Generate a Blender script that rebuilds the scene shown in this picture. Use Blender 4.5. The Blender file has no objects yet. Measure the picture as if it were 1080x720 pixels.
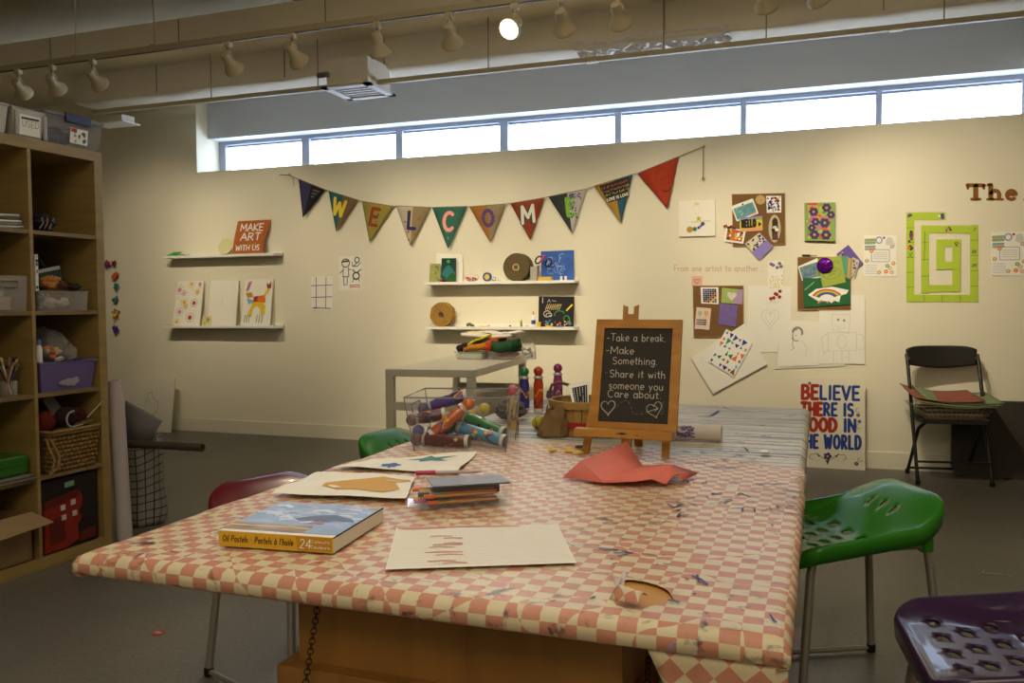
import bpy, bmesh, math, random
from mathutils import Vector, Matrix, Euler, noise
from mathutils.geometry import delaunay_2d_cdt
random.seed(7)
V = Vector
SC = bpy.context.scene
COL = SC.collection
PI = math.pi

# ------------------------------------------------------------------ camera
FPX, CAMZ = 900.7, 1.12
YAW, PITCH, ROLL = map(math.radians, (19.875, -2.556, -0.357))
_f = V((-math.sin(YAW)*math.cos(PITCH), math.cos(YAW)*math.cos(PITCH), math.sin(PITCH)))
_r = V((math.cos(YAW), math.sin(YAW), 0)); _u = _r.cross(_f)
_cr, _sr = math.cos(ROLL), math.sin(ROLL)
RIGHT = _r*_cr + _u*_sr; UP = _u*_cr - _r*_sr; FWD = _f
EYE = V((0, 0, CAMZ))
def ray(px, py): return RIGHT*((px-540)/FPX) + UP*((360-py)/FPX) + FWD
def on(px, py, ax, v):
    d = ray(px, py); return EYE + d*((v-EYE[ax])/d[ax])
def onplane(px, py, p, n):
    d = ray(px, py); return EYE + d*((V(p)-EYE).dot(n)/d.dot(n))
cam = bpy.data.objects.new('camera', bpy.data.cameras.new('camera')); COL.objects.link(cam)
cam.data.sensor_width = 36; cam.data.lens = FPX/1080*36; cam.data.clip_start = .02
mw = Matrix((RIGHT, UP, -FWD)).transposed().to_4x4(); mw.translation = EYE
cam.matrix_world = mw
SC.camera = cam

# ------------------------------------------------------------------ materials
def lin(h):
    h = h.lstrip('#'); o = []
    for i in (0, 2, 4):
        c = int(h[i:i+2], 16)/255
        o.append(c/12.92 if c <= .04045 else ((c+.055)/1.055)**2.4)
    return (*o, 1)
MATS = {}
def mat(hexc, rough=.6, metal=0, var=.06, scale=40, bump=0, spec=.5, name=None, trans=0, alpha=1, emit=0, coat=0, sheen=0, ior=1.45, bscale=None):
    key = (hexc, rough, metal, var, scale, bump, spec, trans, alpha, emit, coat)
    if key in MATS: return MATS[key]
    m = bpy.data.materials.new(name or 'colour_'+hexc); m.use_nodes = True
    nt = m.node_tree; b = nt.nodes['Principled BSDF']
    c = lin(hexc)
    b.inputs['Roughness'].default_value = rough; b.inputs['Metallic'].default_value = metal
    b.inputs['Specular IOR Level'].default_value = spec; b.inputs['IOR'].default_value = ior
    b.inputs['Transmission Weight'].default_value = trans; b.inputs['Alpha'].default_value = alpha
    b.inputs['Coat Weight'].default_value = coat
    if var or bump:
        tc = nt.nodes.new('ShaderNodeTexCoord'); n = nt.nodes.new('ShaderNodeTexNoise')
        n.inputs['Scale'].default_value = scale; n.inputs['Detail'].default_value = 4
        nt.links.new(tc.outputs['Object'], n.inputs['Vector'])
    if var:
        mx = nt.nodes.new('ShaderNodeMix'); mx.data_type = 'RGBA'
        mx.inputs[6].default_value = tuple(x*(1-var*1.6) for x in c[:3])+(1,)
        mx.inputs[7].default_value = tuple(min(1, x*(1+var)) for x in c[:3])+(1,)
        nt.links.new(n.outputs['Fac'], mx.inputs[0]); nt.links.new(mx.outputs[2], b.inputs['Base Color'])
    else: b.inputs['Base Color'].default_value = c
    if bump:
        if bscale:
            n = nt.nodes.new('ShaderNodeTexNoise'); n.inputs['Scale'].default_value = bscale
            nt.links.new(tc.outputs['Object'], n.inputs['Vector'])
        bp = nt.nodes.new('ShaderNodeBump'); bp.inputs['Strength'].default_value = bump; bp.inputs['Distance'].default_value = .004
        nt.links.new(n.outputs['Fac'], bp.inputs['Height']); nt.links.new(bp.outputs['Normal'], b.inputs['Normal'])
    if emit:
        b.inputs['Emission Color'].default_value = c; b.inputs['Emission Strength'].default_value = emit
    MATS[key] = m; return m
def clear_plastic(name, tint, op=.16, rough=.08, k=.5):
    m = bpy.data.materials.new(name); m.use_nodes = True; nt = m.node_tree
    nt.nodes.clear(); out = nt.nodes.new('ShaderNodeOutputMaterial')
    t = nt.nodes.new('ShaderNodeBsdfTransparent'); g = nt.nodes.new('ShaderNodeBsdfPrincipled')
    t.inputs[0].default_value = (.97, .97, .97, 1)
    g.inputs['Base Color'].default_value = lin(tint); g.inputs['Roughness'].default_value = rough
    mx = nt.nodes.new('ShaderNodeMixShader'); lw = nt.nodes.new('ShaderNodeLayerWeight'); lw.inputs[0].default_value = .25
    ma = nt.nodes.new('ShaderNodeMath'); ma.operation = 'MULTIPLY_ADD'; ma.inputs[1].default_value = k; ma.inputs[2].default_value = op
    ma.use_clamp = True
    nt.links.new(lw.outputs['Facing'], ma.inputs[0]); nt.links.new(ma.outputs[0], mx.inputs[0])
    nt.links.new(t.outputs[0], mx.inputs[1]); nt.links.new(g.outputs[0], mx.inputs[2]); nt.links.new(mx.outputs[0], out.inputs[0])
    return m
def wood(name, c1, c2, scale=(1, 1, 12), rough=.5, wscale=3):
    m = bpy.data.materials.new(name); m.use_nodes = True; nt = m.node_tree; b = nt.nodes['Principled BSDF']
    tc = nt.nodes.new('ShaderNodeTexCoord'); mp = nt.nodes.new('ShaderNodeMapping'); mp.inputs['Scale'].default_value = scale
    n = nt.nodes.new('ShaderNodeTexNoise'); n.inputs['Scale'].default_value = wscale; n.inputs['Detail'].default_value = 6; n.inputs['Distortion'].default_value = .6
    r = nt.nodes.new('ShaderNodeValToRGB'); r.color_ramp.elements[0].position = .3; r.color_ramp.elements[1].position = .7
    r.color_ramp.elements[0].color = lin(c1); r.color_ramp.elements[1].color = lin(c2)
    nt.links.new(tc.outputs['Object'], mp.inputs[0]); nt.links.new(mp.outputs[0], n.inputs['Vector'])
    nt.links.new(n.outputs['Fac'], r.inputs[0]); nt.links.new(r.outputs[0], b.inputs['Base Color'])
    b.inputs['Roughness'].default_value = rough
    return m

# ------------------------------------------------------------------ mesh builder
ORG = {}
class MB:
    def __init__(s): s.v = []; s.f = []; s.fm = []; s.ms = []; s.bv = False
    def mi(s, m):
        if m not in s.ms: s.ms.append(m)
        return s.ms.index(m)
    def face(s, pts, m):
        i = len(s.v); s.v += [V(p) for p in pts]; s.f.append(tuple(range(i, i+len(pts)))); s.fm.append(s.mi(m))
    def add(s, vs, fs, m):
        i = len(s.v); s.v += [V(p) for p in vs]; k = s.mi(m)
        for f in fs: s.f.append(tuple(i+j for j in f)); s.fm.append(k)
        return s
    def box(s, lo, hi, m, bev=0, M=None):
        lo, hi = V(lo), V(hi)
        bm = bmesh.new(); bmesh.ops.create_cube(bm, size=1)
        for v in bm.verts: v.co = V(((lo[k]+hi[k])/2 + v.co[k]*(hi[k]-lo[k])) for k in range(3))
        if bev: s.bv = True; bmesh.ops.bevel(bm, geom=bm.edges[:], offset=bev, segments=2, affect='EDGES', profile=.5)
        bm.verts.index_update()
        vs = [M@v.co if M else v.co.copy() for v in bm.verts]
        s.add(vs, [[v.index for v in f.verts] for f in bm.faces], m); bm.free(); return s
    def prism(s, pts, d, m):           # polygon extruded by vector d
        n = len(pts); pts = [V(p) for p in pts]; d = V(d)
        vs = pts+[p+d for p in pts]
        fs = [tuple(range(n)), tuple(range(2*n-1, n-1, -1))]+[(i, i+n, (i+1) % n+n, (i+1) % n) for i in range(n)]
        return s.add(vs, fs, m)
    def tube(s, pts, r, m, n=8, caps=True, closed=False):
        pts = [V(p) for p in pts]; k = len(pts); vs = []; fs = []
        rs = r if isinstance(r, (list, tuple)) else [r]*k
        prev = None
        for i, p in enumerate(pts):
            if closed: t = pts[(i+1) % k]-pts[i-1]
            else: t = pts[min(i+1, k-1)]-pts[max(i-1, 0)]
            if t.length < 1e-9: t = V((0, 0, 1))
            t.normalize()
            if prev is None:
                a = V((0, 0, 1)) if abs(t.z) < .9 else V((1, 0, 0)); e = t.cross(a).normalized()
            else:
                e = (prev-t*prev.dot(t));
                e = e.normalized() if e.length > 1e-6 else t.orthogonal().normalized()
            prev = e; g = t.cross(e)
            for j in range(n):
                a = 2*PI*j/n; vs.append(p+(e*math.cos(a)+g*math.sin(a))*rs[i])
        for i in range(k if closed else k-1):
            for j in range(n):
                i2 = (i+1) % k
                fs.append((i*n+j, i*n+(j+1) % n, i2*n+(j+1) % n, i2*n+j))
        if caps and not closed: fs += [tuple(range(n-1, -1, -1)), tuple((k-1)*n+j for j in range(n))]
        return s.add(vs, fs, m)
    def lathe(s, prof, m, M=None, n=20, mats=None):   # prof: (r,z) list; optional material per segment
        M = M or Matrix()
        vs = []
        for r, z in prof:
            for j in range(n):
                a = 2*PI*j/n; vs.append(M@V((r*math.cos(a), r*math.sin(a), z)))
        base = len(s.v); s.v += vs
        for i in range(len(prof)-1):
            k = s.mi(mats[i] if mats else m)
            for j in range(n):
                s.f.append(tuple(base+q for q in (i*n+j, i*n+(j+1) % n, (i+1)*n+(j+1) % n, (i+1)*n+j))); s.fm.append(k)
        if prof[0][0] > 1e-5: s.f.append(tuple(base+j for j in range(n-1, -1, -1))); s.fm.append(s.mi(mats[0] if mats else m))
        if prof[-1][0] > 1e-5: s.f.append(tuple(base+(len(prof)-1)*n+j for j in range(n))); s.fm.append(s.mi(mats[-1] if mats else m))
        return s
    def ball(s, c, r, m, n=14, sc=(1, 1, 1), M=None):
        prof = [(max(1e-6, math.sin(PI*i/8)), -math.cos(PI*i/8)) for i in range(9)]
        T = Matrix.Translation(V(c)) @ (M or Matrix()) @ Matrix.Diagonal((r*sc[0], r*sc[1], r*sc[2], 1))
        return s.lathe(prof, m, T, n)
    def grid(s, fn, nu, nv, m):
        vs = [fn(i/nu, j/nv) for j in range(nv+1) for i in range(nu+1)]
        fs = [(j*(nu+1)+i, j*(nu+1)+i+1, (j+1)*(nu+1)+i+1, (j+1)*(nu+1)+i) for j in range(nv) for i in range(nu)]
        return s.add(vs, fs, m)
    def build(s, name, parent=None, origin=None, smooth=40, solid=0, fixn=True):
        o = V(ORG.get(parent.name, (0, 0, 0))) if parent else V(origin) if origin is not None else V((0, 0, 0))
        if origin is None and not parent and s.v:
            xs = [sum(v[k] for v in s.v)/len(s.v) for k in range(2)]; o = V((xs[0], xs[1], min(v.z for v in s.v)))
        me = bpy.data.meshes.new(name)
        me.from_pydata([v-o for v in s.v], [], s.f)
        for m in s.ms: me.materials.append(m)
        me.polygons.foreach_set('material_index', s.fm)
        me.polygons.foreach_set('use_smooth', [True]*len(s.f))
        me.update()
        if fixn:
            bm = bmesh.new(); bm.from_mesh(me)
            bmesh.ops.remove_doubles(bm, verts=bm.verts, dist=1e-6)
            bmesh.ops.recalc_face_normals(bm, faces=bm.faces); bm.to_mesh(me); bm.free()
        me.set_sharp_from_angle(angle=math.radians(min(smooth, 20) if s.bv else smooth))
        ob = bpy.data.objects.new(name, me); COL.objects.link(ob)
        if parent: ob.parent = parent
        else: ob.location = o
        ORG[ob.name] = o
        if solid:
            md = ob.modifiers.new('solid', 'SOLIDIFY'); md.thickness = solid; md.offset = 0
        return ob
def tag(o, label, cat, group=None, kind=None):
    o['label'] = label; o['category'] = cat
    if group: o['group'] = group
    if kind: o['kind'] = kind
    return o
def thing(name, label, cat, loc=(0, 0, 0), group=None, rotz=0, local=False):
    o = bpy.data.objects.new(name, None); COL.objects.link(o); o.empty_display_size = .05
    o.location = loc; o.rotation_euler = (0, 0, rotz)
    ORG[o.name] = V((0, 0, 0)) if local else V(loc)
    return tag(o, label, cat, group)
def struct(mb, name, origin=(0, 0, 0), **k):
    o = mb.build(name, origin=origin, **k); o['kind'] = 'structure'; return o
def copy_tree(o, parent=None):
    c = o.copy(); COL.objects.link(c)
    if parent: c.parent = parent
    for ch in list(o.children): copy_tree(ch, c)
    return c

# ------------------------------------------------------------------ flat panels, strokes and lettering
class Panel:
    def __init__(s, tl, tr, br, bl):
        s.c = [V(x) for x in (bl, br, tr, tl)]
        s.n = (s.c[1]-s.c[0]).cross(s.c[3]-s.c[0]).normalized()
        s.W = ((s.c[1]-s.c[0]).length+(s.c[2]-s.c[3]).length)/2; s.H = ((s.c[3]-s.c[0]).length+(s.c[2]-s.c[1]).length)/2
        s.h = .0012
    def P(s, u, v, h=0):
        a, b, c, d = s.c; return a*(1-u)*(1-v)+b*u*(1-v)+c*u*v+d*(1-u)*v + s.n*h
def wpan(tl, tr, br, bl, off=0., Y=6.17):
    return Panel(*[on(p[0], p[1], 1, Y-off) for p in (tl, tr, br, bl)])
def slab(mb, p, m, t=.002, side=None, nu=1, curl=0):
    # front face at h=0, back at -t
    q = [p.P(0, 0), p.P(1, 0), p.P(1, 1), p.P(0, 1)]; b = [x-p.n*t for x in q]
    mb.face(q, m)
    for i in range(4): j = (i+1) % 4; mb.face([q[j], q[i], b[i], b[j]], side or m)
    mb.face(b[::-1], side or m)
    return mb
def stroke(mb, p, pts, w, m, h=None):
    h = p.h if h is None else h
    Q = [(x*p.W, y*p.H) for x, y in pts]; hw = w/2
    for (x0, y0), (x1, y1) in zip(Q[:-1], Q[1:]):
        dx, dy = x1-x0, y1-y0; L = math.hypot(dx, dy)
        if L < 1e-7: dx, dy, L = 1e-5, 0, 1e-5
        ux, uy = dx/L, dy/L; e = hw*.8
        c = [(x0-ux*e+uy*hw*.6, y0-uy*e-ux*hw*.6), (x0-ux*e*.0+uy*hw, y0-uy*e*.0-ux*hw), (x1+uy*hw, y1-ux*hw), (x1+ux*e+uy*hw*.6, y1+uy*e-ux*hw*.6),
             (x1+ux*e-uy*hw*.6, y1+uy*e+ux*hw*.6), (x1-uy*hw, y1+ux*hw), (x0-uy*hw, y0+ux*hw), (x0-ux*e-uy*hw*.6, y0-uy*e+ux*hw*.6)]
        mb.face([p.P(a/p.W, b/p.H, h) for a, b in c], m)
        h += .000002
def fill(mb, p, pts, m, h=None): mb.face([p.P(x, y, p.h if h is None else h) for x, y in pts], m)
def disc(mb, p, cx, cy, r, m, h=None, ry=None, n=12, a0=0, a1=2*PI):
    ry = ry or r
    fill(mb, p, [(cx+r/p.W*math.cos(a0+(a1-a0)*i/n), cy+ry/p.H*math.sin(a0+(a1-a0)*i/n)) for i in range(n)], m, h)
def ell(cx, cy, rx, ry, a0=0, a1=360, n=14):
    return [(cx+rx*math.cos(math.radians(a0+(a1-a0)*i/n)), cy+ry*math.sin(math.radians(a0+(a1-a0)*i/n))) for i in range(n+1)]
A = lambda *a, **k: ell(*a, **k)
G = {
 'A': (.8, [[(0, 0), (.38, 1), (.76, 0)], [(.15, .38), (.62, .38)]]),
 'B': (.7, [[(.05, 0), (.05, 1)], [(.05, 1)]+A(.3, .76, .28, .24, 90, -90, n=8)+[(.05, .52)], [(.05, .52)]+A(.34, .26, .3, .26, 90, -90, n=8)+[(.05, 0)]]),
 'C': (.75, [A(.4, .5, .36, .5, 50, 310)]),
 'D': (.75, [[(.05, 0), (.05, 1)], [(.05, 1), (.25, 1)]+A(.25, .5, .45, .5, 90, -90)+[(.05, 0)]]),
 'E': (.62, [[(.58, 1), (.05, 1), (.05, 0), (.58, 0)], [(.05, .52), (.48, .52)]]),
 'F': (.6, [[(.58, 1), (.05, 1), (.05, 0)], [(.05, .54), (.46, .54)]]),
 'G': (.8, [A(.4, .5, .36, .5, 50, 330)+[(.72, .42), (.45, .42)]]),
 'H': (.75, [[(.05, 0), (.05, 1)], [(.68, 0), (.68, 1)], [(.05, .5), (.68, .5)]]),
 'I': (.22, [[(.1, 0), (.1, 1)]]),
 'K': (.7, [[(.05, 0), (.05, 1)], [(.6, 1), (.07, .45), (.64, 0)]]),
 'L': (.6, [[(.05, 1), (.05, 0), (.55, 0)]]),
 'M': (.95, [[(.05, 0), (.08, 1), (.45, .3), (.82, 1), (.86, 0)]]),
 'N': (.78, [[(.05, 0), (.05, 1), (.68, 0), (.68, 1)]]),
 'O': (.85, [A(.42, .5, .38, .5)]),
 'P': (.65, [[(.05, 0), (.05, 1)], [(.05, 1), (.25, 1)]+A(.27, .73, .3, .27, 90, -90, n=8)+[(.05, .46)]]),
 'R': (.7, [[(.05, 0), (.05, 1)], [(.05, 1), (.25, 1)]+A(.27, .75, .3, .25, 90, -90, n=8)+[(.05, .5)], [(.25, .5), (.62, 0)]]),
 'S': (.65, [A(.32, .75, .26, .25, 40, 250, n=9)+A(.32, .25, .28, .26, 90, -140, n=9)]),
 'T': (.7, [[(.02, 1), (.66, 1)], [(.34, 1), (.34, 0)]]),
 'U': (.75, [[(.05, 1), (.05, .35)]+A(.36, .33, .31, .33, 180, 360, n=9)+[(.67, 1)]]),
 'V': (.72, [[(0, 1), (.34, 0), (.68, 1)]]),
 'W': (1., [[(0, 1), (.22, 0), (.47, .8), (.72, 0), (.94, 1)]]),
 'a': (.58, [A(.26, .3, .22, .3), [(.48, .6), (.48, .1), (.56, 0)]]),
 'b': (.56, [[(.05, 1), (.05, 0)], A(.27, .3, .22, .3)]),
 'c': (.5, [A(.27, .3, .22, .3, 45, 315)]),
 'd': (.56, [[(.48, 1), (.48, 0)], A(.26, .3, .22, .3)]),
 'e': (.54, [[(.06, .3), (.48, .32)]+A(.27, .3, .22, .3, 5, 310)]),
 'f': (.4, [[(.4, .92), (.3, 1), (.17, .85), (.17, 0)], [(.02, .58), (.34, .58)]]),
 'g': (.56, [A(.26, .32, .21, .28), [(.47, .6), (.47, -.15), (.3, -.32), (.06, -.22)]]),
 'h': (.55, [[(.05, 1), (.05, 0)], [(.05, .4)]+A(.26, .38, .2, .22, 160, 0, n=6)+[(.47, 0)]]),
 'i': (.2, [[(.09, .58), (.09, 0)], [(.09, .8), (.1, .82)]]),
 'k': (.5, [[(.05, 1), (.05, 0)], [(.42, .58), (.07, .25), (.46, 0)]]),
 'l': (.2, [[(.09, 1), (.09, 0)]]),
 'm': (.82, [[(.05, .6), (.05, 0)], [(.05, .4)]+A(.22, .4, .16, .2, 160, 0, n=6)+[(.38, 0)], [(.38, .4)]+A(.55, .4, .17, .2, 160, 0, n=6)+[(.72, 0)]]),
 'n': (.56, [[(.05, .6), (.05, 0)], [(.05, .4)]+A(.26, .38, .21, .22, 160, 0, n=6)+[(.47, 0)]]),
 'o': (.56, [A(.27, .3, .23, .3)]),
 'r': (.42, [[(.05, .6), (.05, 0)], [(.05, .38), (.2, .56), (.38, .56)]]),
 's': (.45, [A(.22, .44, .17, .15, 40, 250, n=7)+A(.22, .15, .18, .15, 90, -140, n=7)]),
 't': (.4, [[(.18, .9), (.18, .08), (.34, .03)], [(.02, .62), (.36, .62)]]),
 'u': (.56, [[(.05, .6), (.05, .22)]+A(.25, .2, .2, .2, 180, 350, n=6)+[(.47, .6), (.48, 0)]]),
 'v': (.5, [[(.02, .6), (.22, 0), (.44, .6)]]),
 'w': (.72, [[(.02, .6), (.18, 0), (.34, .5), (.5, 0), (.66, .6)]]),
 'x': (.5, [[(.03, .6), (.44, 0)], [(.44, .6), (.03, 0)]]),
 'y': (.52, [[(.04, .6), (.24, .05)], [(.46, .6), (.12, -.3)]]),
 '2': (.6, [A(.27, .72, .24, .27, 160, -30, n=8)+[(.03, 0), (.54, 0)]]),
 '4': (.65, [[(.45, 0), (.45, 1), (.03, .3), (.6, .3)]]),
 '-': (.45, [[(.05, .4), (.36, .4)]]), '.': (.22, [[(.08, .02), (.1, .03)]]), "'": (.2, [[(.1, 1), (.07, .8)]]),
 '*': (.4, [[(.12, .4), (.16, .42)]]), ' ': (.38, []), ',': (.2, [[(.1, .03), (.05, -.12)]]),
 '@': (.58, [A(.26, .3, .22, .3), [(.48, .6), (.48, .1), (.56, 0)], [(.14, .95), (.3, .74)]]),
}
def text(mb, p, s, x, y, h, m, w, sx=1., jit=0., hh=None, slant=0, gap=.0):
    # x, y in metres from the panel's lower left; h cap height
    cx = x; hh = p.h if hh is None else hh
    for ch in s:
        wd, ls = G[ch]
        jy = random.uniform(-jit, jit)*h; js = 1+random.uniform(-jit, jit)
        for l in ls:
            pts = [((cx+(a*sx+b*slant)*h*js)/p.W, (y+jy+b*h*js)/p.H) for a, b in l]
            if len(pts) == 1: pts = pts*2
            stroke(mb, p, pts, w, m, hh)
        cx += (wd*sx+.12+gap)*h
        hh += .00001
    return cx
def textw(s, h, sx=1., gap=0.): return sum((G[c][0]*sx+.12+gap)*h for c in s)
def fittext(mb, p, s, u0, u1, v, h, m, w, **k):
    # fit between fractions u0..u1 of the panel
    L = (u1-u0)*p.W; base = sum(G[c][0] for c in s)*h; g = .12*h*len(s)
    sx = max(.2, (L-g)/base); return text(mb, p, s, u0*p.W, v*p.H, h, m, w, sx=sx, **k)
def scrib(mb, p, u0, u1, v, h, m, w, seed=1, hh=None):
    # illegible handwriting: a row of small letter-like strokes
    R = random.Random(seed); x = u0; k = 0
    while x < u1:
        n = R.randint(2, 4); pts = [(x+R.uniform(0, .6)*h*1.0/p.W*1.0, v+R.uniform(0, 1)*h/p.H) for _ in range(n)]
        stroke(mb, p, pts, w, m, (p.h if hh is None else hh)+k*.00001); x += h*R.uniform(.6, 1.0)/p.W; k += 1
def blobs(mb, p, n, cols, r0, r1, seed=1, u=(0.05, .95), v=(.05, .95), k=7, h=None):
    R = random.Random(seed); hh = p.h if h is None else h
    for i in range(n):
        r = R.uniform(r0, r1); mu = r/p.W*1.25; mv = r/p.H*1.25
        cx = R.uniform(max(u[0], mu), min(u[1], 1-mu)); cy = R.uniform(max(v[0], mv), min(v[1], 1-mv)); a = R.uniform(0, 6)
        st = R.uniform(.5, 1)
        pts = []
        for j in range(k):
            t = 2*PI*j/k; q = r*R.uniform(.7, 1.15)
            X = q*math.cos(t); Y = q*st*math.sin(t)
            pts.append((cx+(X*math.cos(a)-Y*math.sin(a))/p.W, cy+(X*math.sin(a)+Y*math.cos(a))/p.H))
        fill(mb, p, pts, R.choice(cols), hh+i*.000004)
def flower(mb, p, cx, cy, r, m, mc, n=6, h=None):
    h = p.h if h is None else h
    for i in range(n):
        a = 2*PI*i/n; disc(mb, p, cx+r*.6*math.cos(a)/p.W, cy+r*.6*math.sin(a)/p.H, r*.42, m, h+i*.000005, n=8)
    disc(mb, p, cx, cy, r*.28, mc, h+.00006, n=8)
heart_pts = lambda cx, cy, s, k=1.: [(cx+s*.0625*16*math.sin(t)**3*k, cy+s*.0625*(13*math.cos(t)-5*math.cos(2*t)-2*math.cos(3*t)-math.cos(4*t))) for t in [2*PI*i/20 for i in range(21)]]

# common materials
WALLP = mat('e6dfc8', .85, var=.02, scale=3, bump=.05, bscale=120, name='wall_paint')
PAPER = mat('efece0', .8, var=.02, name='white_paper')
GREYP = mat('c9c8c4', .85, var=.03)
INK = mat('1d1b1a', .7, var=0); PENCIL = mat('8c8984', .8, var=0); FAINT = mat('c9c4b6', .8, var=0)
RED = mat('b8301c', .6, var=.04); ORANGE = mat('e8761c', .55, var=.04); YEL = mat('e6c32a', .6, var=.04); GRN = mat('2f8a3c', .6, var=.04)
BLU = mat('2446a0', .6, var=.04); PUR = mat('5b3d99', .6, var=.04); PNK = mat('e59aa6', .7, var=.04); TEAL = mat('2a8f8a', .6, var=.04)
LBLU = mat('6fb4d8', .6, var=.04); BRN = mat('5e3a20', .6, var=.05); LIME = mat('b5d62a', .7, var=.05); WHT = mat('f4f2ec', .6, var=.01)
NAVY = mat('20245a', .6, var=.04); TAN = mat('c7a66f', .8, var=.06); KRAFT = mat('a07e50', .85, var=.08, scale=25)
STEEL = mat('8f8c84', .38, metal=.7, var=.03); DARKM = mat('1a1917', .4, metal=.2, var=.03); WIRE = mat('b9b4a6', .35, metal=.8, var=.02)
CORK = mat('7c5a34', .9, var=.18, scale=160, bump=.3, name='cork'); CORKF = mat('a8824c', .7, var=.06)
# ================================================================== THE SETTING
YW = 6.17; XL = -5.16; SILL = 2.285; YU = 6.32; YG = 6.5; CL = 3.0; CH = 3.6; XR = 4.6; XW = -8.2; YB = -3.2; YC = 5.0
# concrete floor
fm = bpy.data.materials.new('polished_concrete'); fm.use_nodes = True
nt = fm.node_tree; b = nt.nodes['Principled BSDF']; tc = nt.nodes.new('ShaderNodeTexCoord')
n1 = nt.nodes.new('ShaderNodeTexNoise'); n1.inputs['Scale'].default_value = 1.3; n1.inputs['Detail'].default_value = 6; n1.inputs['Roughness'].default_value = .65
n2 = nt.nodes.new('ShaderNodeTexNoise'); n2.inputs['Scale'].default_value = 70; n2.inputs['Detail'].default_value = 3
r1 = nt.nodes.new('ShaderNodeValToRGB'); r1.color_ramp.elements[0].position = .3; r1.color_ramp.elements[1].position = .72
r1.color_ramp.elements[0].color = lin('5c5850'); r1.color_ramp.elements[1].color = lin('716c63')
mx = nt.nodes.new('ShaderNodeMix'); mx.data_type = 'RGBA'; mx.blend_type = 'OVERLAY'; mx.inputs[0].default_value = .45
for nn in (n1, n2): nt.links.new(tc.outputs['Object'], nn.inputs['Vector'])
nt.links.new(n1.outputs['Fac'], r1.inputs[0]); nt.links.new(r1.outputs[0], mx.inputs[6]); nt.links.new(n2.outputs['Fac'], mx.inputs[7])
nt.links.new(mx.outputs[2], b.inputs['Base Color']); b.inputs['Roughness'].default_value = .42
bp = nt.nodes.new('ShaderNodeBump'); bp.inputs['Strength'].default_value = .08; nt.links.new(n1.outputs['Fac'], bp.inputs['Height']); nt.links.new(bp.outputs[0], b.inputs['Normal'])
mb = MB(); mb.box((XW, YB, -.1), (XR, 6.8, 0), fm); struct(mb, 'floor')
CEIL = mat('b3a588', .9, var=.05, scale=2, name='ceiling_paint'); CEILL = mat('ece2ca', .9, var=.03, scale=2)
BEAMM = mat('ddd5c4', .85, var=.06, scale=5, bump=.25, bscale=30, name='wrapped_duct')
mb = MB(); mb.box((XW, YB, CH), (XR, 6.8, CH+.1), CEIL); mb.box((XW, YC, CL), (XR, YG+.1, CL+.04), CEILL); struct(mb, 'ceiling')
mb = MB(); mb.box((XW, YC-.02, CL-.03), (XR, YC, 3.15), CEILL)
for x in (-5.5, -4.3, -3.1, -1.9): mb.box((x, YC-.024, CL-.03), (x+.006, YC-.019, 3.15), mat('8a8170', .8))
struct(mb, 'trim_1')
WUP = mat('cdd0da', .85, var=.02, scale=3, name='upper_wall_daylight_tint')  # same wall paint, with blue window daylight put into the colour
mb = MB(); mb.box((XL, YW, 0), (XR, YG+.12, SILL), WALLP); mb.box((XW, YW, 0), (XL, YG+.12, CL+.02), WALLP)
mb.box((XL-.001, YU, on(540, 119, 1, YU).z), (XR, YG+.12, CL+.02), WUP)
XWR = on(1079, 110, 1, YG).x
mb.box((XWR+.02, YW, SILL-.01), (XR, YG+.12, CL+.02), WALLP)
struct(mb, 'wall_back')
mb = MB(); mb.box((XW-.1, YB, 0), (XW, 6.8, CH), WALLP); struct(mb, 'wall_left')
mb = MB(); mb.box((XR, YB, 0), (XR+.1, 6.8, CH), WALLP); struct(mb, 'wall_right')
mb = MB(); mb.box((XW, YB-.1, 0), (XR, YB, CH), WALLP); struct(mb, 'wall_front')
mb = MB(); mb.box((XW, 6.7, CL), (XR, 6.8, CH), CEIL); struct(mb, 'trim_2')
BASE = mat('e2dcc8', .6, var=.02)
mb = MB(); mb.box((XW, YW-.014, 0), (XR, YW+.001, .115), BASE, bev=.003); struct(mb, 'baseboard_back')
# ceiling joist seen at the upper left
mb = MB(); x = on(188, 5, 2, CH-.12).x
mb.box((-3.75, 2.0, CH-.2), (-3.5, 5.6, CH), mat('a9a7a6', .8)); struct(mb, 'trim_3')
# wrapped duct boxed in along the wall
DY = 5.45; DXL = on(79, 100, 1, DY).x; DZ = on(540, 58, 1, DY).z; DY2 = on(540, 72, 2, DZ).y
mb = MB()
def ductx(i, n): return DXL+(2.2-DXL)*i/n
N = 60
def duct(u, v):
    x = DXL+(2.2-DXL)*u
    prof = [(DY, CL), (DY, DZ+.02), (DY+.006, DZ+.006), (DY+.02, DZ), (DY2-.02, DZ), (DY2, DZ+.02), (DY2, CL)]
    k = min(5, int(v*6)); t = v*6-k
    y = prof[k][0]*(1-t)+prof[k+1][0]*t; z = prof[k][1]*(1-t)+prof[k+1][1]*t
    w = noise.noise(V((x*3, y*8, z*6)))*.012
    return V((x, y-w*.4, z+(w if .15 < v < .85 else 0)))
mb.grid(duct, 180, 18, BEAMM)
mb.face([(DXL, DY, CL), (DXL, DY2, CL), (DXL, DY2, DZ+.01), (DXL, DY, DZ+.01)], BEAMM)
for px in (165, 300, 405, 700, 930): # seams
    x = on(px, 90, 1, DY).x; mb.box((x, DY-.006, DZ+.02), (x+.008, DY, CL), mat('a09680', .9))
struct(mb, 'trim_4')
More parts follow.
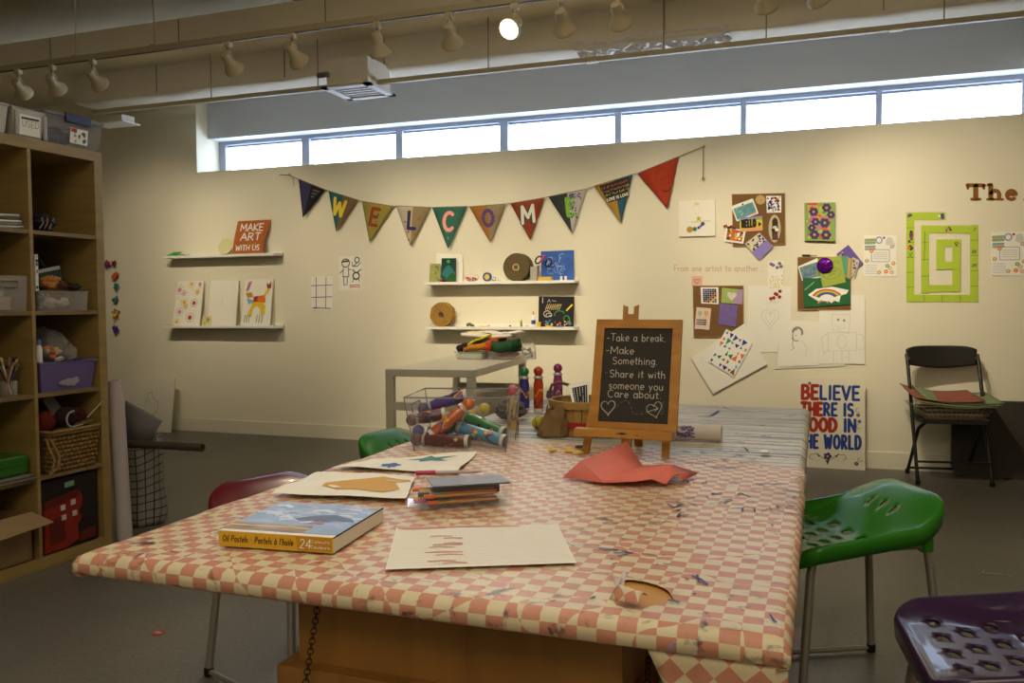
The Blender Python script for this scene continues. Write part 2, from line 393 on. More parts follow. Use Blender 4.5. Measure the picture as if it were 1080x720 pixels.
# crumpled wrapping hanging off the duct underside
c0 = on(605, 50, 2, DZ); c1 = on(770, 36, 2, DZ)
mb = MB(); mb.grid(lambda u, v: V((c0.x+(c1.x-c0.x)*u, DY-.012+(DY2-DY+.0)*v*.75, DZ-.012+.045*noise.noise(V((u*11, v*7, 3.3)))+.018*noise.noise(V((u*40, v*17, 1))) - (.0 if v > .1 else -.04))), 60, 14, mat('dedce0', .5, var=.03))
tag(mb.build('torn_wrapping', solid=.002, smooth=20), 'crumpled white plastic wrapping peeling off the underside of the ceiling duct', 'plastic wrap')

# windows
FRM = mat('9aa2b4', .5, var=.02, name='window_frame_paint'); GLS = clear_plastic('window_glass', 'ffffff', .03)
lt = on(540, 129, 1, YG).z
px_edges = [(240, 320), (328, 419), (426, 528.5), (537, 649), (656, 781), (787, 923), (929.5, 1076)]
ztop_frame = on(540, 119, 1, YU).z
edges = []
for a, c in px_edges:
    edges.append((on(a, 160, 1, YG).x, on(c, 150, 1, YG).x))
for i, (a, c) in enumerate(edges):
    L = XL if i == 0 else (edges[i-1][1]+a)/2; Rr = XWR+.02 if i == 6 else (c+edges[i+1][0])/2
    mb = MB()
    zt = ztop_frame+.03
    mb.box((L, YG-.03, SILL-.02), (a, YG+.05, zt), FRM); mb.box((c, YG-.03, SILL-.02), (Rr, YG+.05, zt), FRM)
    mb.box((a, YG-.03, lt), (c, YG+.05, zt), FRM)
    mb.box((a, YG-.0, SILL-.02), (c, YG+.05, SILL+.0), FRM)
    mb.box((a, YG+.012, lt-.014), (c, YG+.03, lt), FRM)
    w = struct(mb, 'window_%d' % (i+1), origin=((a+c)/2, YG, SILL))
    g = MB(); g.box((a, YG+.02, SILL), (c, YG+.024, lt), GLS); g.build('pane', w)
# overcast sky outside
W = bpy.data.worlds.new('overcast_sky'); SC.world = W; W.use_nodes = True
bg = W.node_tree.nodes['Background']; bg.inputs[0].default_value = (.6, .75, 1, 1); bg.inputs[1].default_value = 9.5
for i in range(3):
    l = bpy.data.lights.new('window_portal', 'AREA'); l.shape = 'RECTANGLE'; l.size = 2.2; l.size_y = .34; l.cycles.is_portal = True
    o = bpy.data.objects.new('window_portal', l); COL.objects.link(o); o.location = (XL+1.06+2.12*i, YG+.14, (SILL+lt)/2+.02); o.rotation_euler = (math.radians(-90), 0, 0)

# ------------------------------------------------------------------ light tracks
TRK = mat('b5a98a', .5, var=.03); LAMPM = mat('c9bc9a', .45, var=.04)
TY, TZ = 4.2, 2.672
t1 = thing('light_track', 'long cream ceiling track carrying the row of spotlights', 'light track', (0, TY, TZ))
mb = MB(); mb.box((-6.5, TY-.018, TZ-.016), (2.4, TY+.018, TZ+.016), TRK); mb.box((-6.5, TY-.006, TZ-.019), (2.4, TY+.006, TZ-.0155), DARKM); mb.build('track', t1)
for px in (80, 163, 505, 710):
    x = on(px, 40, 1, TY).x; mb = MB(); mb.tube([(x, TY, TZ+.016), (x, TY, CH)], .005, TRK, 6); mb.box((x-.02, TY-.02, TZ+.012), (x+.02, TY+.02, TZ+.022), TRK); mb.build('hanger_rod', t1)
Z2 = on(540, 71.5, 1, 5.32).z
t2 = thing('ceiling_rail', 'empty tan rail hung on thin rods in front of the duct', 'rail', (0, 5.32, Z2))
xl = on(100, 121, 1, 5.32).x
mb = MB(); mb.box((xl, 5.305, Z2-.018), (2.2, 5.335, Z2+.013), TRK); mb.build('track', t2)
for px in (222, 335, 515, 700, 808, 995):
    x = on(px, 60, 1, 5.32).x; mb = MB(); mb.tube([(x, 5.32, Z2), (x, 5.32, CL)], .004, mat('8d8268', .5), 6); mb.build('hanger_rod', t2)
for px in (625, 945):
    x = on(px, 60, 1, 5.32).x; mb = MB(); mb.box((x-.035, 5.303, Z2-.022), (x+.035, 5.337, Z2-.015), WHT); mb.build('joint_cover', t2)
mb = MB(); p = on(122, 126, 1, 5.5); mb.box((p.x-.16, 5.46, p.z-.03), (p.x+.1, 5.6, p.z+.03), mat('d2cdc0', .6), bev=.004); mb.box((p.x-.2, 5.44, p.z-.036), (p.x+.14, 5.62, p.z-.028), WHT)
tag(mb.build('junction_box'), 'small white rectangular box at the left end of the duct', 'electrical box')

def spot(px, pz, dx, dz, idx, label, on_=False, pan=None):
    """track head; aim direction given by horizontal x lean, y towards the wall, downward z"""
    p = on(px, 40, 1, TY); o = V((p.x, TY, TZ-.016))
    t = thing('track_spotlight', label, 'spotlight', o, 'spotlights on the ceiling track')
    mb = MB(); mb.box(o+V((-.02, -.016, -.03)), o+V((.02, .016, 0)), LAMPM, bev=.003); mb.tube([o+V((0, 0, -.03)), o+V((0, 0, -.05))], .009, STEEL, 10); mb.build('adapter', t)
    d = V((dx, -.75 if on_ else .8, dz)).normalized()
    side = d.cross(V((0, 0, 1))).normalized()
    j = o+V((0, 0, -.065)); head0 = o+V((0, 0, -.105))
    mb = MB(); mb.ball(j, .019, LAMPM, 12)
    for s in (-1, 1): mb.tube([j+side*.016*s, j+side*.03*s+V((0, 0, -.02)), head0+side*.03*s], .005, LAMPM, 6)
    mb.build('yoke', t)
    M = Matrix.Translation(head0) @ d.to_track_quat('Z', 'Y').to_matrix().to_4x4()
    mb = MB(); mb.lathe([(.012, -.05), (.024, -.045), (.027, -.03), (.027, .0), (.031, .02), (.05, .05), (.056, .062), (.059, .066), (.059, .076), (.052, .078), (.046, .07)], LAMPM, M, 20)
    mb.build('lamp_shade', t)
    mb = MB(); mb.lathe([(.046, .069), (.03, .0725), (.0001, .074)], mat('fff4d6', .3, emit=30 if on_ else 9, var=0, name='glowing_lamp'), M, 18); mb.build('lens', t)
    l = bpy.data.lights.new('spot_beam', 'SPOT'); l.spot_size = math.radians(SPOTANG); l.spot_blend = .9; l.shadow_soft_size = .035
    l.energy = SPOTE*pz; l.color = SPOTC
    lo = bpy.data.objects.new('spot_beam', l); COL.objects.link(lo); lo.location = M@V((0, 0, .085)); lo.rotation_euler = d.to_track_quat('-Z', 'Y').to_euler()
    return t
SPOTANG = 64; SPOTE = 42; SPOTC = (1, .86, .62); EXPO = .66
spec = [(18, 0.5, -0.3, -0.47, 'leftmost spotlight on the ceiling track above the white bins'),
 (54, 0.42, -0.28, -0.5, 'second spotlight from the left end of the ceiling track'),
 (97, 0.85, -0.1, -0.46, 'third spotlight from the left, tilted right, above the tall shelving'),
 (240, 0.75, -0.05, -0.52, 'spotlight left of the ceiling joist, alone between two wide gaps'),
 (308, 0.9, 0.05, -0.52, 'spotlight just left of the ceiling vent, tilted to the right'),
 (398, 1.25, 0, -1.15, 'spotlight above and right of the ceiling vent, pointing down'),
 (474, 0.95, -0.14, -0.56, 'spotlight pointing straight down, next left of the glowing lamp'),
 (543, 1.2, -0.1, -0.5, 'lit spotlight with its glowing face turned to the room'),
 (592, 0.75, 0, -0.56, 'spotlight next right of the glowing lamp'),
 (651, 0.85, 0.05, -0.55, 'spotlight second right of the glowing lamp'),
 (806, 1.05, 0.1, -0.5, 'spotlight cut off by the top edge, centre right'),
 (858, 1.6, 0.35, -0.5, 'rightmost spotlight, barely showing at the top edge')]
for i, (px, pw, dx, dz, lab) in enumerate(spec): spot(px, pw, dx, dz, i, lab, on_=(px == 543))

# diffuser hanging below the duct
q = [on(351, 97, 2, 2.6), on(394, 92, 2, 2.6), on(406, 98.4, 2, 2.6), on(364, 103, 2, 2.6)]
c = sum(q, V())/4
t = thing('ceiling_vent', 'square white air diffuser hanging under the duct above the windows', 'air vent', c)
mb = MB(); W_ = mat('d8d8dc', .5)
x0, x1 = min(q[0].x, q[3].x), max(q[1].x, q[2].x); y0, y1 = c.y-.19, c.y+.19; x0 = c.x-.19; x1 = c.x+.19
zf = 2.6
for a, bb in (((x0, y0), (x1, y0+.05)), ((x0, y1-.05), (x1, y1)), ((x0, y0), (x0+.05, y1)), ((x1-.05, y0), (x1, y1))): mb.box((*a, zf), (*bb, zf+.012), W_)
mb.build('frame', t)
mb = MB()
for i in range(5): mb.box((x0+.05, y0+.06+i*.055, zf+.006), (x1-.05, y0+.085+i*.055, zf+.012), W_)
mb.box((x0+.04, y0+.04, zf+.02), (x1-.04, y1-.04, zf+.025), mat('6d6450', .7)); mb.build('louvre', t)
mb = MB(); mb.box((x0+.03, y0+.03, zf+.024), (x1-.03, y1-.03, DZ+.02), BEAMM); mb.tube([(x0-.02, y0, zf+.09), (x0+.06, y0, zf+.09)], .02, STEEL, 10); mb.build('duct_collar', t)
# painted lettering on the wall
PK = mat('c9a28c', .8, var=0); BR = mat('8a5a1c', .8, var=.03)
p = wpan((710, 270), (810, 270), (810, 290), (710, 290)); p.h = .0016
lt_ = thing('wall_lettering', 'small pink words From one artist to another on the wall', 'wall lettering', p.P(.5, .5))
tot = textw('From one artist to another...', .042); kx = (p.W*.96-.12*.042*29)/(tot-.12*.042*29); xx = .01*p.W
for wd_ in ('From', 'one', 'artist', 'to', 'another...'):
    mb = MB(); xx = text(mb, p, wd_, xx, .2*p.H, .042, PK, .0045, sx=kx); xx += (.38*kx+.12)*.042; mb.build('word', lt_)
p = wpan((1015, 190), (1100, 190), (1100, 215), (1015, 215)); p.h = .0016
lt_ = thing('wall_lettering', 'large brown serif letters reading The M at the right edge of the wall', 'wall lettering', p.P(.5, .5))
def slabtxt(p):
    mb = MB()
    base = p.H*.15; hh = .103; w = .024
    o = p.P(0, 0); x = (on(1019, 205, 1, YW).x-p.c[0].x)
    def S(pts, ww=w): stroke(mb, p, [((x+a*hh)/p.W, (base+b_*hh)/p.H) for a, b_ in pts], ww, BR)
    S([(.08, .92), (1.0, .92)]); S([(.1, .95), (.1, .72)], .016); S([(.98, .95), (.98, .72)], .016); S([(.54, .9), (.54, .1)], .03); S([(.3, .07), (.78, .07)], .018)
    mb.build('letter', lt_); mb = MB(); x += 1.16*hh; S([(.2, .95), (.2, .08)], .027); S([(.04, .95), (.2, .95)], .016); S([(.02, .06), (.4, .06)], .016); S([(.22, .45), (.4, .6), (.58, .55), (.66, .4), (.66, .08)], .025); S([(.52, .06), (.86, .06)], .016)
    mb.build('letter', lt_); mb = MB(); x += .94*hh; S([(.14, .36), (.62, .38)]+A(.38, .33, .24, .27, 10, 310), .022)
    mb.build('letter', lt_); mb = MB(); x += 1.05*hh; S([(.12, .94), (.3, .94)], .02); S([(.24, .94), (.24, .06)], .026); S([(.05, .06), (.42, .06)], .018); S([(.24, .94), (.62, .2), (1.0, .94)], .03); S([(1.0, .94), (1.0, .06)], .03); S([(.82, .06), (1.18, .06)], .018); mb.build('letter', lt_)
slabtxt(p)
# ================================================================== THINGS ON THE BACK WALL
# ---- pennant banner
FAB = dict(rough=.95, var=.08, scale=60, bump=.15)
dk = lambda h: ''.join('%02x' % int(int(h[i:i+2], 16)*.84) for i in (0, 2, 4))
fab = lambda h: mat(dk(h), .95, var=.1, scale=60, bump=.15)
pen = [((315, 188.7), (343, 200), (319.4, 229)), ((346.4, 201), (377.7, 211), (354.5, 244)), ((381.6, 212), (415, 217.5), (389.7, 254.8)),
 ((417.8, 217), (454, 218.6), (432.7, 259)), ((455.7, 218.6), (492.7, 217.5), (472.5, 261.8)), ((494.9, 218), (533.3, 214.9), (516.7, 254.9)),
 ((538.4, 214.4), (574.4, 208.4), (558.9, 252.9)), ((578.4, 207.3), (618.4, 199.3), (603.3, 245.6)), ((626.7, 196.2), (667.3, 183.8), (654.9, 234.4)), ((672.2, 182.9), (715.8, 165), (703.8, 219.3))]
a0 = on(305, 184, 1, 6.15)
ban = thing('pennant_banner', 'string of ten fabric pennants spelling WELCOME across the wall', 'banner', a0)
mb = MB(); cord = [on(295, 184, 1, 6.16), on(305, 184.5, 1, 6.15)]
for a, c, t in pen: cord += [on(*a, 1, 6.145), on(*c, 1, 6.145)]
cord += [on(742, 154.5, 1, 6.15)]
mb.tube(cord, .0035, mat('8c8068', .9), 6); e = on(742, 154.5, 1, 6.15)
mb.tube([e, on(741.5, 170, 1, 6.15), on(741.5, 188, 1, 6.15)], .0025, mat('8c8068', .9), 5); mb.tube([a0, on(309, 188, 1, 6.15), on(310, 196, 1, 6.15)], .0025, mat('8c8068', .9), 5); mb.build('cord', ban)
for q in (e, a0, on(741.5, 188, 1, 6.15)): mb = MB(); mb.ball(q, .011, TAN, 8); mb.build('cord_knot', ban)
halves = [('4a4470', '24212a', 'purple and black'), ('2f7078', '8f7048', ''), ('b5a348', None, ''), ('dccfae', 'ab946a', ''), ('3f7a66', None, ''), ('c08030', 'b09a78', ''),
          ('a0482a', None, ''), ('3c4646', 'd8d0cc', ''), ('c99a38', '2f6878', ''), ('c84422', None, '')]
labs = ['purple and black pennant without a letter', 'teal and tan pennant with a yellow W', 'yellow pennant with a rust E', 'cream and tan pennant with a navy L', 'green pennant with a pink C',
        'orange and tan pennant with a purple O', 'rust pennant with a pale M', 'grey and patterned pennant with a lime E', 'yellow and teal pennant with a printed patch', 'red pennant with a drawn face']
LET = [None, ('W', 'e6c83c'), ('E', '8a3a1c'), ('L', '28285e'), ('C', 'e89a90'), ('O', '5a3a72'), ('M', 'd8d8c8'), ('E', '7ab02a'), None, None]
for i, (a, c, t) in enumerate(pen):
    A1, C1 = on(*a, 1, 6.145), on(*c, 1, 6.145); T1 = on(*t, 1, 6.13); mid = (A1+C1)/2; D = T1-mid
    p = Panel(A1, C1, C1+D, A1+D); p.h = .0022
    m1 = fab(halves[i][0]); m2 = fab(halves[i][1]) if halves[i][1] else m1
    bend = lambda u, v: p.P(u, v, .012*math.sin(u*9+i)*v*.6)
    mb = MB()
    K = 8
    for side, mm in ((0, m1), (1, m2)):
        vs = []; 
        for r in range(K+1):
            v = r/K; 
            lo, hi = (.5-.5*v, .5) if side == 0 else (.5, .5+.5*v)
            if side == 0 and halves[i][1] is None: pass
            for q in range(3): vs.append(p.P(lo+(hi-lo)*q/2, v, 0))
        fs = [(r*3+q, r*3+q+1, r*3+q+4, r*3+q+3) for r in range(K) for q in range(2)]
        mb.add(vs, fs, mm)
    if i == 3:
        for x, y in ((.36, .85), (.3, .6), (.42, .35), (.7, .7), (.6, .3), (.45, .15)): disc(mb, p, x, y, .008, RED, .002)
    if i == 5:
        for r in (.2, .3, .4): stroke(mb, p, ell(.5, .75, r*.75, r*.6, 180, 360, 10), .003, mat('7a5a40', .9), .0015)
        for an in (200, 235, 270, 305, 340): stroke(mb, p, [(.5, .75), (.5+.34*math.cos(math.radians(an)), .75+.3*math.sin(math.radians(an)))], .003, mat('7a5a40', .9), .0017)
    if i == 7: blobs(mb, p, 26, [PUR, mat('6a4a8a', .9)], .006, .011, 4, (.52, .68), (.35, .95), h=.0015); blobs(mb, p, 12, [PUR, mat('6a4a8a', .9)], .006, .01, 14, (.52, .85), (.8, .95), h=.0015)
    if i == 4: blobs(mb, p, 14, [mat('8ab09a', .9)], .003, .005, 5, (.42, .62), (.2, .45), h=.0015)
    o = mb.build('pennant', ban, solid=.003); o['label'] = labs[i]
    if LET[i]:
        L, hx = LET[i]; mb = MB(); mm = mat(hx, .8, var=.05); hgt = p.H*.42; s = textw(L, hgt, .9)-.12*hgt
        x0 = {1: .46, 7: .56}.get(i, .5)*p.W-s/2
        if L == 'M': text(mb, p, L, x0, p.H*.45, hgt*.9, mat('3a3a3a', .8), .04, sx=.9, hh=.002)
        text(mb, p, L, x0, p.H*.44, hgt, mm, .028 if L != 'M' else .024, sx=.9, hh=.003)
        if L == 'E': blobs(mb, p, 10, [mat('8a6a2a', .8), mat('3a2a5a', .8)] if i == 2 else [mat('5a9a20', .8)], .005, .009, 3, (.42, .6), (.45, .85), h=.0035)
        q = mb.build('letter', o); 
    elif i == 0:
        mb = MB(); 
        for r in range(3): stroke(mb, p, [(.6, .86-.1*r), (.82-.07*r, .88-.1*r)], .012, mat('6a665a', .9), .003)
        mb.build('printed_text', o)
    elif i == 8:
        mb = MB(); fill(mb, p, [(.12, .97), (.9, .97), (.8, .52), (.28, .52)], INK, .002)
        cols = [mat('b84a3a', .8), mat('c89a3a', .8), mat('c8c23a', .8), mat('d8d8c8', .8)]
        scrib(mb, p, .17, .84, .86, .02, cols[0], .005, 1, .003); scrib(mb, p, .2, .84, .77, .015, cols[1], .004, 2, .003)
        scrib(mb, p, .22, .83, .68, .018, cols[2], .004, 3, .003); fittext(mb, p, 'LOVE IS LOVE', .26, .82, .56, .02, cols[3], .005, hh=.003)
        mb.build('printed_patch', o)
    elif i == 9:
        mb = MB(); mm = mat('6a2818', .9); stroke(mb, p, ell(.56, .66, .16, .24, 60, 220), .002, mm, .003); scrib(mb, p, .46, .66, .62, .03, mm, .004, 4, .003); scrib(mb, p, .46, .68, .5, .03, mm, .004, 5, .003)
        stroke(mb, p, ell(.58, .44, .1, .08, 200, 340), .008, INK, .003); mb.build('drawing', o)

# ---- picture ledges
LEDGE = mat('e9e6dc', .5, var=.01)
def ledge(l, r, label, depth=.135):
    Yf = YW-depth; a, c = on(*l, 1, Yf), on(*r, 1, Yf); z = (a.z+c.z)/2
    mb = MB(); mb.box((a.x, Yf, z-.022), (c.x, YW+.001, z), LEDGE, bev=.002); mb.box((a.x, YW-.012, z-.022), (c.x, YW+.001, z+.02), LEDGE)
    t = mb.build('wall_shelf', origin=((a.x+c.x)/2, YW-.06, z-.022)); tag(t, label, 'wall shelf', 'white shelves on the wall'); return z
zA = ledge((171, 271), (289, 265.3), 'white wall shelf carrying the orange MAKE ART WITH US board')
zB = ledge((171.5, 343.2), (290, 343.2), 'white wall shelf carrying three upright canvases')
zC = ledge((447, 297.5), (605.5, 295.2), 'white wall shelf carrying the twine spool and blue painting')
zD = ledge((448, 344.3), (605.5, 344.8), 'white wall shelf carrying the rope coil and chalk drawing')
def lean(tl, tr, br, bl, z, yb=6.085, yt=6.15):
    B0, B1 = on(*bl, 1, yb), on(*br, 1, yb); T0, T1 = on(*tl, 1, yt), on(*tr, 1, yt)
    B0.z = B1.z = z+.001; return Panel(T0, T1, B1, B0)
p = lean((250, 232.5), (285, 231.5), (280, 265), (244.4, 265.2), zA); p.h = .004
ORB = mat('b8642a', .8, var=.25, scale=9); mb = MB()
out = [(0, 0), (.9, 0), (.93, .22), (.88, .42), (.97, .6), (1, 1), (.03, .98), (0, .5)]
mb.prism([p.P(u, v, 0) for u, v in out], -p.n*.006, ORB); blobs(mb, p, 16, [mat('c07c30', .8, var=.1)], .01, .026, 3, (.25, .7), (.15, .8), h=.002)
fittext(mb, p, 'MAKE', .16, .86, .68, .06, WHT, .0095); fittext(mb, p, 'ART', .2, .82, .4, .062, WHT, .0095); fittext(mb, p, 'WITH US', .1, .82, .1, .045, WHT, .008)
tag(mb.build('painted_board'), 'torn orange board lettered MAKE ART WITH US in white', 'sign')
c = on(237, 256, 1, 6.12); mb = MB(); M = Matrix.Translation((c.x, 6.135, zA+.077)) @ Matrix.Rotation(math.radians(90-22), 4, 'X')
mb.lathe([(.076, -.002), (.076, .002)], mat('d9cf9c', .8), M, 32); tag(mb.build('paper_disc'), 'round cream disc leaning beside the orange board', 'disc')
a = on(177.5, 269, 1, 6.09); mb = MB(); G_ = mat('2fa02c', .7)
mb.prism([(a.x, 6.06, zA+.001), (a.x+.115, 6.06, zA+.001), (a.x+.13, 6.12, zA+.035), (a.x+.03, 6.12, zA+.035)], (0, .008, .004), G_); tag(mb.build('folded_card'), 'bright green folded card lying on the upper left shelf', 'card')
a = on(196, 268, 1, 6.09); mb = MB(); mb.ball((a.x+.02, 6.09, zA+.009), .012, mat('d8cfa0', .8), 10, (2, 1, .7)); tag(mb.build('clay_scrap'), 'small cream scrap beside the green folded card', 'scrap')
# canvases on the lower left ledge
CANV = mat('efeadb', .9, var=.02, scale=200)
p = lean((187.5, 296.5), (215, 296), (210.4, 342.7), (181.7, 342.7), zB); p.h = .002; mb = slab(MB(), p, CANV, .012)
R_ = mat('b0443a', .8); PKD = mat('d48aa4', .8); YD = mat('e2b83a', .8)
for cx, cy, r, mm in ((.62, .17, .034, R_), (.22, .3, .03, PKD), (.72, .5, .03, R_), (.35, .52, .032, YD), (.8, .75, .02, YD), (.12, .8, .035, PKD), (.55, .93, .028, YD), (.15, .07, .025, YD), (.95, .92, .028, PKD), (.42, .42, .018, YD), (.3, .72, .02, PKD)):
    disc(mb, p, min(max(cx, .1), .88), min(max(cy, .07), .93), r*.62, mm); 
    for k in range(14):
        an = k*2*PI/14; u, v = cx+r*1.15/p.W*math.cos(an), cy+r*1.15/p.H*math.sin(an)
        if 0.03 < u < .97 and 0.03 < v < .97: disc(mb, p, u, v, .0045, mm, .0022, n=6)
blobs(mb, p, 50, [PKD, YD, R_], .002, .0045, 8, h=.0021)
tag(mb.build('painted_canvas'), 'canvas of pink, yellow and red dotted circles on the lower left shelf', 'painting')
p = lean((214, 333), (223, 333), (222, 342.5), (212.5, 342.5), zB, 6.075, 6.09); mb = slab(MB(), p, mat('e0cf90', .8), .002); blobs(mb, p, 9, [INK, NAVY, GRN, BRN], .005, .01, 3, (.25, .75), (.2, .8), h=.001)
tag(mb.build('art_card'), 'tiny card with a dark pattern between two canvases', 'card')
p = lean((222.5, 295.4), (251.7, 295.8), (248.3, 343.3), (218.5, 343), zB); p.h = .002; mb = slab(MB(), p, CANV, .012); stroke(mb, p, [(.47, .44), (.46, .52), (.49, .57)], .003, mat('b8a8b8', .8))
tag(mb.build('blank_canvas'), 'nearly blank white canvas, middle of the three on the shelf', 'canvas')
p = lean((258.7, 295), (288, 294), (284.4, 343), (254.5, 343), zB); p.h = .002; mb = slab(MB(), p, CANV, .012)
fill(mb, p, [(.3, .52), (.42, .62), (.75, .66), (.8, .5), (.6, .46), (.35, .44)], ORANGE, .002); fill(mb, p, [(.22, .3), (.2, .2), (.32, .18), (.38, .36), (.5, .42), (.62, .36), (.66, .22), (.8, .24), (.8, .42), (.7, .5), (.36, .5)], YEL, .0024)
fill(mb, p, [(.12, .6), (.3, .55), (.36, .5), (.2, .46)], LBLU, .0027); fill(mb, p, [(.06, .7), (.28, .72), (.34, .62), (.16, .6)], mat('c8922a', .8), .003); fill(mb, p, [(.06, .74), (.14, .94), (.26, .97), (.18, .78)], mat('b87a98', .8), .0032)
fill(mb, p, [(.78, .62), (.92, .78), (.86, .82), (.72, .66)], YEL, .0034); fill(mb, p, [(.82, .8), (.8, .92), (.88, .88), (.95, .95), (.96, .8)], mat('98402c', .8), .0036); fill(mb, p, [(.36, .62), (.52, .64), (.5, .52), (.4, .5)], mat('a83a50', .8), .0033)
for x in (.12, .2, .28, .55, .64, .74): stroke(mb, p, [(x, .22), (x-.03, .06)], .006, mat('4a7a5a', .8), .0035)
tag(mb.build('painted_canvas'), 'canvas with a yellow and orange four legged creature', 'painting')
mb = MB(); a = on(176, 342, 1, 6.08); mb.box((a.x-.01, 6.06, zB+.001), (a.x+.07, 6.1, zB+.006), mat('c8b04a', .8)); tag(mb.build('wooden_strip'), 'thin yellow strip at the left end of the canvas shelf', 'strip')

# ---- centre upper ledge
p = lean((460.6, 267), (487.8, 268), (487.5, 295.5), (459, 295.5), zC, 6.13, 6.158); mb = slab(MB(), p, PAPER, .002); tag(mb.build('paper_sheet'), 'plain white sheet standing behind the dark green mountain card', 'paper')
p = lean((453.7, 278), (464.5, 278), (464, 295.5), (452.5, 295.5), zC, 6.1, 6.12); mb = slab(MB(), p, mat('9a9a5a', .8), .003); blobs(mb, p, 18, [mat('b8b070', .8), mat('6a7a3a', .8)], .006, .012, 2, h=.001); tag(mb.build('art_card'), 'olive green patterned card at the left end of the twine shelf', 'card')
p = lean((465.8, 272.2), (481, 272.2), (480.6, 295.4), (465, 295.4), zC, 6.085, 6.11); p.h = .001; mb = slab(MB(), p, mat('123a30', .8), .003)
fill(mb, p, [(.04, .1), (.04, .35), (.25, .6), (.5, .72), (.75, .58), (.96, .35), (.96, .1)], mat('2a7070', .8)); fill(mb, p, [(.3, .03), (.96, .03), (.96, .3), (.75, .4), (.5, .25)], mat('1f5a2c', .8), .0014); fill(mb, p, [(.04, .03), (.5, .03), (.3, .22), (.04, .3)], mat('17503a', .8), .0017); disc(mb, p, .48, .86, .014, mat('3ab04a', .8))
tag(mb.build('art_card'), 'dark green card with a teal mountain and green moon', 'card')
a = on(465, 294, 1, 6.05); mb = MB(); mb.ball((a.x, 6.06, zC+.012), .012, RED, 10, (2, 1, .9)); mb.ball((a.x+.02, 6.055, zC+.01), .01, INK, 8, (1.8, 1, .9)); tag(mb.build('toy_car'), 'small red and black trinket in front of the mountain card', 'toy')
CLR = clear_plastic('clear_plastic', 'e8e6e0', .1)
a = on(497.5, 291, 1, 6.08); mb = MB(); mb.ball((a.x, 6.08, zC+.033), .033, CLR, 14, (1.9, .9, 1)); bag = mb.build('clear_bag', origin=(a.x, 6.08, zC)); tag(bag, 'small clear bag of red and green bits on the twine shelf', 'bag')
mb = MB(); R = random.Random(5)
for i in range(14): mb.ball((a.x+R.uniform(-.045, .045), 6.08+R.uniform(-.012, .012), zC+.012+R.uniform(0, .02)), .009, R.choice([RED, RED, GRN, PNK]), 8, (1.3, 1, 1))
o = mb.build('contents', bag); o['kind'] = 'stuff'
a = on(513.7, 290, 1, 6.07); mb = MB(); M = Matrix.Translation((a.x, 6.075, zC+.0345)) @ Matrix.Rotation(math.radians(90), 4, 'X')
mb.lathe([(.022, -.012), (.034, -.012), (.034, .012), (.022, .012), (.022, -.012)], BLU, M, 20); tp = tag(mb.build('tape_roll'), 'blue tape roll with a yellow centre on the twine shelf', 'tape'); mb = MB(); mb.lathe([(.0001, .008), (.0225, .008), (.0225, -.008), (.0001, -.008)], YEL, M, 16); mb.build('core', tp)
for px, s in ((521, .02), (526.5, .016)):
    a = on(px, 292, 1, 6.08); mb = MB(); mb.ball((a.x, 6.08, zC+s), s, clear_plastic('clear_blob', 'dfe0c8', .3), 10); tag(mb.build('glass_pebble'), 'clear round %s beside the blue tape roll' % ('bauble' if s > .018 else 'bead, right of the bauble,'), 'bauble')
def coil(center, r, m, axis, n=9, tubes=.012, depth=.05, flat=True, seed=1):
    mb = MB(); R = random.Random(seed); M = Matrix.Translation(center) @ axis
    pts = []; turns = n; 
    for i in range(turns*18+1):
        t = i/18; rr = .25*r+(r*.75)*t/turns; a = t*2*PI
        pts.append(M@V((rr*math.cos(a), rr*math.sin(a), R.uniform(-1, 1)*.002)))
    mb.tube(pts, r*.75/turns*.62, m, 6); return mb, M
tw = mat('6a5c3c', .95, var=.3, scale=90, bump=.4); c = on(543.3, 280.5, 1, 6.02); r = .101
c = V((c.x, 6.04, zC+r+.001)); AX = Matrix.Rotation(math.radians(90), 4, 'X')@Matrix.Rotation(math.radians(0), 4, 'Y')
mb, M = coil(c, r, tw, AX @ Matrix.Rotation(0, 4, 'Z'), 11)
mb.lathe([(r*.98, .0), (r*.99, -.03), (r*.97, -.1), (r*.3, -.1)], tw, M, 28)
for k in range(9): mb.tube([M@V((r*.99*math.cos(2*PI*i/28), r*.99*math.sin(2*PI*i/28), -.006-k*.011)) for i in range(28)], .0062, tw, 5, closed=True)
sp = tag(mb.build('twine_spool'), 'large grey brown spool of twine seen end on', 'twine'); mb = MB(); mb.lathe([(.018, -.09), (.018, .006), (.027, .006), (.027, -.09)], TAN, M, 18); mb.build('core', sp)
a, c2 = on(559, 281, 1, 6.05), on(566.5, 293.5, 1, 6.05); mb = MB(); mb.box((a.x, 6.05, zC+.0005), (c2.x, 6.1, a.z), mat('a8a294', .5), bev=.004); tag(mb.build('pencil_cup'), 'grey square cup holding scissors beside the twine spool', 'cup')
sc = on(566.5, 292, 1, 6.11); t = thing('scissors', 'black and pink scissors standing between the grey cup and blue painting', 'scissors', (sc.x, 6.1, zC))
mb = MB()
def ringm(px, py, r, m, tilt=.6, ry=1.5): 
    q = on(px, py, 1, 6.065); mb.tube([q+V((r*math.cos(a)*math.cos(tilt)-r*ry*math.sin(a)*math.sin(tilt), 0, r*math.cos(a)*math.sin(tilt)+r*ry*math.sin(a)*math.cos(tilt))) for a in [2*PI*i/16 for i in range(16)]], .006, m, 6, closed=True)
ringm(568, 274, .02, INK, -.7); ringm(578.5, 277, .021, INK, -.4); mb.build('handle', t)
mb = MB(); mb.tube([on(570, 276, 1, 6.063), on(574.5, 268.5, 1, 6.063)], .0085, mat('e0408a', .5), 8); mb.build('grip', t)
mb = MB(); mb.tube([on(568, 280, 1, 6.07), on(567, 293, 1, 6.08)], .006, STEEL, 6); mb.build('blade', t)
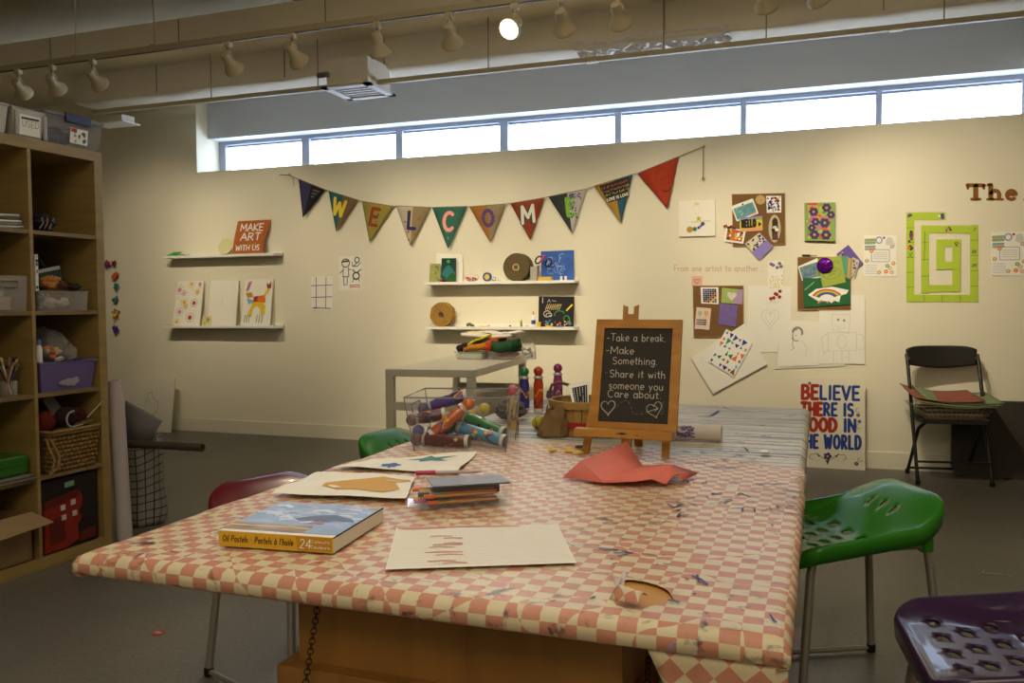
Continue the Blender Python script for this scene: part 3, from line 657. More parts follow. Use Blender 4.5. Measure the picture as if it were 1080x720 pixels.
a, c2 = on(567.6, 290, 1, 6.05), on(581.6, 293.5, 1, 6.05); mb = MB(); mb.box((a.x, 6.04, zC+.0005), (c2.x, 6.09, zC+.028), mat('d8b040', .7), bev=.004); tag(mb.build('sponge'), 'yellow block lying in front of the blue painting', 'sponge')
p = lean((570.5, 265), (605, 263.7), (605, 293.5), (571, 293.5), zC, 6.11, 6.155); p.h = .002; mb = slab(MB(), p, mat('2f5cb0', .7, var=.3, scale=14), .01)
R = random.Random(3)
for i in range(26):
    cx, cy = R.uniform(.15, .85), R.uniform(.2, .85); stroke(mb, p, ell(cx, cy, R.uniform(.05, .13), R.uniform(.05, .15), R.uniform(0, 180), R.uniform(200, 330), 8), R.uniform(.002, .006), R.choice([mat('6a90d8', .7), mat('1f3f90', .7), mat('9ab4e0', .7)]), .002+i*.0001)
tag(mb.build('painted_canvas'), 'small blue swirling canvas at the right end of the twine shelf', 'painting')
for px in (592, 596.5): a = on(px, 292, 1, 6.07); mb = MB(); mb.tube([(a.x, 6.07, zC+.001), (a.x, 6.07, zC+.03)], .009, PAPER, 10); tag(mb.build('paint_pot'), 'tiny white pot before the blue painting, %s of the pair' % ('left' if px < 595 else 'right'), 'pot')
# ---- centre lower ledge
rp = mat('a8803c', .95, var=.35, scale=60, bump=.4); c = on(465, 328.7, 1, 6.06); r = .092; c = V((c.x, 6.065, zD+r+.001))
mb, M = coil(c, r, rp, AX, 7, seed=4)
for k in range(5): mb.tube([M@V(((r-.004+.006*math.sin(i*2.1+k))*math.cos(2*PI*i/24), (r-.004)*math.sin(2*PI*i/24), -.004-k*.013)) for i in range(24)], .009, rp, 5, closed=True)
tag(mb.build('rope_coil'), 'round coil of golden brown rope on the lower centre shelf', 'rope')
def sm(name, px, label, cat, f):
    a = on(px, 341, 1, 6.07); mb = MB(); f(mb, a.x, 6.07, zD+.0005); return tag(mb.build(name), label, cat)
def fcat(mb, x, y, z):
    for i in range(5): mb.ball((x-.022+i*.011, y, z+.012+.006*math.sin(i*1.2)), .0125, mat('5a6a2a', .8), 10)
sm('pompom_caterpillar', 496, 'small dark green caterpillar of pompoms on the lower centre shelf', 'toy', fcat)
sm('yellow_tool', 511, 'flat yellow stick lying on the lower centre shelf', 'stick', lambda mb, x, y, z: (mb.box((x-.04, y-.01, z), (x+.03, y+.01, z+.006), YEL, bev=.002), mb.ball((x+.035, y, z+.007), .007, TAN, 8, (1.6, 1, 1))))
sm('pebble', 538, 'dark pebble near the middle of the lower centre shelf', 'pebble', lambda mb, x, y, z: mb.ball((x, y, z+.006), .006, INK, 8, (1.4, 1, 1)))
sm('pebble', 481, 'pale pebble right of the rope coil', 'pebble', lambda mb, x, y, z: mb.ball((x, y, z+.006), .006, WHT, 8, (1.2, 1, 1)))
sm('glue_stick', 549.6, 'upright thin lime green tube on the lower centre shelf', 'tube', lambda mb, x, y, z: (mb.tube([(x, y, z), (x, y, z+.035)], .008, mat('8a9a2a', .6), 10), mb.tube([(x, y, z+.035), (x, y, z+.05)], .0085, LIME, 10)))
def fgl(mb, x, y, z):
    mb.lathe([(.015, 0), (.016, .005), (.016, .07), (.008, .085), (.006, .09)], WHT, Matrix.Translation((x, y, z)), 14); mb.lathe([(.0165, .02), (.0165, .05)], BLU, Matrix.Translation((x, y, z)), 14)
    mb.lathe([(.006, .09), (.003, .118), (.0001, .12)], ORANGE, Matrix.Translation((x, y, z)), 10)
sm('glue_bottle', 562.6, 'white glue bottle with a blue label beside the chalk drawing', 'glue', fgl)
sm('clay_scrap', 556, 'whitish scrap left of the glue bottle', 'scrap', lambda mb, x, y, z: mb.ball((x, y, z+.007), .007, GREYP, 8, (1.3, 1, 1)))
sm('yellow_cup', 569, 'small yellow cup in front of the chalk drawing', 'cup', lambda mb, x, y, z: mb.lathe([(.013, 0), (.016, .036), (.013, .036), (.011, .004)], YEL, Matrix.Translation((x, y-.01, z)), 14))
p = lean((568.3, 312.4), (605.5, 312.6), (605, 342.5), (567.8, 342), zD, 6.1, 6.15); p.h = .002; mb = slab(MB(), p, mat('211f22', .85), .006, TAN)
CH_ = [mat('c8b878', .9), mat('3a9a5a', .9), mat('e0c830', .9), mat('4a70c0', .9), mat('c86a3a', .9), mat('d8d4c8', .9), mat('8a4a9a', .9)]
text(mb, p, 'I', .1*p.W, .78*p.H, .04, CH_[5], .006); stroke(mb, p, [(.25, .8), (.3, .9), (.33, .8)], .003, CH_[5]); stroke(mb, p, [(.38, .86), (.5, .84)], .003, CH_[5])
for i in range(8): stroke(mb, p, [(.2+.055*i, .56), (.26+.055*i, .74)], .005, CH_[0])
stroke(mb, p, [(.2, .6), (.62, .72)], .003, CH_[0]); stroke(mb, p, ell(.25, .42, .1, .1, 30, 330), .005, CH_[5]); stroke(mb, p, ell(.3, .38, .08, .06, -60, 200), .005, CH_[5])
stroke(mb, p, ell(.6, .4, .14, .12, 20, 200), .006, CH_[1]); stroke(mb, p, ell(.8, .26, .08, .1, 0, 300), .006, CH_[1]); stroke(mb, p, [(.86, .3), (.93, .08)], .006, CH_[1]); stroke(mb, p, [(.8, .54), (.95, .72)], .012, CH_[2])
stroke(mb, p, [(.26, .12), (.34, .22)], .009, CH_[3]); blobs(mb, p, 16, CH_, .006, .012, 3, (.2, .9), (.03, .16), h=.0025)
tag(mb.build('chalk_drawing'), 'small blackboard with coloured chalk doodles at the right end of the lower shelf', 'drawing')
sm('chalk_stick', 580, 'orange chalk stick lying before the chalk drawing', 'chalk', lambda mb, x, y, z: mb.tube([(x-.025, y-.02, z+.005), (x+.025, y-.02, z+.005)], .005, YEL, 8))
sm('chalk_stick', 590, 'purple chalk stick lying before the chalk drawing', 'chalk', lambda mb, x, y, z: mb.tube([(x-.02, y-.02, z+.005), (x+.035, y-.015, z+.005)], .005, PUR, 8))

# ---- loose drawings at the left
p = wpan((327.5, 291), (351.5, 291), (351, 327.3), (328, 327.3), .004); mb = slab(MB(), p, PAPER, .001)
for v in (.38, .72): stroke(mb, p, [(.04, v), (.96, v+.02)], .006, mat('7a3a9a', .8))
for u in (.24, .68): stroke(mb, p, [(u, .06), (u+.01, .96)], .006, mat('a84a5a', .8))
stroke(mb, p, [(.1, .08), (.9, .06)], .006, INK); tag(mb.build('grid_drawing'), 'small paper with purple and red crossing lines on the wall', 'drawing')
p = wpan((357.5, 270.5), (381.5, 269.5), (381.5, 306), (357.5, 306), .004); mb = slab(MB(), p, PAPER, .001); w = .0065
stroke(mb, p, ell(.3, .8, .17, .12), w*1.2, INK); stroke(mb, p, [(.16, .84), (.42, .86)], w*2, INK); stroke(mb, p, [(.2, .66), (.18, .4), (.44, .4), (.42, .66)], w, INK); stroke(mb, p, [(.2, .6), (.04, .5)], w, INK); stroke(mb, p, [(.42, .62), (.52, .6)], w, INK)
stroke(mb, p, [(.22, .4), (.22, .16), (.3, .16)], w, INK); stroke(mb, p, [(.38, .4), (.36, .16)], w, INK)
stroke(mb, p, ell(.8, .88, .1, .08), w*1.3, INK); stroke(mb, p, [(.78, .78), (.62, .7), (.82, .7), (.96, .8)], w, INK); stroke(mb, p, ell(.76, .42, .14, .1), w*1.8, INK); stroke(mb, p, [(.7, .54), (.6, .6)], w*1.4, INK); stroke(mb, p, [(.82, .52), (.96, .6)], w*1.4, INK); stroke(mb, p, [(.66, .32), (.6, .24)], w, INK); stroke(mb, p, [(.86, .32), (.9, .26)], w, INK)
OR2 = mat('b8542a', .8); stroke(mb, p, [(.5, .14), (.9, .16), (.9, .04)], w, OR2); stroke(mb, p, [(.52, .05), (.5, .16)], w, OR2); stroke(mb, p, [(.55, .1), (.85, .1)], w, OR2); stroke(mb, p, [(.6, .7), (.58, .82)], w, OR2)
tag(mb.build('stick_figure_drawing'), "paper with a child's black ink stick people on the wall", 'drawing')
# ---- paper chain of flowers at far left
R = random.Random(11)
def cluster(px, py, n, cols, r, label):
    c = on(px, py, 1, 6.14); mb = MB()
    for i in range(n):
        a = R.uniform(0, 6.3); d = R.uniform(0, r); q = c+V((math.cos(a)*d, R.uniform(-.02, .01), math.sin(a)*d)); t = R.uniform(0, 6)
        e1 = V((math.cos(t), R.uniform(-.5, .5), math.sin(t))).normalized(); e2 = V((-math.sin(t), R.uniform(-.5, .5), math.cos(t))).normalized(); s = R.uniform(.028, .048)
        mb.prism([q-e1*s, q+e2*s*.7, q+e1*s, q-e2*s*.5], (0, .0015, 0), R.choice(cols))
    tag(mb.build('paper_flower'), label, 'paper flower', 'folded paper flowers in the wall strand')
cluster(113.5, 278, 5, [PUR, RED, ORANGE, NAVY], .02, 'purple and red folded flower at the top left of the strand')
cluster(121, 278, 4, [RED, mat('7a2030', .8)], .015, 'dark red folded flower at the top right of the strand')
cluster(121, 291, 8, [NAVY, ORANGE, BLU, mat('c85a2a', .8)], .025, 'blue and orange folded flower, third down the strand')
cluster(123, 302, 4, [GRN, YEL, TEAL], .014, 'green folded flower below the blue and orange one')
cluster(121.5, 316, 5, [RED, TEAL, BRN], .015, 'small red folded flower at the middle of the strand')
cluster(122, 331, 9, [ORANGE, BLU, NAVY, YEL, TEAL], .028, 'large many coloured folded flower low in the strand')
cluster(122.5, 347, 5, [PUR, NAVY], .018, 'purple folded flower at the bottom of the strand')

# ---- boards and cards on the right half
def board(name, tl, tr, br, bl, label, th=.012):
    p = wpan(tl, tr, br, bl, th); mb = slab(MB(), p, CORK, th-.001, CORKF)
    for a, c in (((0, 0), (1, .012)), ((0, .988), (1, 1)), ((0, 0), (.012, 1)), ((.988, 0), (1, 1))): fill(mb, p, [(a[0], a[1]), (c[0], a[1]), (c[0], c[1]), (a[0], c[1])], CORKF, .001)
    return tag(mb.build(name), label, 'cork board')
def card(tl, tr, br, bl, m, lab, cat, off=.018, name='art_card', draw=None, th=.0015, side=None, group=None):
    p = wpan(tl, tr, br, bl, off); mb = slab(MB(), p, m, th, side)
    if draw: draw(mb, p)
    return tag(mb.build(name), lab, cat, group)
board('cork_board', (771.7, 204.5), (828, 203.5), (828.3, 258), (773, 260), 'square cork board holding the HELLO card')
board('cork_board', (841, 271), (897.5, 270.4), (897.5, 327), (841, 327), 'cork board mostly covered by the rainbow card')
board('cork_board', (730.6, 301), (784, 301), (784.5, 355), (731.6, 355.8), 'cork board holding the quilt and heart cards')
def d_canvas(mb, p):
    W2 = mat('e8e4cc', .8); fill(mb, p, [(.42, .86), (.44, .92), (.5, .95), (.56, .92), (.58, .86)], mat('dcdc9a', .8)); stroke(mb, p, ell(.5, .74, .1, .12), .004, W2); stroke(mb, p, [(.34, .4), (.85, .42)], .01, mat('dcdc9a', .8))
    pts = [(.55+(.085 if k % 2 == 0 else .035)*math.cos(PI/2+k*PI/5), .49+(.09 if k % 2 == 0 else .038)*math.sin(PI/2+k*PI/5)) for k in range(10)]; fill(mb, p, pts, mat('b8a82a', .7), .003)
    disc(mb, p, .3, .19, .022, mat('b8862a', .6), .003); disc(mb, p, .44, .2, .016, mat('2a7a5a', .6), .003); disc(mb, p, .55, .24, .011, PUR, .003); disc(mb, p, .66, .34, .014, mat('3a2a9a', .5), .003); disc(mb, p, .61, .28, .008, BLU, .0035)
card((716, 211.8), (754, 210.6), (754.4, 248.5), (716.3, 249.5), CANV, 'square white canvas with a gold star and round gems', 'canvas', .02, 'gem_canvas', d_canvas, .019)
def d_sea(mb, p):
    p.h = .001; fill(mb, p, [(.06, .08), (.94, .08), (.94, .8), (.06, .8)], mat('6aa0a4', .7, var=.3, scale=20)); blobs(mb, p, 10, [mat('8ab8ba', .7), mat('5a9098', .7)], .01, .02, 2, (.15, .85), (.3, .7), h=.0014); fill(mb, p, [(.5, .08), (.94, .08), (.94, .2)], mat('b09a9a', .7), .0018); disc(mb, p, .5, .86, .006, INK, .002)
card((771, 217.5), (794, 209), (800, 225), (777, 233.5), PAPER, 'seascape card in blue green pinned top left of the HELLO board', 'card', .016, draw=d_sea)
def d_hello(mb, p):
    p.h = .001; fill(mb, p, [(0, .86), (1, .9), (1, 1), (0, 1)], mat('9a86c8', .8)); fill(mb, p, [(0, .7), (1, .76), (1, .9), (0, .86)], mat('88b06a', .8)); fill(mb, p, [(0, .0), (1, .0), (1, .22), (0, .16)], mat('e8a078', .8), .0012)
    fittext(mb, p, 'HELLO', .1, .74, .3, .05, INK, .0135, hh=.002); fill(mb, p, [(.82, .28), (.97, .44), (.82, .62)], INK, .002)
card((780, 229.4), (804, 227.5), (804.3, 243), (780.5, 244.6), mat('e2c84a', .8), 'yellow card painted with the word HELLO', 'card', .019, draw=d_hello)
mb = MB(); p = wpan((797, 205.6), (807, 205.6), (807, 215.6), (797, 215.6), .016); flower(mb, p, .5, .5, .034, TAN, mat('e0c080', .8), 8, .002); slab(mb, Panel(*[p.P(*q) for q in ((.3, .7), (.7, .7), (.7, .3), (.3, .3))]), TAN, .003); disc(mb, p, .5, .5, .005, BRN, .0035); tag(mb.build('wooden_flower'), 'small pale wooden flower pinned at the top of the HELLO board', 'ornament')
def d_mos(cols, n, r0, r1, seed, u=(.05, .95), v=(.05, .95)): return lambda mb, p: blobs(mb, p, n, cols, r0, r1, seed, u, v, 5, .0008)
card((808, 206.5), (824, 206.5), (824, 224), (808.7, 224.4), WHT, 'small square card of blue and black leaf marks', 'card', .016, draw=d_mos([BLU, INK, PUR, ORANGE, NAVY], 60, .006, .011, 4))
mb = MB(); p = wpan((810, 226), (824, 226), (824, 256), (810, 256), .016); o = [(.5+.46*math.cos(t)*(1 if math.sin(t) > -.3 else .95), .5+.49*math.sin(t)) for t in [2*PI*i/24 for i in range(24)]]
mb.prism([p.P(*q, 0) for q in o], -p.n*.002, mat('c8bc98', .8)); fill(mb, p, [(.3, .45), (.32, .8), (.5, .9), (.72, .82), (.78, .45), (.7, .2), (.3, .2)], mat('4a3428', .8), .001); disc(mb, p, .52, .52, .016, mat('e0d8cc', .8), .0015); disc(mb, p, .4, .45, .012, INK, .0018); disc(mb, p, .66, .46, .012, WHT, .002); fill(mb, p, [(.3, .1), (.35, .3), (.7, .32), (.8, .1)], mat('6a3a40', .8), .0022); disc(mb, p, .56, .7, .018, mat('3a2a20', .8), .0024)
tag(mb.build('oval_charm'), 'oval brown collage shape at the right of the HELLO board', 'ornament')
def d_bf(mb, p): fill(mb, p, [(.08, .12), (.9, .12), (.9, .9), (.08, .9)], mat('c8702a', .7), .001); blobs(mb, p, 26, [mat('2a5a2a', .7), ORANGE, YEL, mat('304a8a', .7), WHT, RED], .008, .016, 6, (.14, .84), (.2, .84), h=.0012)
card((766, 238.5), (786.5, 243.3), (784, 257), (763.7, 254.2), WHT, 'white bordered card with an orange pattern, left of the violet card', 'card', .02, draw=d_bf)
mb = MB(); p = wpan((763, 236), (776, 238), (776, 242), (763, 241), .028); 
for i in range(7): mb.ball(p.P(.08+.14*i, .5+.2*math.sin(i*2)), .008, mat('7a2a1c', .8), 8)
tag(mb.build('beaded_trim'), 'short dark red beaded strip on top of the orange patterned card', 'ornament')
card((801, 245), (815.6, 260), (800.6, 274.4), (785.6, 257), mat('9384cc', .8, var=.1, scale=40), 'violet diamond card with a dotted half below the HELLO board', 'card', .022, draw=lambda mb, p: (fill(mb, p, [(0, .02), (.5, .02), (.5, .98), (0, .98)], mat('d8d0b8', .8), .0006), blobs(mb, p, 34, [INK, YEL, PUR, WHT, NAVY], .006, .011, 6, (.05, .5), (.06, .94), h=.001)), th=.006, side=PAPER)
def d_fl(mb, p):
    blobs(mb, p, 90, [mat('6ab04a', .8), mat('c86a4a', .8), mat('d8a050', .8), mat('a8c850', .8), mat('c8709a', .8)], .012, .024, 5, (.1, .9), (.08, .92), h=.001)
    for u, v, r in ((.3, .76, .03), (.72, .86, .03), (.86, .68, .026), (.36, .5, .028), (.66, .47, .034), (.24, .34, .026), (.32, .16, .032), (.7, .16, .034)): flower(mb, p, u, v, r, mat('453268', .7), mat('c8a03a', .7), 6, .003)
    fill(mb, p, [(.1, .94), (.4, .94), (.4, .99), (.1, .99)], mat('c84a4a', .8), .0035)
card((848.4, 213.8), (881, 213.2), (881, 254.4), (848.7, 253.6), mat('8aa858', .8), 'small canvas of dark violet flowers on green and orange', 'painting', .03, 'flower_painting', d_fl, .029, mat('5a3028', .8))
# cards around the rainbow board
mb = MB(); p = wpan((846, 267.5), (858, 267.5), (858, 271), (846, 271), .02); mb.tube([p.P(0, .5), p.P(.7, .5)], .006, INK, 8); mb.tube([p.P(.7, .5), p.P(1.3, .45)], .004, STEEL, 8); tag(mb.build('marker_pen'), 'black pen lying on top edge of the rainbow cork board', 'pen')
card((894.8, 258), (910.5, 277.6), (897, 290), (882, 268), mat('6a55a4', .8), 'violet diamond card with brown pieces at the right of the rainbow board', 'card', .014, draw=lambda mb, p: blobs(mb, p, 20, [BRN, WHT, INK, TAN], .006, .012, 3, (.1, .9), (.1, .5), h=.001))
card((891, 271), (899.5, 272.5), (897.5, 295), (890, 291), mat('b09a60', .8), 'tan striped card fanned beside the green swatch', 'card', .017, draw=lambda mb, p: [stroke(mb, p, [(u, .03), (u, .97)], .004, mat('d8c890', .8)) for u in (.25, .6)])
card((899, 271), (906.5, 274.5), (901.5, 294), (897, 290), mat('c8c0b0', .8), 'narrow pale card with dark blots fanned beside the tan striped card', 'card', .0155, draw=lambda mb, p: blobs(mb, p, 12, [BRN, INK], .004, .009, 8, h=.001))
card((884, 269.5), (894, 270.4), (893.5, 291), (886, 290), mat('5aa078', .8), 'teal green swatch card beside the purple foil disc card', 'card', .019)
card((841.5, 281), (862, 272), (868, 292), (846, 296), PAPER, 'blue grey seascape card at the upper left of the rainbow board', 'card', .016, draw=lambda mb, p: (fill(mb, p, [(.05, .06), (.95, .06), (.95, .82), (.05, .9)], mat('7a93a0', .8, var=.35, scale=30), .001), blobs(mb, p, 12, [mat('5a7a9a', .8), mat('8a9a70', .8)], .008, .02, 9, (.1, .9), (.12, .75), h=.0014)))
def d_rb(mb, p):
    fill(mb, p, [(.1, .42), (.28, .62), (.62, .7), (.97, .56), (.92, .42), (.8, .36), (.76, .1), (.66, .18), (.6, .08), (.52, .2), (.4, .14), (.3, .2)], WHT, .001)
    for k, hx in enumerate(('b8382a', 'e07a2a', 'e8c83a', '3a9a4a', '2f4fb0', '7a4aa0')):
        r = .34-.028*k; 
        for cx, cy, s, a0_, a1_ in ((.5, .22, 1, 25, 155), (.42, .06, .42, 20, 160)):
            a = ell(cx, cy, r*s, r*s*1.15, a0_, a1_, 14); b2 = ell(cx, cy, (r-.028)*s, (r-.028)*s*1.15, a1_, a0_, 14); mm = mat(hx, .7)
            for i in range(14): fill(mb, p, [a[i], a[i+1], b2[13-i], b2[14-i]], mm, .0016)
    fill(mb, p, [(.4, .2), (.36, .3), (.44, .36), (.52, .32), (.6, .36), (.62, .26), (.55, .16)], WHT, .0022)
    stroke(mb, p, [(.04, .6), (.24, .86)], .007, mat('8ab088', .8), .001)
card((846.6, 293), (896.6, 294), (897, 320.8), (847.8, 324), mat('24663a', .8), 'green card with a paper rainbow between white clouds', 'card', .021, draw=d_rb)
card((862, 273), (887, 269.5), (892, 297.5), (867.7, 303.2), mat('a4b44c', .8), 'lime green note with faint writing and a purple foil disc', 'card', .026, draw=lambda mb, p: (stroke(mb, p, ell(.5, .42, .38, .2), .0025, mat('6a7a3a', .8), .001), stroke(mb, p, [(.3, .46), (.7, .5)], .003, mat('5a6a3a', .8), .001), stroke(mb, p, [(.36, .36), (.62, .4)], .003, mat('5a6a3a', .8), .001), stroke(mb, p, ell(.7, .7, .15, .14, 0, 200), .0025, mat('6a7a3a', .8), .001)))
mb = MB(); c = on(870, 279.8, 1, 6.135); M = Matrix.Translation(c) @ Matrix.Rotation(math.radians(90), 4, 'X')
mb.lathe([(.05, -.004), (.052, 0), (.046, .006), (.0001, .009)], mat('6a1a9a', .15, metal=.9, var=.5, scale=60, bump=.8, bscale=90), M, 20); tag(mb.build('foil_disc'), 'shiny purple foil disc on the lime green note', 'ornament')
# bookmark, note, lower board cards
def d_bm(mb, p):
    for x, y in ((.2, .93), (.34, .9), (.75, .94), (.85, .86), (.6, .84)): flower(mb, p, x, y, .012, R_rand([PUR, mat('5a6a4a', .8), mat('8a8aa8', .8)]), YEL, 5, .001)
    for k in range(4): scrib(mb, p, .1, .88, .58-.085*k, .022, mat('d8c85a', .8), .005, k+3, .001)
    for x, y in ((.2, .08), (.5, .2), (.8, .26), (.78, .12), (.4, .1), (.6, .18)): flower(mb, p, x, y, .013, mat('8a2418', .8), RED, 5, .001)
_rr = random.Random(2); R_rand = lambda l: _rr.choice(l)
def d_heartp(mb, p): stroke(mb, p, heart_pts(.53, .52, .17, 1.15), .0025, FAINT, .001); stroke(mb, p, heart_pts(.53, .52, .1, 1.15), .002, FAINT, .001)
card((789.6, 300.6), (835.5, 302.2), (833, 371.7), (786, 371), PAPER, 'large white sheet with a faint pencil heart', 'drawing', .006, 'pencil_drawing', d_heartp)
card((810, 275.4), (826.3, 275), (825.6, 318.3), (809.8, 318.3), PAPER, 'tall narrow white strip with yellow writing and red flowers', 'bookmark', .009, 'bookmark', d_bm)
card((729.5, 291), (740.7, 291), (740.7, 301.6), (729.5, 301.6), mat('e8b8a4', .8), 'small pink note with a drawn heart above the cork board', 'note', .005, 'sticky_note', lambda mb, p: stroke(mb, p, heart_pts(.5, .5, .27), .004, mat('a8605a', .8), .001))
def d_quilt(mb, p):
    for i in range(6):
        for j in range(7):
            c = [INK, BLU, INK, RED, INK, PUR, ORANGE, INK, GRN, YEL][(i*3+j*7) % 10] if (i+j) % 2 else INK
            fill(mb, p, [(.12+i*.13, .08+j*.12), (.12+i*.13+.115, .08+j*.12), (.12+i*.13+.115, .08+j*.12+.105), (.12+i*.13, .08+j*.12+.105)], c, .001)
card((739, 302.8), (757.6, 302.8), (758, 320.7), (739.5, 319.9), WHT, 'white card with a dark woven checked square', 'card', .016, draw=d_quilt)
card((761.5, 303.4), (784, 305.5), (783, 320.9), (760.5, 319), mat('a8bc6a', .8, var=.1), 'green and violet card with a white paper heart', 'card', .016, draw=lambda mb, p: (fill(mb, p, [(.55, 0), (1, 0), (1, 1), (.75, 1)], mat('b49ab8', .8), .0006), fill(mb, p, heart_pts(.48, .52, .34, .65)[:-1], mat('dcd8cc', .8), .0015)))
card((734.6, 323.8), (750, 325), (748, 347.8), (732.6, 346.6), mat('e6cdc0', .8), 'small pink card with hearts and handwriting', 'card', .016, draw=lambda mb, p: (fill(mb, p, heart_pts(.27, .72, .17, .8)[:-1], mat('9ac0a0', .8), .001), fill(mb, p, heart_pts(.7, .74, .2, .8)[:-1], mat('d8b060', .8), .001), [stroke(mb, p, [(.1, .42-.1*k), (.75, .44-.1*k)], .007, INK, .001) for k in range(3)]))
card((759.5, 319.7), (778.4, 321.8), (775.8, 344.8), (757.4, 342), mat('7a68a8', .8, var=.2, scale=30), 'plain violet card on the lower left cork board', 'card', .018)
card((728.5, 377.4), (785, 341), (809, 384), (752, 415), PAPER, 'large grey white paper tilted as a diamond on the wall', 'paper', .02, 'paper_sheet', None)
def d_col(mb, p):
    R = random.Random(9); cs = [BLU, TEAL, GRN, ORANGE, PUR, mat('8a5a2a', .8), mat('b84a2a', .8), LBLU, mat('a8b02a', .8), mat('4a2a7a', .8)]
    for i in range(6):
        for j in range(6):
            if R.random() < .25: continue
            cx, cy = .09+i*.165, .09+j*.165; a = R.uniform(0, 6); r = R.uniform(.07, .13)
            fill(mb, p, [(min(.98, max(.02, cx+r*R.uniform(.5, 1.1)*math.cos(a+k*2.09))), min(.98, max(.02, cy+r*R.uniform(.5, 1.1)*math.sin(a+k*2.09)))) for k in range(3)], R.choice(cs), .001+.00001*(i*6+j))
card((766, 346.8), (793.7, 361.5), (773.7, 397.7), (746.9, 380.8), WHT, 'white card of scattered coloured triangles over the tilted paper', 'card', .03, draw=d_col, th=.003)
card((824, 339.5), (893, 341), (891.5, 386), (817, 389), mat('e2decf', .8), 'white sheet mostly hidden behind the portrait and robot drawings', 'paper', .007, 'paper_sheet')
def d_port(mb, p):
    stroke(mb, p, ell(.44, .68, .1, .13, 80, 300), .006, PENCIL, .001); stroke(mb, p, ell(.46, .74, .12, .11, -20, 170), .014, PENCIL, .001); stroke(mb, p, [(.36, .56), (.34, .46), (.4, .4), (.3, .34)], .003, PENCIL, .001); stroke(mb, p, [(.54, .58), (.62, .52), (.7, .4), (.68, .2)], .0025, FAINT, .001); stroke(mb, p, [(.4, .68), (.44, .67)], .004, PENCIL, .001); stroke(mb, p, [(.33, .62), (.36, .55)], .004, PENCIL, .001)
card((822.6, 337.4), (864, 339), (863.5, 385), (820, 386.5), PAPER, 'white sheet with a pencil portrait beside the robot drawing', 'drawing', .012, 'pencil_drawing', d_port)
def d_rob(mb, p):
    w = .0022; stroke(mb, p, [(.3, .5), (.28, .72), (.68, .72), (.66, .44), (.3, .5)], w, FAINT, .001); disc(mb, p, .42, .64, .008, PENCIL, .001); disc(mb, p, .55, .63, .008, PENCIL, .001); stroke(mb, p, ell(.48, .57, .1, .06, 200, 340), w, FAINT, .001)
    stroke(mb, p, [(.2, .18), (.2, .45), (.82, .46), (.82, .2), (.2, .18)], w, FAINT, .001); stroke(mb, p, [(.2, .44), (.05, .38), (.1, .14), (.2, .2)], w, FAINT, .001); stroke(mb, p, [(.82, .44), (.96, .42), (.98, .2), (.82, .22)], w, FAINT, .001)
    stroke(mb, p, [(.32, .18), (.32, .02)], w, FAINT, .001); stroke(mb, p, [(.5, .18), (.5, .02)], w, FAINT, .001); stroke(mb, p, [(.66, .18), (.66, .02)], w, FAINT, .001); stroke(mb, p, ell(.5, .32, .1, .1), w, FAINT, .001); stroke(mb, p, [(.18, .84), (.7, .85)], .006, FAINT, .001)
card((864, 311), (912, 311), (912.3, 383.7), (864, 383), PAPER, 'white sheet with a pencil robot, under the rainbow board', 'drawing', .0095, 'pencil_drawing', d_rob)
# flyers
def d_fly(mb, p):
    g = mat('9aa87c', .8); 
    for v in (.9, .83, .74, .68): stroke(mb, p, [(.06, v-.02), (.34, v-.01)], .018 if v > .8 else .014, g if v != .74 else mat('8c9cb8', .8), .001)
    stroke(mb, p, ell(.47, .88, .09, .075), .008, mat('8a9ac8', .8), .001); disc(mb, p, .62, .94, .008, OR2, .001); blobs(mb, p, 14, [mat('d0cfc8', .8)], .012, .02, 4, (.72, .95), (.78, .92), h=.0009)
    stroke(mb, p, [(.24, .36), (.78, .36), (.78, .65), (.24, .65), (.24, .36)], .004, mat('9a94b8', .8), .001)
    for k in range(4): stroke(mb, p, [(.3, .58-.05*k), (.72, .58-.05*k)], .003, mat('b8b4c0', .8), .001)
    for k in range(5): stroke(mb, p, [(.05, .27-.05*k), (.4, .27-.05*k)], .003, mat('b0acc8', .8), .001)
    for x, y, mm in ((.24, .62, ORANGE), (.1, .38, TAN), (.86, .72, mat('c8a898', .8)), (.72, .26, mat('7aa83a', .8)), (.9, .32, mat('d0a060', .8)), (.68, .12, ORANGE), (.47, .1, mat('c0a850', .8)), (.85, .1, mat('d8a8a0', .8)), (.8, .2, mat('d8b8b0', .8))): flower(mb, p, x, y, .014, mm, WHT, 5, .001)
card((910.8, 247.9), (945.8, 248.1), (945.8, 291.5), (910.8, 291.5), PAPER, 'printed flyer left of the green paper spiral', 'flyer', .004, 'flyer', d_fly)
card((1045.2, 244.6), (1084, 244), (1084, 290.6), (1045.2, 290.4), PAPER, 'printed flyer right of the green paper spiral, cut by the frame', 'flyer', .004, 'flyer', d_fly)
# green spiral of taped strips
mb = MB(); LG = mat('b4cc3c', .8, var=.06, scale=12); cz = on(955, 320, 1, 6.168)
sx = 4.8
def strip(x0, y0, x1, y1, k):
    q = [on(900+x0/sx, 180+y0/sx, 1, 6.168-.0006*k), on(900+x1/sx, 180+y0/sx, 1, 6.168-.0006*k), on(900+x1/sx, 180+y1/sx, 1, 6.168-.0006*k), on(900+x0/sx, 180+y1/sx, 1, 6.168-.0006*k)]
    pp = Panel(*q); slab(mb, pp, LG, .0005); return pp
strips = [(268, 210, 467, 250), (268, 214, 308, 665), (270, 627, 633, 664), (591, 274, 632, 662), (343, 277, 630, 316), (343, 279, 382, 620), (345, 578, 543, 613), (502, 348, 543, 612), (420, 347, 543, 384), (420, 348, 461, 500), (420, 460, 541, 498)]
pps = [strip(*s, k+1) for k, s in enumerate(strips)]
DKG = mat('7a9a20', .8)
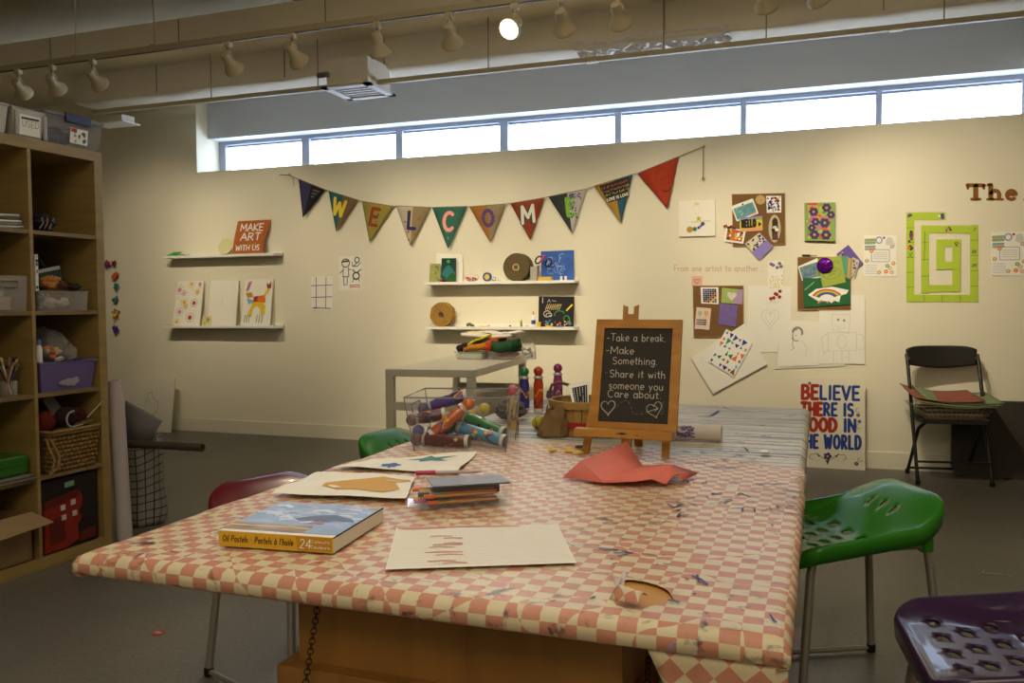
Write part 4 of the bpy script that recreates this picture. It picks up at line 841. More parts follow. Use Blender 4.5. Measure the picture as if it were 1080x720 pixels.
for pp, n, vert in ((pps[1], 6, 1), (pps[3], 5, 1), (pps[5], 4, 1)):
    for i in range(1, n): stroke(mb, pp, [(.02, i/n), (.98, i/n+.004)], .004, DKG, .0007)
for i in (1, 2, 3): stroke(mb, pps[2], [(i/4, .04), (i/4, .96)], .004, DKG, .0007)
blobs(mb, pps[0], 8, [BRN, PUR, NAVY], .008, .014, 1, (.03, .12), (.2, .8), h=.001); blobs(mb, pps[0], 8, [BRN, PUR, WHT], .008, .012, 2, (.82, .97), (.2, .8), h=.001)
blobs(mb, pps[1], 10, [BRN, INK, mat('7a3a6a', .8), mat('a05a3a', .8)], .008, .014, 3, (.2, .8), (.68, .8), h=.001); blobs(mb, pps[1], 8, [NAVY, ORANGE, INK], .01, .016, 4, (.2, .8), (.59, .63), h=.001); stroke(mb, pps[1], [(.25, .5), (.75, .56)], .003, INK, .001); stroke(mb, pps[1], [(.3, .56), (.7, .5)], .003, INK, .001)
blobs(mb, pps[4], 8, [INK, BRN, TAN], .008, .014, 5, (.43, .53), (.15, .85), h=.001); stroke(mb, pps[4], [(.93, .3), (.96, .7)], .003, INK, .001); stroke(mb, pps[5], [(.4, .48), (.5, .86), (.45, .92)], .003, BRN, .001)
for v in (.46, .64): stroke(mb, pps[3], [(.2, v), (.8, v+.03)], .003, INK, .001); stroke(mb, pps[3], ell(.5, v+.01, .22, .02), .003, INK, .001)
stroke(mb, pps[7], ell(.5, .93, .2, .02), .004, INK, .001); stroke(mb, pps[7], [(.5, .91), (.5, .86)], .004, INK, .001); stroke(mb, pps[7], [(.3, .9), (.7, .87)], .003, INK, .001)
tag(mb.build('paper_spiral', origin=cz), 'lime green paper strips taped to the wall as a square spiral', 'wall decoration')
# painted BELIEVE sign leaning on the wall
n_ = V((0, -1, .03)).normalized(); pt = V((0, 6.075, 0))
q = [onplane(*c, pt, n_) for c in ((840.5, 399.5), (912.5, 401.3), (912.3, 496.2), (838.5, 494.2))]
p = Panel(*q); p.h = .0015; mb = slab(MB(), p, mat('e6e0cc', .6, var=.03), .02, mat('c8b890', .7)); BU = mat('1c3f90', .5, var=.04); RD = mat('a83020', .5, var=.04); w = .021; h = .088
k = lambda s, u, v, m, sx=1, hh=h, ww=w: text(mb, p, s, u*p.W, v*p.H, hh, m, ww, sx=sx, jit=.02)
def wd(s1, m1, s2, m2, v, u0, u1, hh=h):
    base = sum(G[c][0] for c in s1+s2); n = len(s1+s2); sx = max(.4, ((u1-u0)*p.W-.16*hh*n)/(base*hh)); kw = dict(sx=sx, hh=p.h, gap=.04)
    x = text(mb, p, s1, u0*p.W, v*p.H, hh, m1, w*1.08, **kw) if s1 else u0*p.W
    text(mb, p, s2, x, v*p.H, hh, m2, w*.85, **kw)
wd('BE', RD, 'LIEVE', BU, .785, .08, .95); wd('THE', RD, 'RE IS', BU, .605, .08, .86, .08); wd('GOOD', RD, ' IN', BU, .43, .06, .9, .082); wd('', RD, 'THE WORLD', BU, .24, .06, .97, .086)
for cx, cy, r in ((.47, .15, .026), (.88, .075, .014), (.9, .615, .012), (.92, .545, .012), (.19, .955, .011)): flower(mb, p, cx, cy, r, mat('4a2a7a', .6), YEL, 5, .002)
GL = mat('7a9a3a', .7); LGN = mat('2f6a2a', .7)
for s in (-1, 1): stroke(mb, p, [(.47+s*.05, .12), (.47+s*.14, .17), (.47+s*.24, .17), (.47+s*.27, .13), (.47+s*.22, .11)], .004, GL, .002); fill(mb, p, [(.47+s*.1, .15), (.47+s*.17, .19), (.47+s*.13, .14)], LGN, .0022)
fill(mb, p, [(.44, .11), (.47, .05), (.5, .11)], LGN, .0018); stroke(mb, p, ell(.9, .67, .03, .025, 90, 300), .004, GL, .002); stroke(mb, p, ell(.91, .49, .03, .025, 90, 300), .004, GL, .002); stroke(mb, p, ell(.93, .12, .03, .02, 90, 360), .004, GL, .002)
tag(mb.build('painted_sign', origin=(q[3]+q[2])/2), 'white board lettered BELIEVE THERE IS GOOD IN THE WORLD, standing on the floor', 'sign')
# leaning drawing board at left
n_ = V((0, -1, .12)).normalized(); pt = V((0, 6.0, .002))
q = [onplane(*c, pt, n_) for c in ((132, 395.8), (184.4, 398.6), (179.6, 451.3), (128, 449))]; dz = min(q[2].z, q[3].z)-.001
q[2].z = q[3].z = .001
p = Panel(*q); p.h = .0015; mb = slab(MB(), p, mat('e4dfcc', .8), .012); stroke(mb, p, [(.45, .5), (.5, .7), (.58, .72), (.6, .62), (.7, .55), (.72, .42), (.62, .3)], .004, PENCIL); stroke(mb, p, [(.5, .62), (.55, .5), (.6, .5)], .003, PENCIL)
tag(mb.build('drawing_board', origin=(q[2]+q[3])/2), 'white board with a pencil sketch leaning on the wall by the shelving', 'drawing')
# ================================================================== SHELVING UNIT AND ITS CONTENTS
SX = -3.105; SB = SX-.39
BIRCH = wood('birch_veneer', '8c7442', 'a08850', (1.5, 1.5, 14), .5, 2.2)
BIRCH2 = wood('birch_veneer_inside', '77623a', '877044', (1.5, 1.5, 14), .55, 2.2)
Y0 = 3.03-5*.33-4*.017-.045; zt = [.05, .397, .7493, 1.0995, 1.4395, 1.82]
su = thing('shelving_unit', 'tall birch cube shelving unit at the left edge of the room', 'shelving', (SX-.195, (Y0+3.075)/2, 0))
mb = MB(); mb.box((SB, Y0, 0), (SX, Y0+.045, 1.82), BIRCH, bev=.0015); mb.box((SB, 3.03, 0), (SX, 3.075, 1.82), BIRCH, bev=.0015); mb.box((SB, Y0+.045, 0), (SX, 3.03, .05), BIRCH, bev=.0015); mb.box((SB, Y0+.045, 1.775), (SX, 3.03, 1.82), BIRCH, bev=.0015); mb.build('frame', su)
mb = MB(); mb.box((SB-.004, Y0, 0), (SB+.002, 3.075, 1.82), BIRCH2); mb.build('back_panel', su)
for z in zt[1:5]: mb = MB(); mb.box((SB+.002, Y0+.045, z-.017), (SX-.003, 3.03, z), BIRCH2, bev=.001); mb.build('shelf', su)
cols = []
for k in range(4):
    y = 2.683-k*.347; mb = MB(); mb.box((SB+.002, y, .05), (SX-.002, y+.017, 1.775), BIRCH, bev=.001); mb.build('divider', su)
bk = lambda px, py, X=-3.13: on(px, py, 0, X)
def tub(name, label, cat, x0, x1, y0, y1, z0, z1, m, taper=.015, th=.003, rim=.008, group=None, rimm=None, topn='rim'):
    """open tapered tub with wall thickness; x is depth"""
    t = thing(name, label, cat, ((x0+x1)/2, (y0+y1)/2, z0), group)
    mb = MB()
    o0 = [(x0+taper, y0+taper), (x1-taper, y0+taper), (x1-taper, y1-taper), (x0+taper, y1-taper)]; o1 = [(x0, y0), (x1, y0), (x1, y1), (x0, y1)]
    def ins(q, d): cx, cy = (x0+x1)/2, (y0+y1)/2; return [(a+(d if a < cx else -d), b_+(d if b_ < cy else -d)) for a, b_ in q]
    A_ = [V((*a, z0)) for a in o0]; B_ = [V((*a, z1)) for a in o1]; C_ = [V((*a, z1)) for a in ins(o1, th)]; D_ = [V((*a, z0+th)) for a in ins(o0, th)]
    vs = A_+B_+C_+D_; fs = [(3, 2, 1, 0), (12, 13, 14, 15)]
    for k in range(3):
        for i in range(4): j = (i+1) % 4; fs.append((k*4+i, k*4+j, k*4+4+j, k*4+4+i))
    mb.add(vs, fs, m); mb.build('body', t, fixn=False)
    if rim:
        mb = MB(); q = [V((*a, z1)) for a in o1]; mb.tube(q, rim/2, rimm or m, 6, closed=True); mb.build(topn, t)
    return t
# --- top of the unit
a, c = bk(0, 105), bk(49, 116); zt0 = 1.8205
t = tub('storage_bin', 'grey white ribbed bin labelled USED on top of the shelving', 'bin', SX-.3, SX-.015, bk(12, 140).y-.0, bk(46, 142).y, zt0, zt0+.118, mat('bcbab4', .5), .012, rim=.012)
y0 = bk(12, 140).y
p = Panel(V((SX-.011, y0+.03, zt0+.095)), V((SX-.011, y0+.13, zt0+.095)), V((SX-.017, y0+.13, zt0+.012)), V((SX-.017, y0+.03, zt0+.012))); p.h = .001
mb = slab(MB(), p, WHT, .001); stroke(mb, p, [(.1, .82), (.9, .84)], .008, INK); text(mb, p, 'USED', .012, .035, .026, mat('6a6864', .8), .002); mb.build('label', t)
mb = MB()
for yy in (y0+.008, y0+.145): mb.box((SX-.02, yy, zt0+.006), (SX-.01, yy+.018, zt0+.108), mat('a8a6a0', .5), bev=.003)
mb.build('rib', t)
y9 = bk(12, 140).y-.02
t = tub('storage_bin', 'grey white ribbed bin cut off by the left edge of the photo, on the shelving', 'bin', SX-.3, SX-.015, y9-.28, y9, zt0, zt0+.118, mat('bcbab4', .5), .012, rim=.012)
PT = clear_plastic('tub_plastic', 'b4b8c0', .1, .12)
y0, y1 = bk(45, 140).y, bk(106, 150).y
t = tub('storage_tub', 'clear tub with dark blue latch and stuff inside on top of the shelving', 'tub', SX-.32, SX-.01, y0, y1, zt0, zt0+.125, PT, .016, rim=.008)
mb = MB(); mb.box((SX-.325, y0-.004, zt0+.125), (SX-.005, y1+.004, zt0+.14), clear_plastic('lid_plastic', '9a98a0', .45), bev=.004); mb.build('lid', t)
mb = MB(); mb.box((SX-.014, y0+.1, zt0+.105), (SX-.0, y0+.24, zt0+.145), mat('1c2452', .4), bev=.004); mb.build('latch', t)
p = Panel(V((SX-.007, y0+.13, zt0+.085)), V((SX-.007, y0+.225, zt0+.085)), V((SX-.015, y0+.225, zt0+.02)), V((SX-.015, y0+.13, zt0+.02))); p.h = .001
mb = slab(MB(), p, WHT, .001); blobs(mb, p, 10, [mat('8a8a92', .8), mat('5a5a6a', .8)], .006, .012, 2); fill(mb, p, [(.02, .75), (.35, .75), (.35, .98), (.02, .98)], RED, .0014); mb.build('label', t)
mb = MB(); R = random.Random(8)
for i in range(26): mb.ball((R.uniform(SX-.27, SX-.06), R.uniform(y0+.05, y1-.05), zt0+.03+R.uniform(0, .05)), .03, R.choice([mat('3a2440', .8), mat('7a6a8a', .8), mat('8a8a90', .7), NAVY, mat('5a2430', .8), mat('9a8a3a', .8)]), 8, (1, 1.3, .8))
o = mb.build('contents', t); o['kind'] = 'stuff'
# --- row 1
def crumple(mb, c, s, m, seed, n=16, amp=.35):
    def f(u, v):
        a, b_ = u*2*PI, (v-.5)*PI; d = V((math.cos(a)*math.cos(b_), math.sin(a)*math.cos(b_), math.sin(b_)))
        k = 1+amp*noise.noise(d*2.2+V((seed, 0, 0)))+amp*.4*noise.noise(d*6+V((seed, 5, 0)))
        return V(c)+V((d.x*s[0]*k, d.y*s[1]*k, max(-s[2], d.z*s[2]*k)))
    mb.grid(f, n, n, m)
z = zt[4]+.0005; y0, y1 = bk(36, 238).y+.005, bk(62, 238).y+.02
mb = MB(); crumple(mb, (SX-.1, (y0+y1)/2+.01, z+.043), (.08, .062, .043), mat('221d20', .6), 1, 22, .3)
t = tag(mb.build('zip_pouch'), 'dark crumpled pouch in the top right cube of the shelving', 'pouch'); mb = MB()
for k in range(3): mb.tube([(SX-.025, y0+.02+.025*k, z+.01), (SX-.018, y0+.035+.02*k, z+.035), (SX-.022, y0+.03+.03*k, z+.06)], .003, [mat('7a6a8a', .6), mat('8a6a4a', .6), STEEL][k], 6)
mb.build('strap', t)
R = random.Random(3)
for i in range(5):
    mb = MB(); yb, yt = 2.36, 2.674-.005*i
    mb.grid(lambda u, v: V((SX-.3+.28*v, yb+(yt-yb)*u, z+.008+.0115*i+.003*math.sin(u*7)+.003*noise.noise(V((u*3, v*3, 1))))), 12, 8, [GREYP, mat('8f8a86', .8), PAPER, mat('6a6468', .8), GREYP][i])
    o = tag(mb.build('folded_cloth', solid=.009), ['lowest', 'second from bottom', 'middle', 'second from top', 'topmost'][i]+' of the pale folded cloths at the left edge, upper cube', 'cloth', 'folded cloths in the upper left cube')
# --- row 2
z = zt[3]+.0005
y0, y1 = bk(39, 326).y, bk(93, 327).y
t = tub('clear_bin', 'clear bin of crinkled packets in the second cube down, right column', 'bin', SX-.3, SX-.02, y0+.004, y1, z, z+.085, CLR, .006, rim=.005)
mb = MB(); R = random.Random(12)
for i in range(16): crumple(mb, (R.uniform(SX-.2, SX-.06), R.uniform(y0+.04, y1-.045), z+.028+R.uniform(0, .03)), (.03, .028, .022), R.choice([mat('8a5a30', .7), mat('9a9a9a', .4), mat('c8c0b0', .5), mat('4a2a1a', .8), mat('7a7068', .6), mat('2a2a2a', .7)]), i, 9, .5)
o = mb.build('contents', t); o['kind'] = 'stuff'
mb = MB(); crumple(mb, (SX-.08, (y0+y1)/2-.01, z+.12), (.04, .045, .034), mat('b87838', .6), 21, 14, .5); crumple(mb, (SX-.06, (y0+y1)/2+.02, z+.1), (.03, .04, .03), mat('4a2c18', .7), 22, 14, .5); tag(mb.build('snack_packet'), 'orange brown crumpled packet on top of the clear bin', 'packet')
TEALD = mat('33504c', .6); yb0, yb1 = bk(44, 290).y+.02, bk(70, 290).y+.02
t = thing('slatted_basket', 'dark green slatted plastic basket tilted above the clear bin', 'basket', (SX-.17, (yb0+yb1)/2, z+.1))
mb = MB()
M = Matrix.Translation((SX-.15, (yb0+yb1)/2+.01, z+.105)) @ Matrix.Rotation(math.radians(12), 4, 'X')
for k in range(12):
    y = -.068+.0124*k; mb.box((.052, y, .0), (.058, y+.0075, .068), TEALD, M=M)
for k in range(9): 
    x = -.06+.0135*k; mb.box((x, .066, 0), (x+.008, .072, .068), TEALD, M=M); mb.box((x, -.072, 0), (x+.008, -.066, .068), TEALD, M=M)
mb.box((-.06, -.07, 0), (.058, .07, .004), TEALD, M=M); mb.build('body', t)
mb = MB(); mb.box((.05, -.075, .066), (.064, .075, .082), mat('a8b4ac', .5), M=M, bev=.003); mb.box((-.064, -.075, .066), (-.05, .075, .082), TEALD, M=M); mb.box((-.06, .063, .066), (.06, .077, .082), TEALD, M=M); mb.box((-.06, -.077, .066), (.06, -.063, .082), TEALD, M=M); mb.build('rim', t)
mb = MB(); mb.tube([M@V((.0, .05, .08)), M@V((-.02, .045, .12))], .008, TEALD, 8); mb.build('handle', t)
mb = MB(); crumple(mb, (SX-.06, yb1+.03, z+.105), (.045, .05, .02), mat('2a1a18', .6), 31, 14, .3); tag(mb.build('leather_pouch'), 'small dark brown pouch at the right of the orange brown packet', 'pouch')
mb = MB(); yy = bk(36, 260).y+.006; mb.box((SX-.15, yy, z+.085), (SX-.03, yy+.015, z+.24), WHT); blobs(mb, Panel(V((SX-.029, yy, z+.24)), V((SX-.029, yy+.015, z+.24)), V((SX-.029, yy+.015, z+.085)), V((SX-.029, yy, z+.085))), 14, [GRN, BLU, YEL, NAVY], .005, .007, 2, h=.001)
p = Panel(V((SX-.15, yy+.0152, z+.24)), V((SX-.03, yy+.0152, z+.24)), V((SX-.03, yy+.0152, z+.085)), V((SX-.15, yy+.0152, z+.085)))
tag(mb.build('picture_book'), 'thin white book with green and blue spine standing by the divider', 'book')
y1 = 2.676
t = tub('clear_bin', 'clear handled bin holding white boxes at the left edge of the photo', 'bin', SX-.32, SX-.012, 2.37, y1, z, z+.145, CLR, .005, rim=.006)
mb = MB(); yc = y1-.09
mb.tube([(SX-.01, yc-.04, z+.1), (SX-.01, yc+.04, z+.1), (SX-.01, yc+.04, z+.125), (SX-.01, yc-.04, z+.125)], .004, mat('8a867c', .4), 6, closed=True); mb.build('handle', t)
for i, (h0, h1, yy, mm, lab) in enumerate(((.006, .06, y1-.06, mat('b8a888', .8), 'low cream box at the bottom of the clear handled bin'), (.0605, .1, y1-.09, mat('c8c8c8', .8), 'white box stacked on the cream box in the clear bin'))):
    mb = MB(); mb.box((SX-.2, yy-.22, z+h0), (SX-.04, yy, z+h1), mm, bev=.003); mb.box((SX-.202, yy-.222, z+h1-.012), (SX-.038, yy+.002, z+h1), mm, bev=.002); tag(mb.build('small_box'), lab, 'box')
# --- row 3
z = zt[2]+.0005; y0, y1 = bk(41.5, 411).y, bk(100, 408).y
LIL = mat('6a5c92', .5, var=.03)
t = tub('storage_bin', 'lilac plastic bin in the middle cube of the shelving', 'bin', SX-.33, SX-.012, y0-.004, y1+.0, z, z+.125, LIL, .016, rim=.014)
mb = MB(); p = Panel(V((SX-.009, y0+.09, z+.055)), V((SX-.009, y0+.2, z+.055)), V((SX-.02, y0+.2, z+.02)), V((SX-.02, y0+.09, z+.02))); blobs(mb, p, 12, [mat('b8b0c0', .8)], .012, .02, 2, (.1, .8), (.3, .7), h=.003); fill(mb, p, ell(.5, .5, .5, .45)[:-1], mat('b4adc0', .8), .002); mb.build('worn_sticker', t)
mb = MB(); crumple(mb, (SX-.15, y0+.15, z+.17), (.1, .115, .095), CLR, 41, 22, .35); tag(mb.build('plastic_bag', smooth=10), 'clear crumpled bag of coloured bits in the lilac bin', 'bag')
bagm = mat('9a6a50', .6, var=.0); mb = MB(); R = random.Random(4)
for i in range(60):
    a, b_ = R.uniform(0, 2*PI), R.uniform(0, 1); mb.ball((SX-.11+.05*math.cos(a)*b_, y0+.13+.07*math.sin(a)*b_, z+.13+.05*(1-b_*b_)+R.uniform(-.01, .01)), .013, R.choice([RED, GRN, ORANGE, mat('c8a898', .7), mat('6a8a4a', .7), BLU, mat('d8c8b8', .7), YEL]), 7, (1, 1.2, .8))
o = tag(mb.build('pompoms'), 'heap of small multicoloured pompoms inside the clear bag', 'craft bits'); o['kind'] = 'stuff'
mb = MB(); yy = bk(41, 350).y+.008; T = Matrix.Translation((SX-.045, yy+.006, z+.09)); mb.lathe([(.012, 0), (.014, .01), (.014, .1), (.008, .115)], WHT, T, 12); mb.lathe([(.01, .115), (.01, .135), (.0001, .137)], mat('5a8ac0', .5), T, 12); tag(mb.build('glue_bottle'), 'white bottle with blue cap standing in the lilac bin', 'bottle')
mb = MB(); mb.box((SX-.2, yy+.02, z+.08), (SX-.1, yy+.045, z+.2), mat('c8c0ae', .8)); tag(mb.build('small_box'), 'cream carton standing behind the white bottle', 'box')
cy = bk(22, 405).y-.03; T = Matrix.Translation((SX-.06, cy, z))
t = tag(MB().lathe([(.032, 0), (.034, .004), (.034, .062), (.031, .062), (.031, .006), (.0001, .006)], CLR, T, 18).build('brush_jar', origin=(SX-.06, cy, z)), 'clear jar holding paint brushes in the shelving', 'jar')
mb = MB(); R = random.Random(6); cs = [mat('c8b890', .6), mat('2a3a8a', .5), mat('1d1b1a', .5), mat('b8783a', .5), mat('8a2a2a', .5), mat('d8d0c0', .5)]
for i in range(10):
    a = 2*PI*i/10; tx, ty = .03*math.cos(a)+R.uniform(-.015, .015), .055*math.sin(a); hgt = R.uniform(.12, .17)
    b0 = V((SX-.06-.4*tx, cy-.35*ty, z+.008)); b1 = V((SX-.06+tx, cy+ty, z+hgt)); d = (b1-b0)
    mb = MB(); mb.tube([b0, b0+d*.78], [.0022, .0035], cs[i % 6], 7); mb.tube([b0+d*.78, b0+d*.87], .0042, STEEL, 7); mb.tube([b0+d*.87, b0+d*.95, b1], [.005, .0065, .001], [INK, mat('8a6a40', .9), mat('c8b088', .9)][i % 3], 7)
    tag(mb.build('paint_brush'), 'paint brush standing in the clear jar', 'brush', 'brushes in the clear jar')
mb = MB(); c9 = bk(2, 400).y-.03; mb.lathe([(.04, 0), (.043, .005), (.043, .085), (.03, .1), (.03, .115), (.0001, .115)], mat('1b2422', .2), Matrix.Translation((SX-.08, c9, z)), 18); tag(mb.build('glass_jar'), 'dark glass jar at the left edge beside the brushes', 'jar')
mb = MB(); mb.box((SX-.2, 2.38, z), (SX-.19, 2.56, z+.17), mat('5c5648', .8)); tag(mb.build('dark_board'), 'grey board standing behind the dark glass jar', 'board')
# --- row 4 : wicker basket
z = zt[1]+.0005; y0, y1 = bk(50, 497, -3.11).y, bk(106, 488, -3.09).y
WK = mat('9a7a44', .8, var=.25, scale=60); WK2 = mat('7a5c30', .85, var=.25, scale=60)
bx0, bx1 = SX-.26, SX+.02
t = thing('wicker_basket', 'woven wicker basket in the fourth cube down', 'basket', ((bx0+bx1)/2, (y0+y1)/2, z))
mb = MB(); H_ = .175; tp = .025
def rectpt(s, k, off=0):   # s perimeter 0..1, k height 0..1
    e = tp*(1-k); a0, a1, b0, b1 = bx0+e, bx1-e, y0+.008+e*.4, y1-e*.4; Lx, Ly = a1-a0, b1-b0; P_ = 2*(Lx+Ly); d = (s % 1)*P_
    if d < Ly: q = V((a1, b0+d, 0)); n = V((1, 0, 0))
    elif d < Ly+Lx: q = V((a1-(d-Ly), b1, 0)); n = V((0, 1, 0))
    elif d < 2*Ly+Lx: q = V((a0, b1-(d-Ly-Lx), 0)); n = V((-1, 0, 0))
    else: q = V((a0+(d-2*Ly-Lx), b0, 0)); n = V((0, -1, 0))
    q.z = z+.003+k*H_; return q+n*off
ns = 44; rows = 9
for r in range(rows):
    pts = [rectpt(i/(ns*2), (r+.5)/rows, .0028*math.cos(PI*(i+r))) for i in range(ns*2)]
    for i in range(ns*2):
        a, c = pts[i], pts[(i+1) % (ns*2)]; h = V((0, 0, H_/rows*.36)); mb.face([a-h, c-h, c+h, a+h], WK)
for i in range(ns):
    s = (i+.5)/ns; w = .25/ns
    for r in range(rows): mb.face([rectpt(s-w, r/rows, .0015*(-1)**(i+r)), rectpt(s+w, r/rows, .0015*(-1)**(i+r)), rectpt(s+w, (r+1)/rows, .0015*(-1)**(i+r)), rectpt(s-w, (r+1)/rows, .0015*(-1)**(i+r))], WK2)
mb.face([rectpt(q, 0) for q in (0, .25, .5, .75)], WK2); mb.build('body', t, fixn=False, solid=.0015)
mb = MB(); mb.tube([rectpt(i/40, 1.02, .0) for i in range(40)], .008, WK, 6, closed=True); mb.tube([rectpt(i/40, .94, .003) for i in range(40)], .006, WK2, 6, closed=True); mb.build('rim', t)
mb = MB(); yl = y0+.0; mb.tube([(bx1-.03, yl+.02, z+H_-.01), (bx1+.012, yl-.005, z+H_-.03), (bx1+.025, yl+.02, z+H_*.45), (bx1+.02, yl+.015, z+.03), (bx1+.0, yl-.01, z+.006)], .006, WK, 8); mb.tube([(bx1-.03, yl+.005, z+H_-.02), (bx1+.0, yl-.008, z+H_-.06), (bx1+.012, yl+.005, z+H_*.4), (bx1+.005, yl-.0, z+.02)], .006, WK, 8); mb.build('handle', t)
mb = MB(); mb.prism([(bx0+.05, y0+.1, z+H_-.01), (bx1-.01, y0+.07, z+H_+.0), (bx1-.01, y1-.03, z+H_+.03), (bx0+.05, y1-.03, z+H_+.02)], (0, 0, .006), mat('7a6238', .8)); mb.build('lid', t)
def yarn(c, r, m, label, seed):
    mb = MB(); mb.ball(c, r*.94, m, 14); R = random.Random(seed)
    for k in range(14):
        ax = V((R.uniform(-1, 1), R.uniform(-1, 1), R.uniform(-1, 1))).normalized(); e = ax.orthogonal().normalized(); g = ax.cross(e)
        mb.tube([V(c)+(e*math.cos(2*PI*i/18)+g*math.sin(2*PI*i/18))*r*.95+ax*R.uniform(-.3, .3)*r*.3 for i in range(18)], r*.07, m, 4, closed=True)
    tag(mb.build('yarn_ball'), label, 'yarn')
yarn((SX-.07, y0+.045, z+H_+.045), .05, mat('6a2014', .9), 'rust red yarn ball at the left in the wicker basket', 1)
yarn((SX-.04, y0+.135, z+H_+.055), .047, mat('2a1214', .9), 'very dark maroon yarn ball in the middle of the wicker basket', 2)
yarn((SX-.06, y0+.21, z+H_+.05), .042, mat('4a1614', .9), 'dark red yarn ball at the right of the wicker basket', 3)
mb = MB(); c = V((SX+.008, y0+.13, z+H_+.05)); mb.tube([c+V((0, .035*math.cos(a), .035*math.sin(a))) for a in [math.radians(80+190*i/14) for i in range(15)]]+[c+V((0, .05, -.03))], .004, mat('a8a8b0', .5), 6); tag(mb.build('headband'), 'grey curved band lying over the dark yarn', 'band')
mb = MB(); mb.tube([bk(92, 440, SX), bk(108, 423, SX+.02)], .003, mat('b8b0a0', .4), 6); tag(mb.build('knitting_needle'), 'pale knitting needle sticking up out of the wicker basket', 'needle')
mb = MB(); mb.box((-.045, -.03, 0), (.045, .03, .004), mat('8f8d88', .8), M=Matrix.Translation((SX-.11, y0+.13, z+H_+.105))@Matrix.Rotation(math.radians(70), 4, 'Y')@Matrix.Rotation(.4, 4, 'Z')); tag(mb.build('paper_tag'), 'grey paper slip behind the yarn balls', 'paper')
# green case on magazines
y1 = 2.676
for i in range(3):
    mb = MB(); yt = 2.678-.01*i
    mb.box((SX-.26, y1-.28, z+.0065*i), (SX+.012-.008*i, yt, z+.006+.0065*i), [mat('7a7872', .6), mat('5a5450', .6), mat('8a8680', .6)][i], bev=.001); tag(mb.build('magazine'), ['lowest', 'middle', 'topmost'][i]+' magazine in the stack under the green case', 'magazine', 'magazines under the green case')
mb = MB(); mb.box((SX-.2, y1-.26, z+.0215), (SX-.02, y1-.012, z+.105), mat('2a6a1c', .35), bev=.012); t = tag(mb.build('green_case'), 'glossy green hard case on a stack of magazines', 'case')
mb = MB(); mb.box((SX-.0205, y1-.262, z+.06), (SX-.0185, y1-.014, z+.064), mat('174010', .4)); mb.build('seam', t)
# --- row 5 : cardboard box and red bin
z = .0505; KB = mat('8f7652', .85, var=.08, scale=20)
y0c, y1c = 2.362, 2.668
t = thing('cardboard_box', 'open cardboard box with one flap folded out, bottom left cube', 'box', (SX-.18, (y0c+y1c)/2, z))
mb = MB()
for lo, hi in (((SX-.33, y0c, z), (SX-.02, y1c, z+.004)), ((SX-.024, y0c, z), (SX-.02, y1c, z+.2)), ((SX-.33, y0c, z), (SX-.326, y1c, z+.2)), ((SX-.33, y0c, z), (SX-.02, y0c+.004, z+.2)), ((SX-.33, y1c-.004, z), (SX-.02, y1c, z+.2))): mb.box(lo, hi, KB)
mb.build('body', t)
f = [V((SX-.02, y0c, z+.2)), V((SX-.02, y1c, z+.2)), bk(56.5, 551, SX+.09), bk(0, 571, SX+.09)]; f[3].y = y0c+.02
mb = MB(); mb.prism(f, (0, 0, .004), mat('a08660', .85, var=.08, scale=20)); mb.build('flap', t)
y0, y1 = 2.712, 3.018
t = thing('fabric_bin', 'dark fabric cube bin with a red felt figure, bottom right cube', 'bin', (SX-.19, (y0+y1)/2, z))
mb = MB(); mb.box((SX-.35, y0, z), (SX-.02, y1, z+.315), mat('1f1414', .8), bev=.006); mb.build('body', t)
p = Panel(V((SX-.019, y0, z+.315)), V((SX-.019, y1, z+.315)), V((SX-.019, y1, z)), V((SX-.019, y0, z))); FR = mat('8c2010', .85, var=.15, scale=30); FR2 = mat('5e140c', .85)
mb = MB()
def pr(pts, m, h=.012): mb.prism([p.P(x, y, h) for x, y in pts], -p.n*(h-.0005), m)
pr([(.02, .03), (.02, .62), (.14, .66), (.58, .72), (.62, .8), (.68, .68), (.66, .56), (.6, .5), (.66, .4), (.58, .3), (.6, .1), (.4, .03)], FR)
pr([(.1, .12), (.1, .46), (.34, .5), (.36, .14)], FR2, .014); pr([(.02, .62), (.02, .72), (.6, .8), (.6, .74)], FR2, .016); pr([(.64, .18), (.92, .2), (.92, .06), (.62, .05)], FR2, .01)
mb.build('felt_figure', t)
mb = MB()
for x, y in ((.32, .6), (.5, .64), (.33, .46), (.52, .48)): pr([(x-.035, y-.035), (x-.035, y+.035), (x+.035, y+.04), (x+.035, y-.03)], mat('c8c0b0', .8), .018)
mb.build('button', t)
mb = MB(); pr([(.4, .86), (.4, .93), (.56, .94), (.56, .87)], mat('7aa080', .8), .004); mb.build('label', t)

# ================================================================== BESIDE THE SHELVING
rb, rt = V((-3.09, 3.19, .0)), V((-3.11, 3.175, .765)); q = (on(117, 470, 1, 3.18)+on(134, 470, 1, 3.18))/2
mb = MB(); 
dx = q.x-(-3.1); rb.x += dx; rt.x += dx
def rollm(mb, b0, b1, r, m, inner):
    d = (b1-b0).normalized(); M = Matrix.Translation(b0) @ d.to_track_quat('Z', 'Y').to_matrix().to_4x4(); L = (b1-b0).length
    mb.lathe([(r, 0), (r, L)], m, M, 28); mb.fm = mb.fm
    return M, L
M, L = rollm(mb, rb, rt, .037, mat('bfb6b6', .8, var=.03), None)
mb = MB(); mb.lathe([(.02, .0), (.037, 0), (.037, L), (.02, L), (.02, 0)], mat('bfb6b6', .8, var=.03), M, 28); t = tag(mb.build('paper_roll', origin=rb), 'tall pale roll of paper standing against the shelving end', 'paper roll')
mb = MB(); mb.lathe([(.0195, L+.0015), (.0165, L+.0015), (.0165, .01), (.0195, .01), (.0195, L+.0015)], KRAFT, M, 20); mb.build('core', t)
bc = on(150, 500, 1, 3.45); bc.z = 0
t = thing('laundry_bag', 'grey and black checked cloth bag standing behind the paper roll', 'bag', bc)
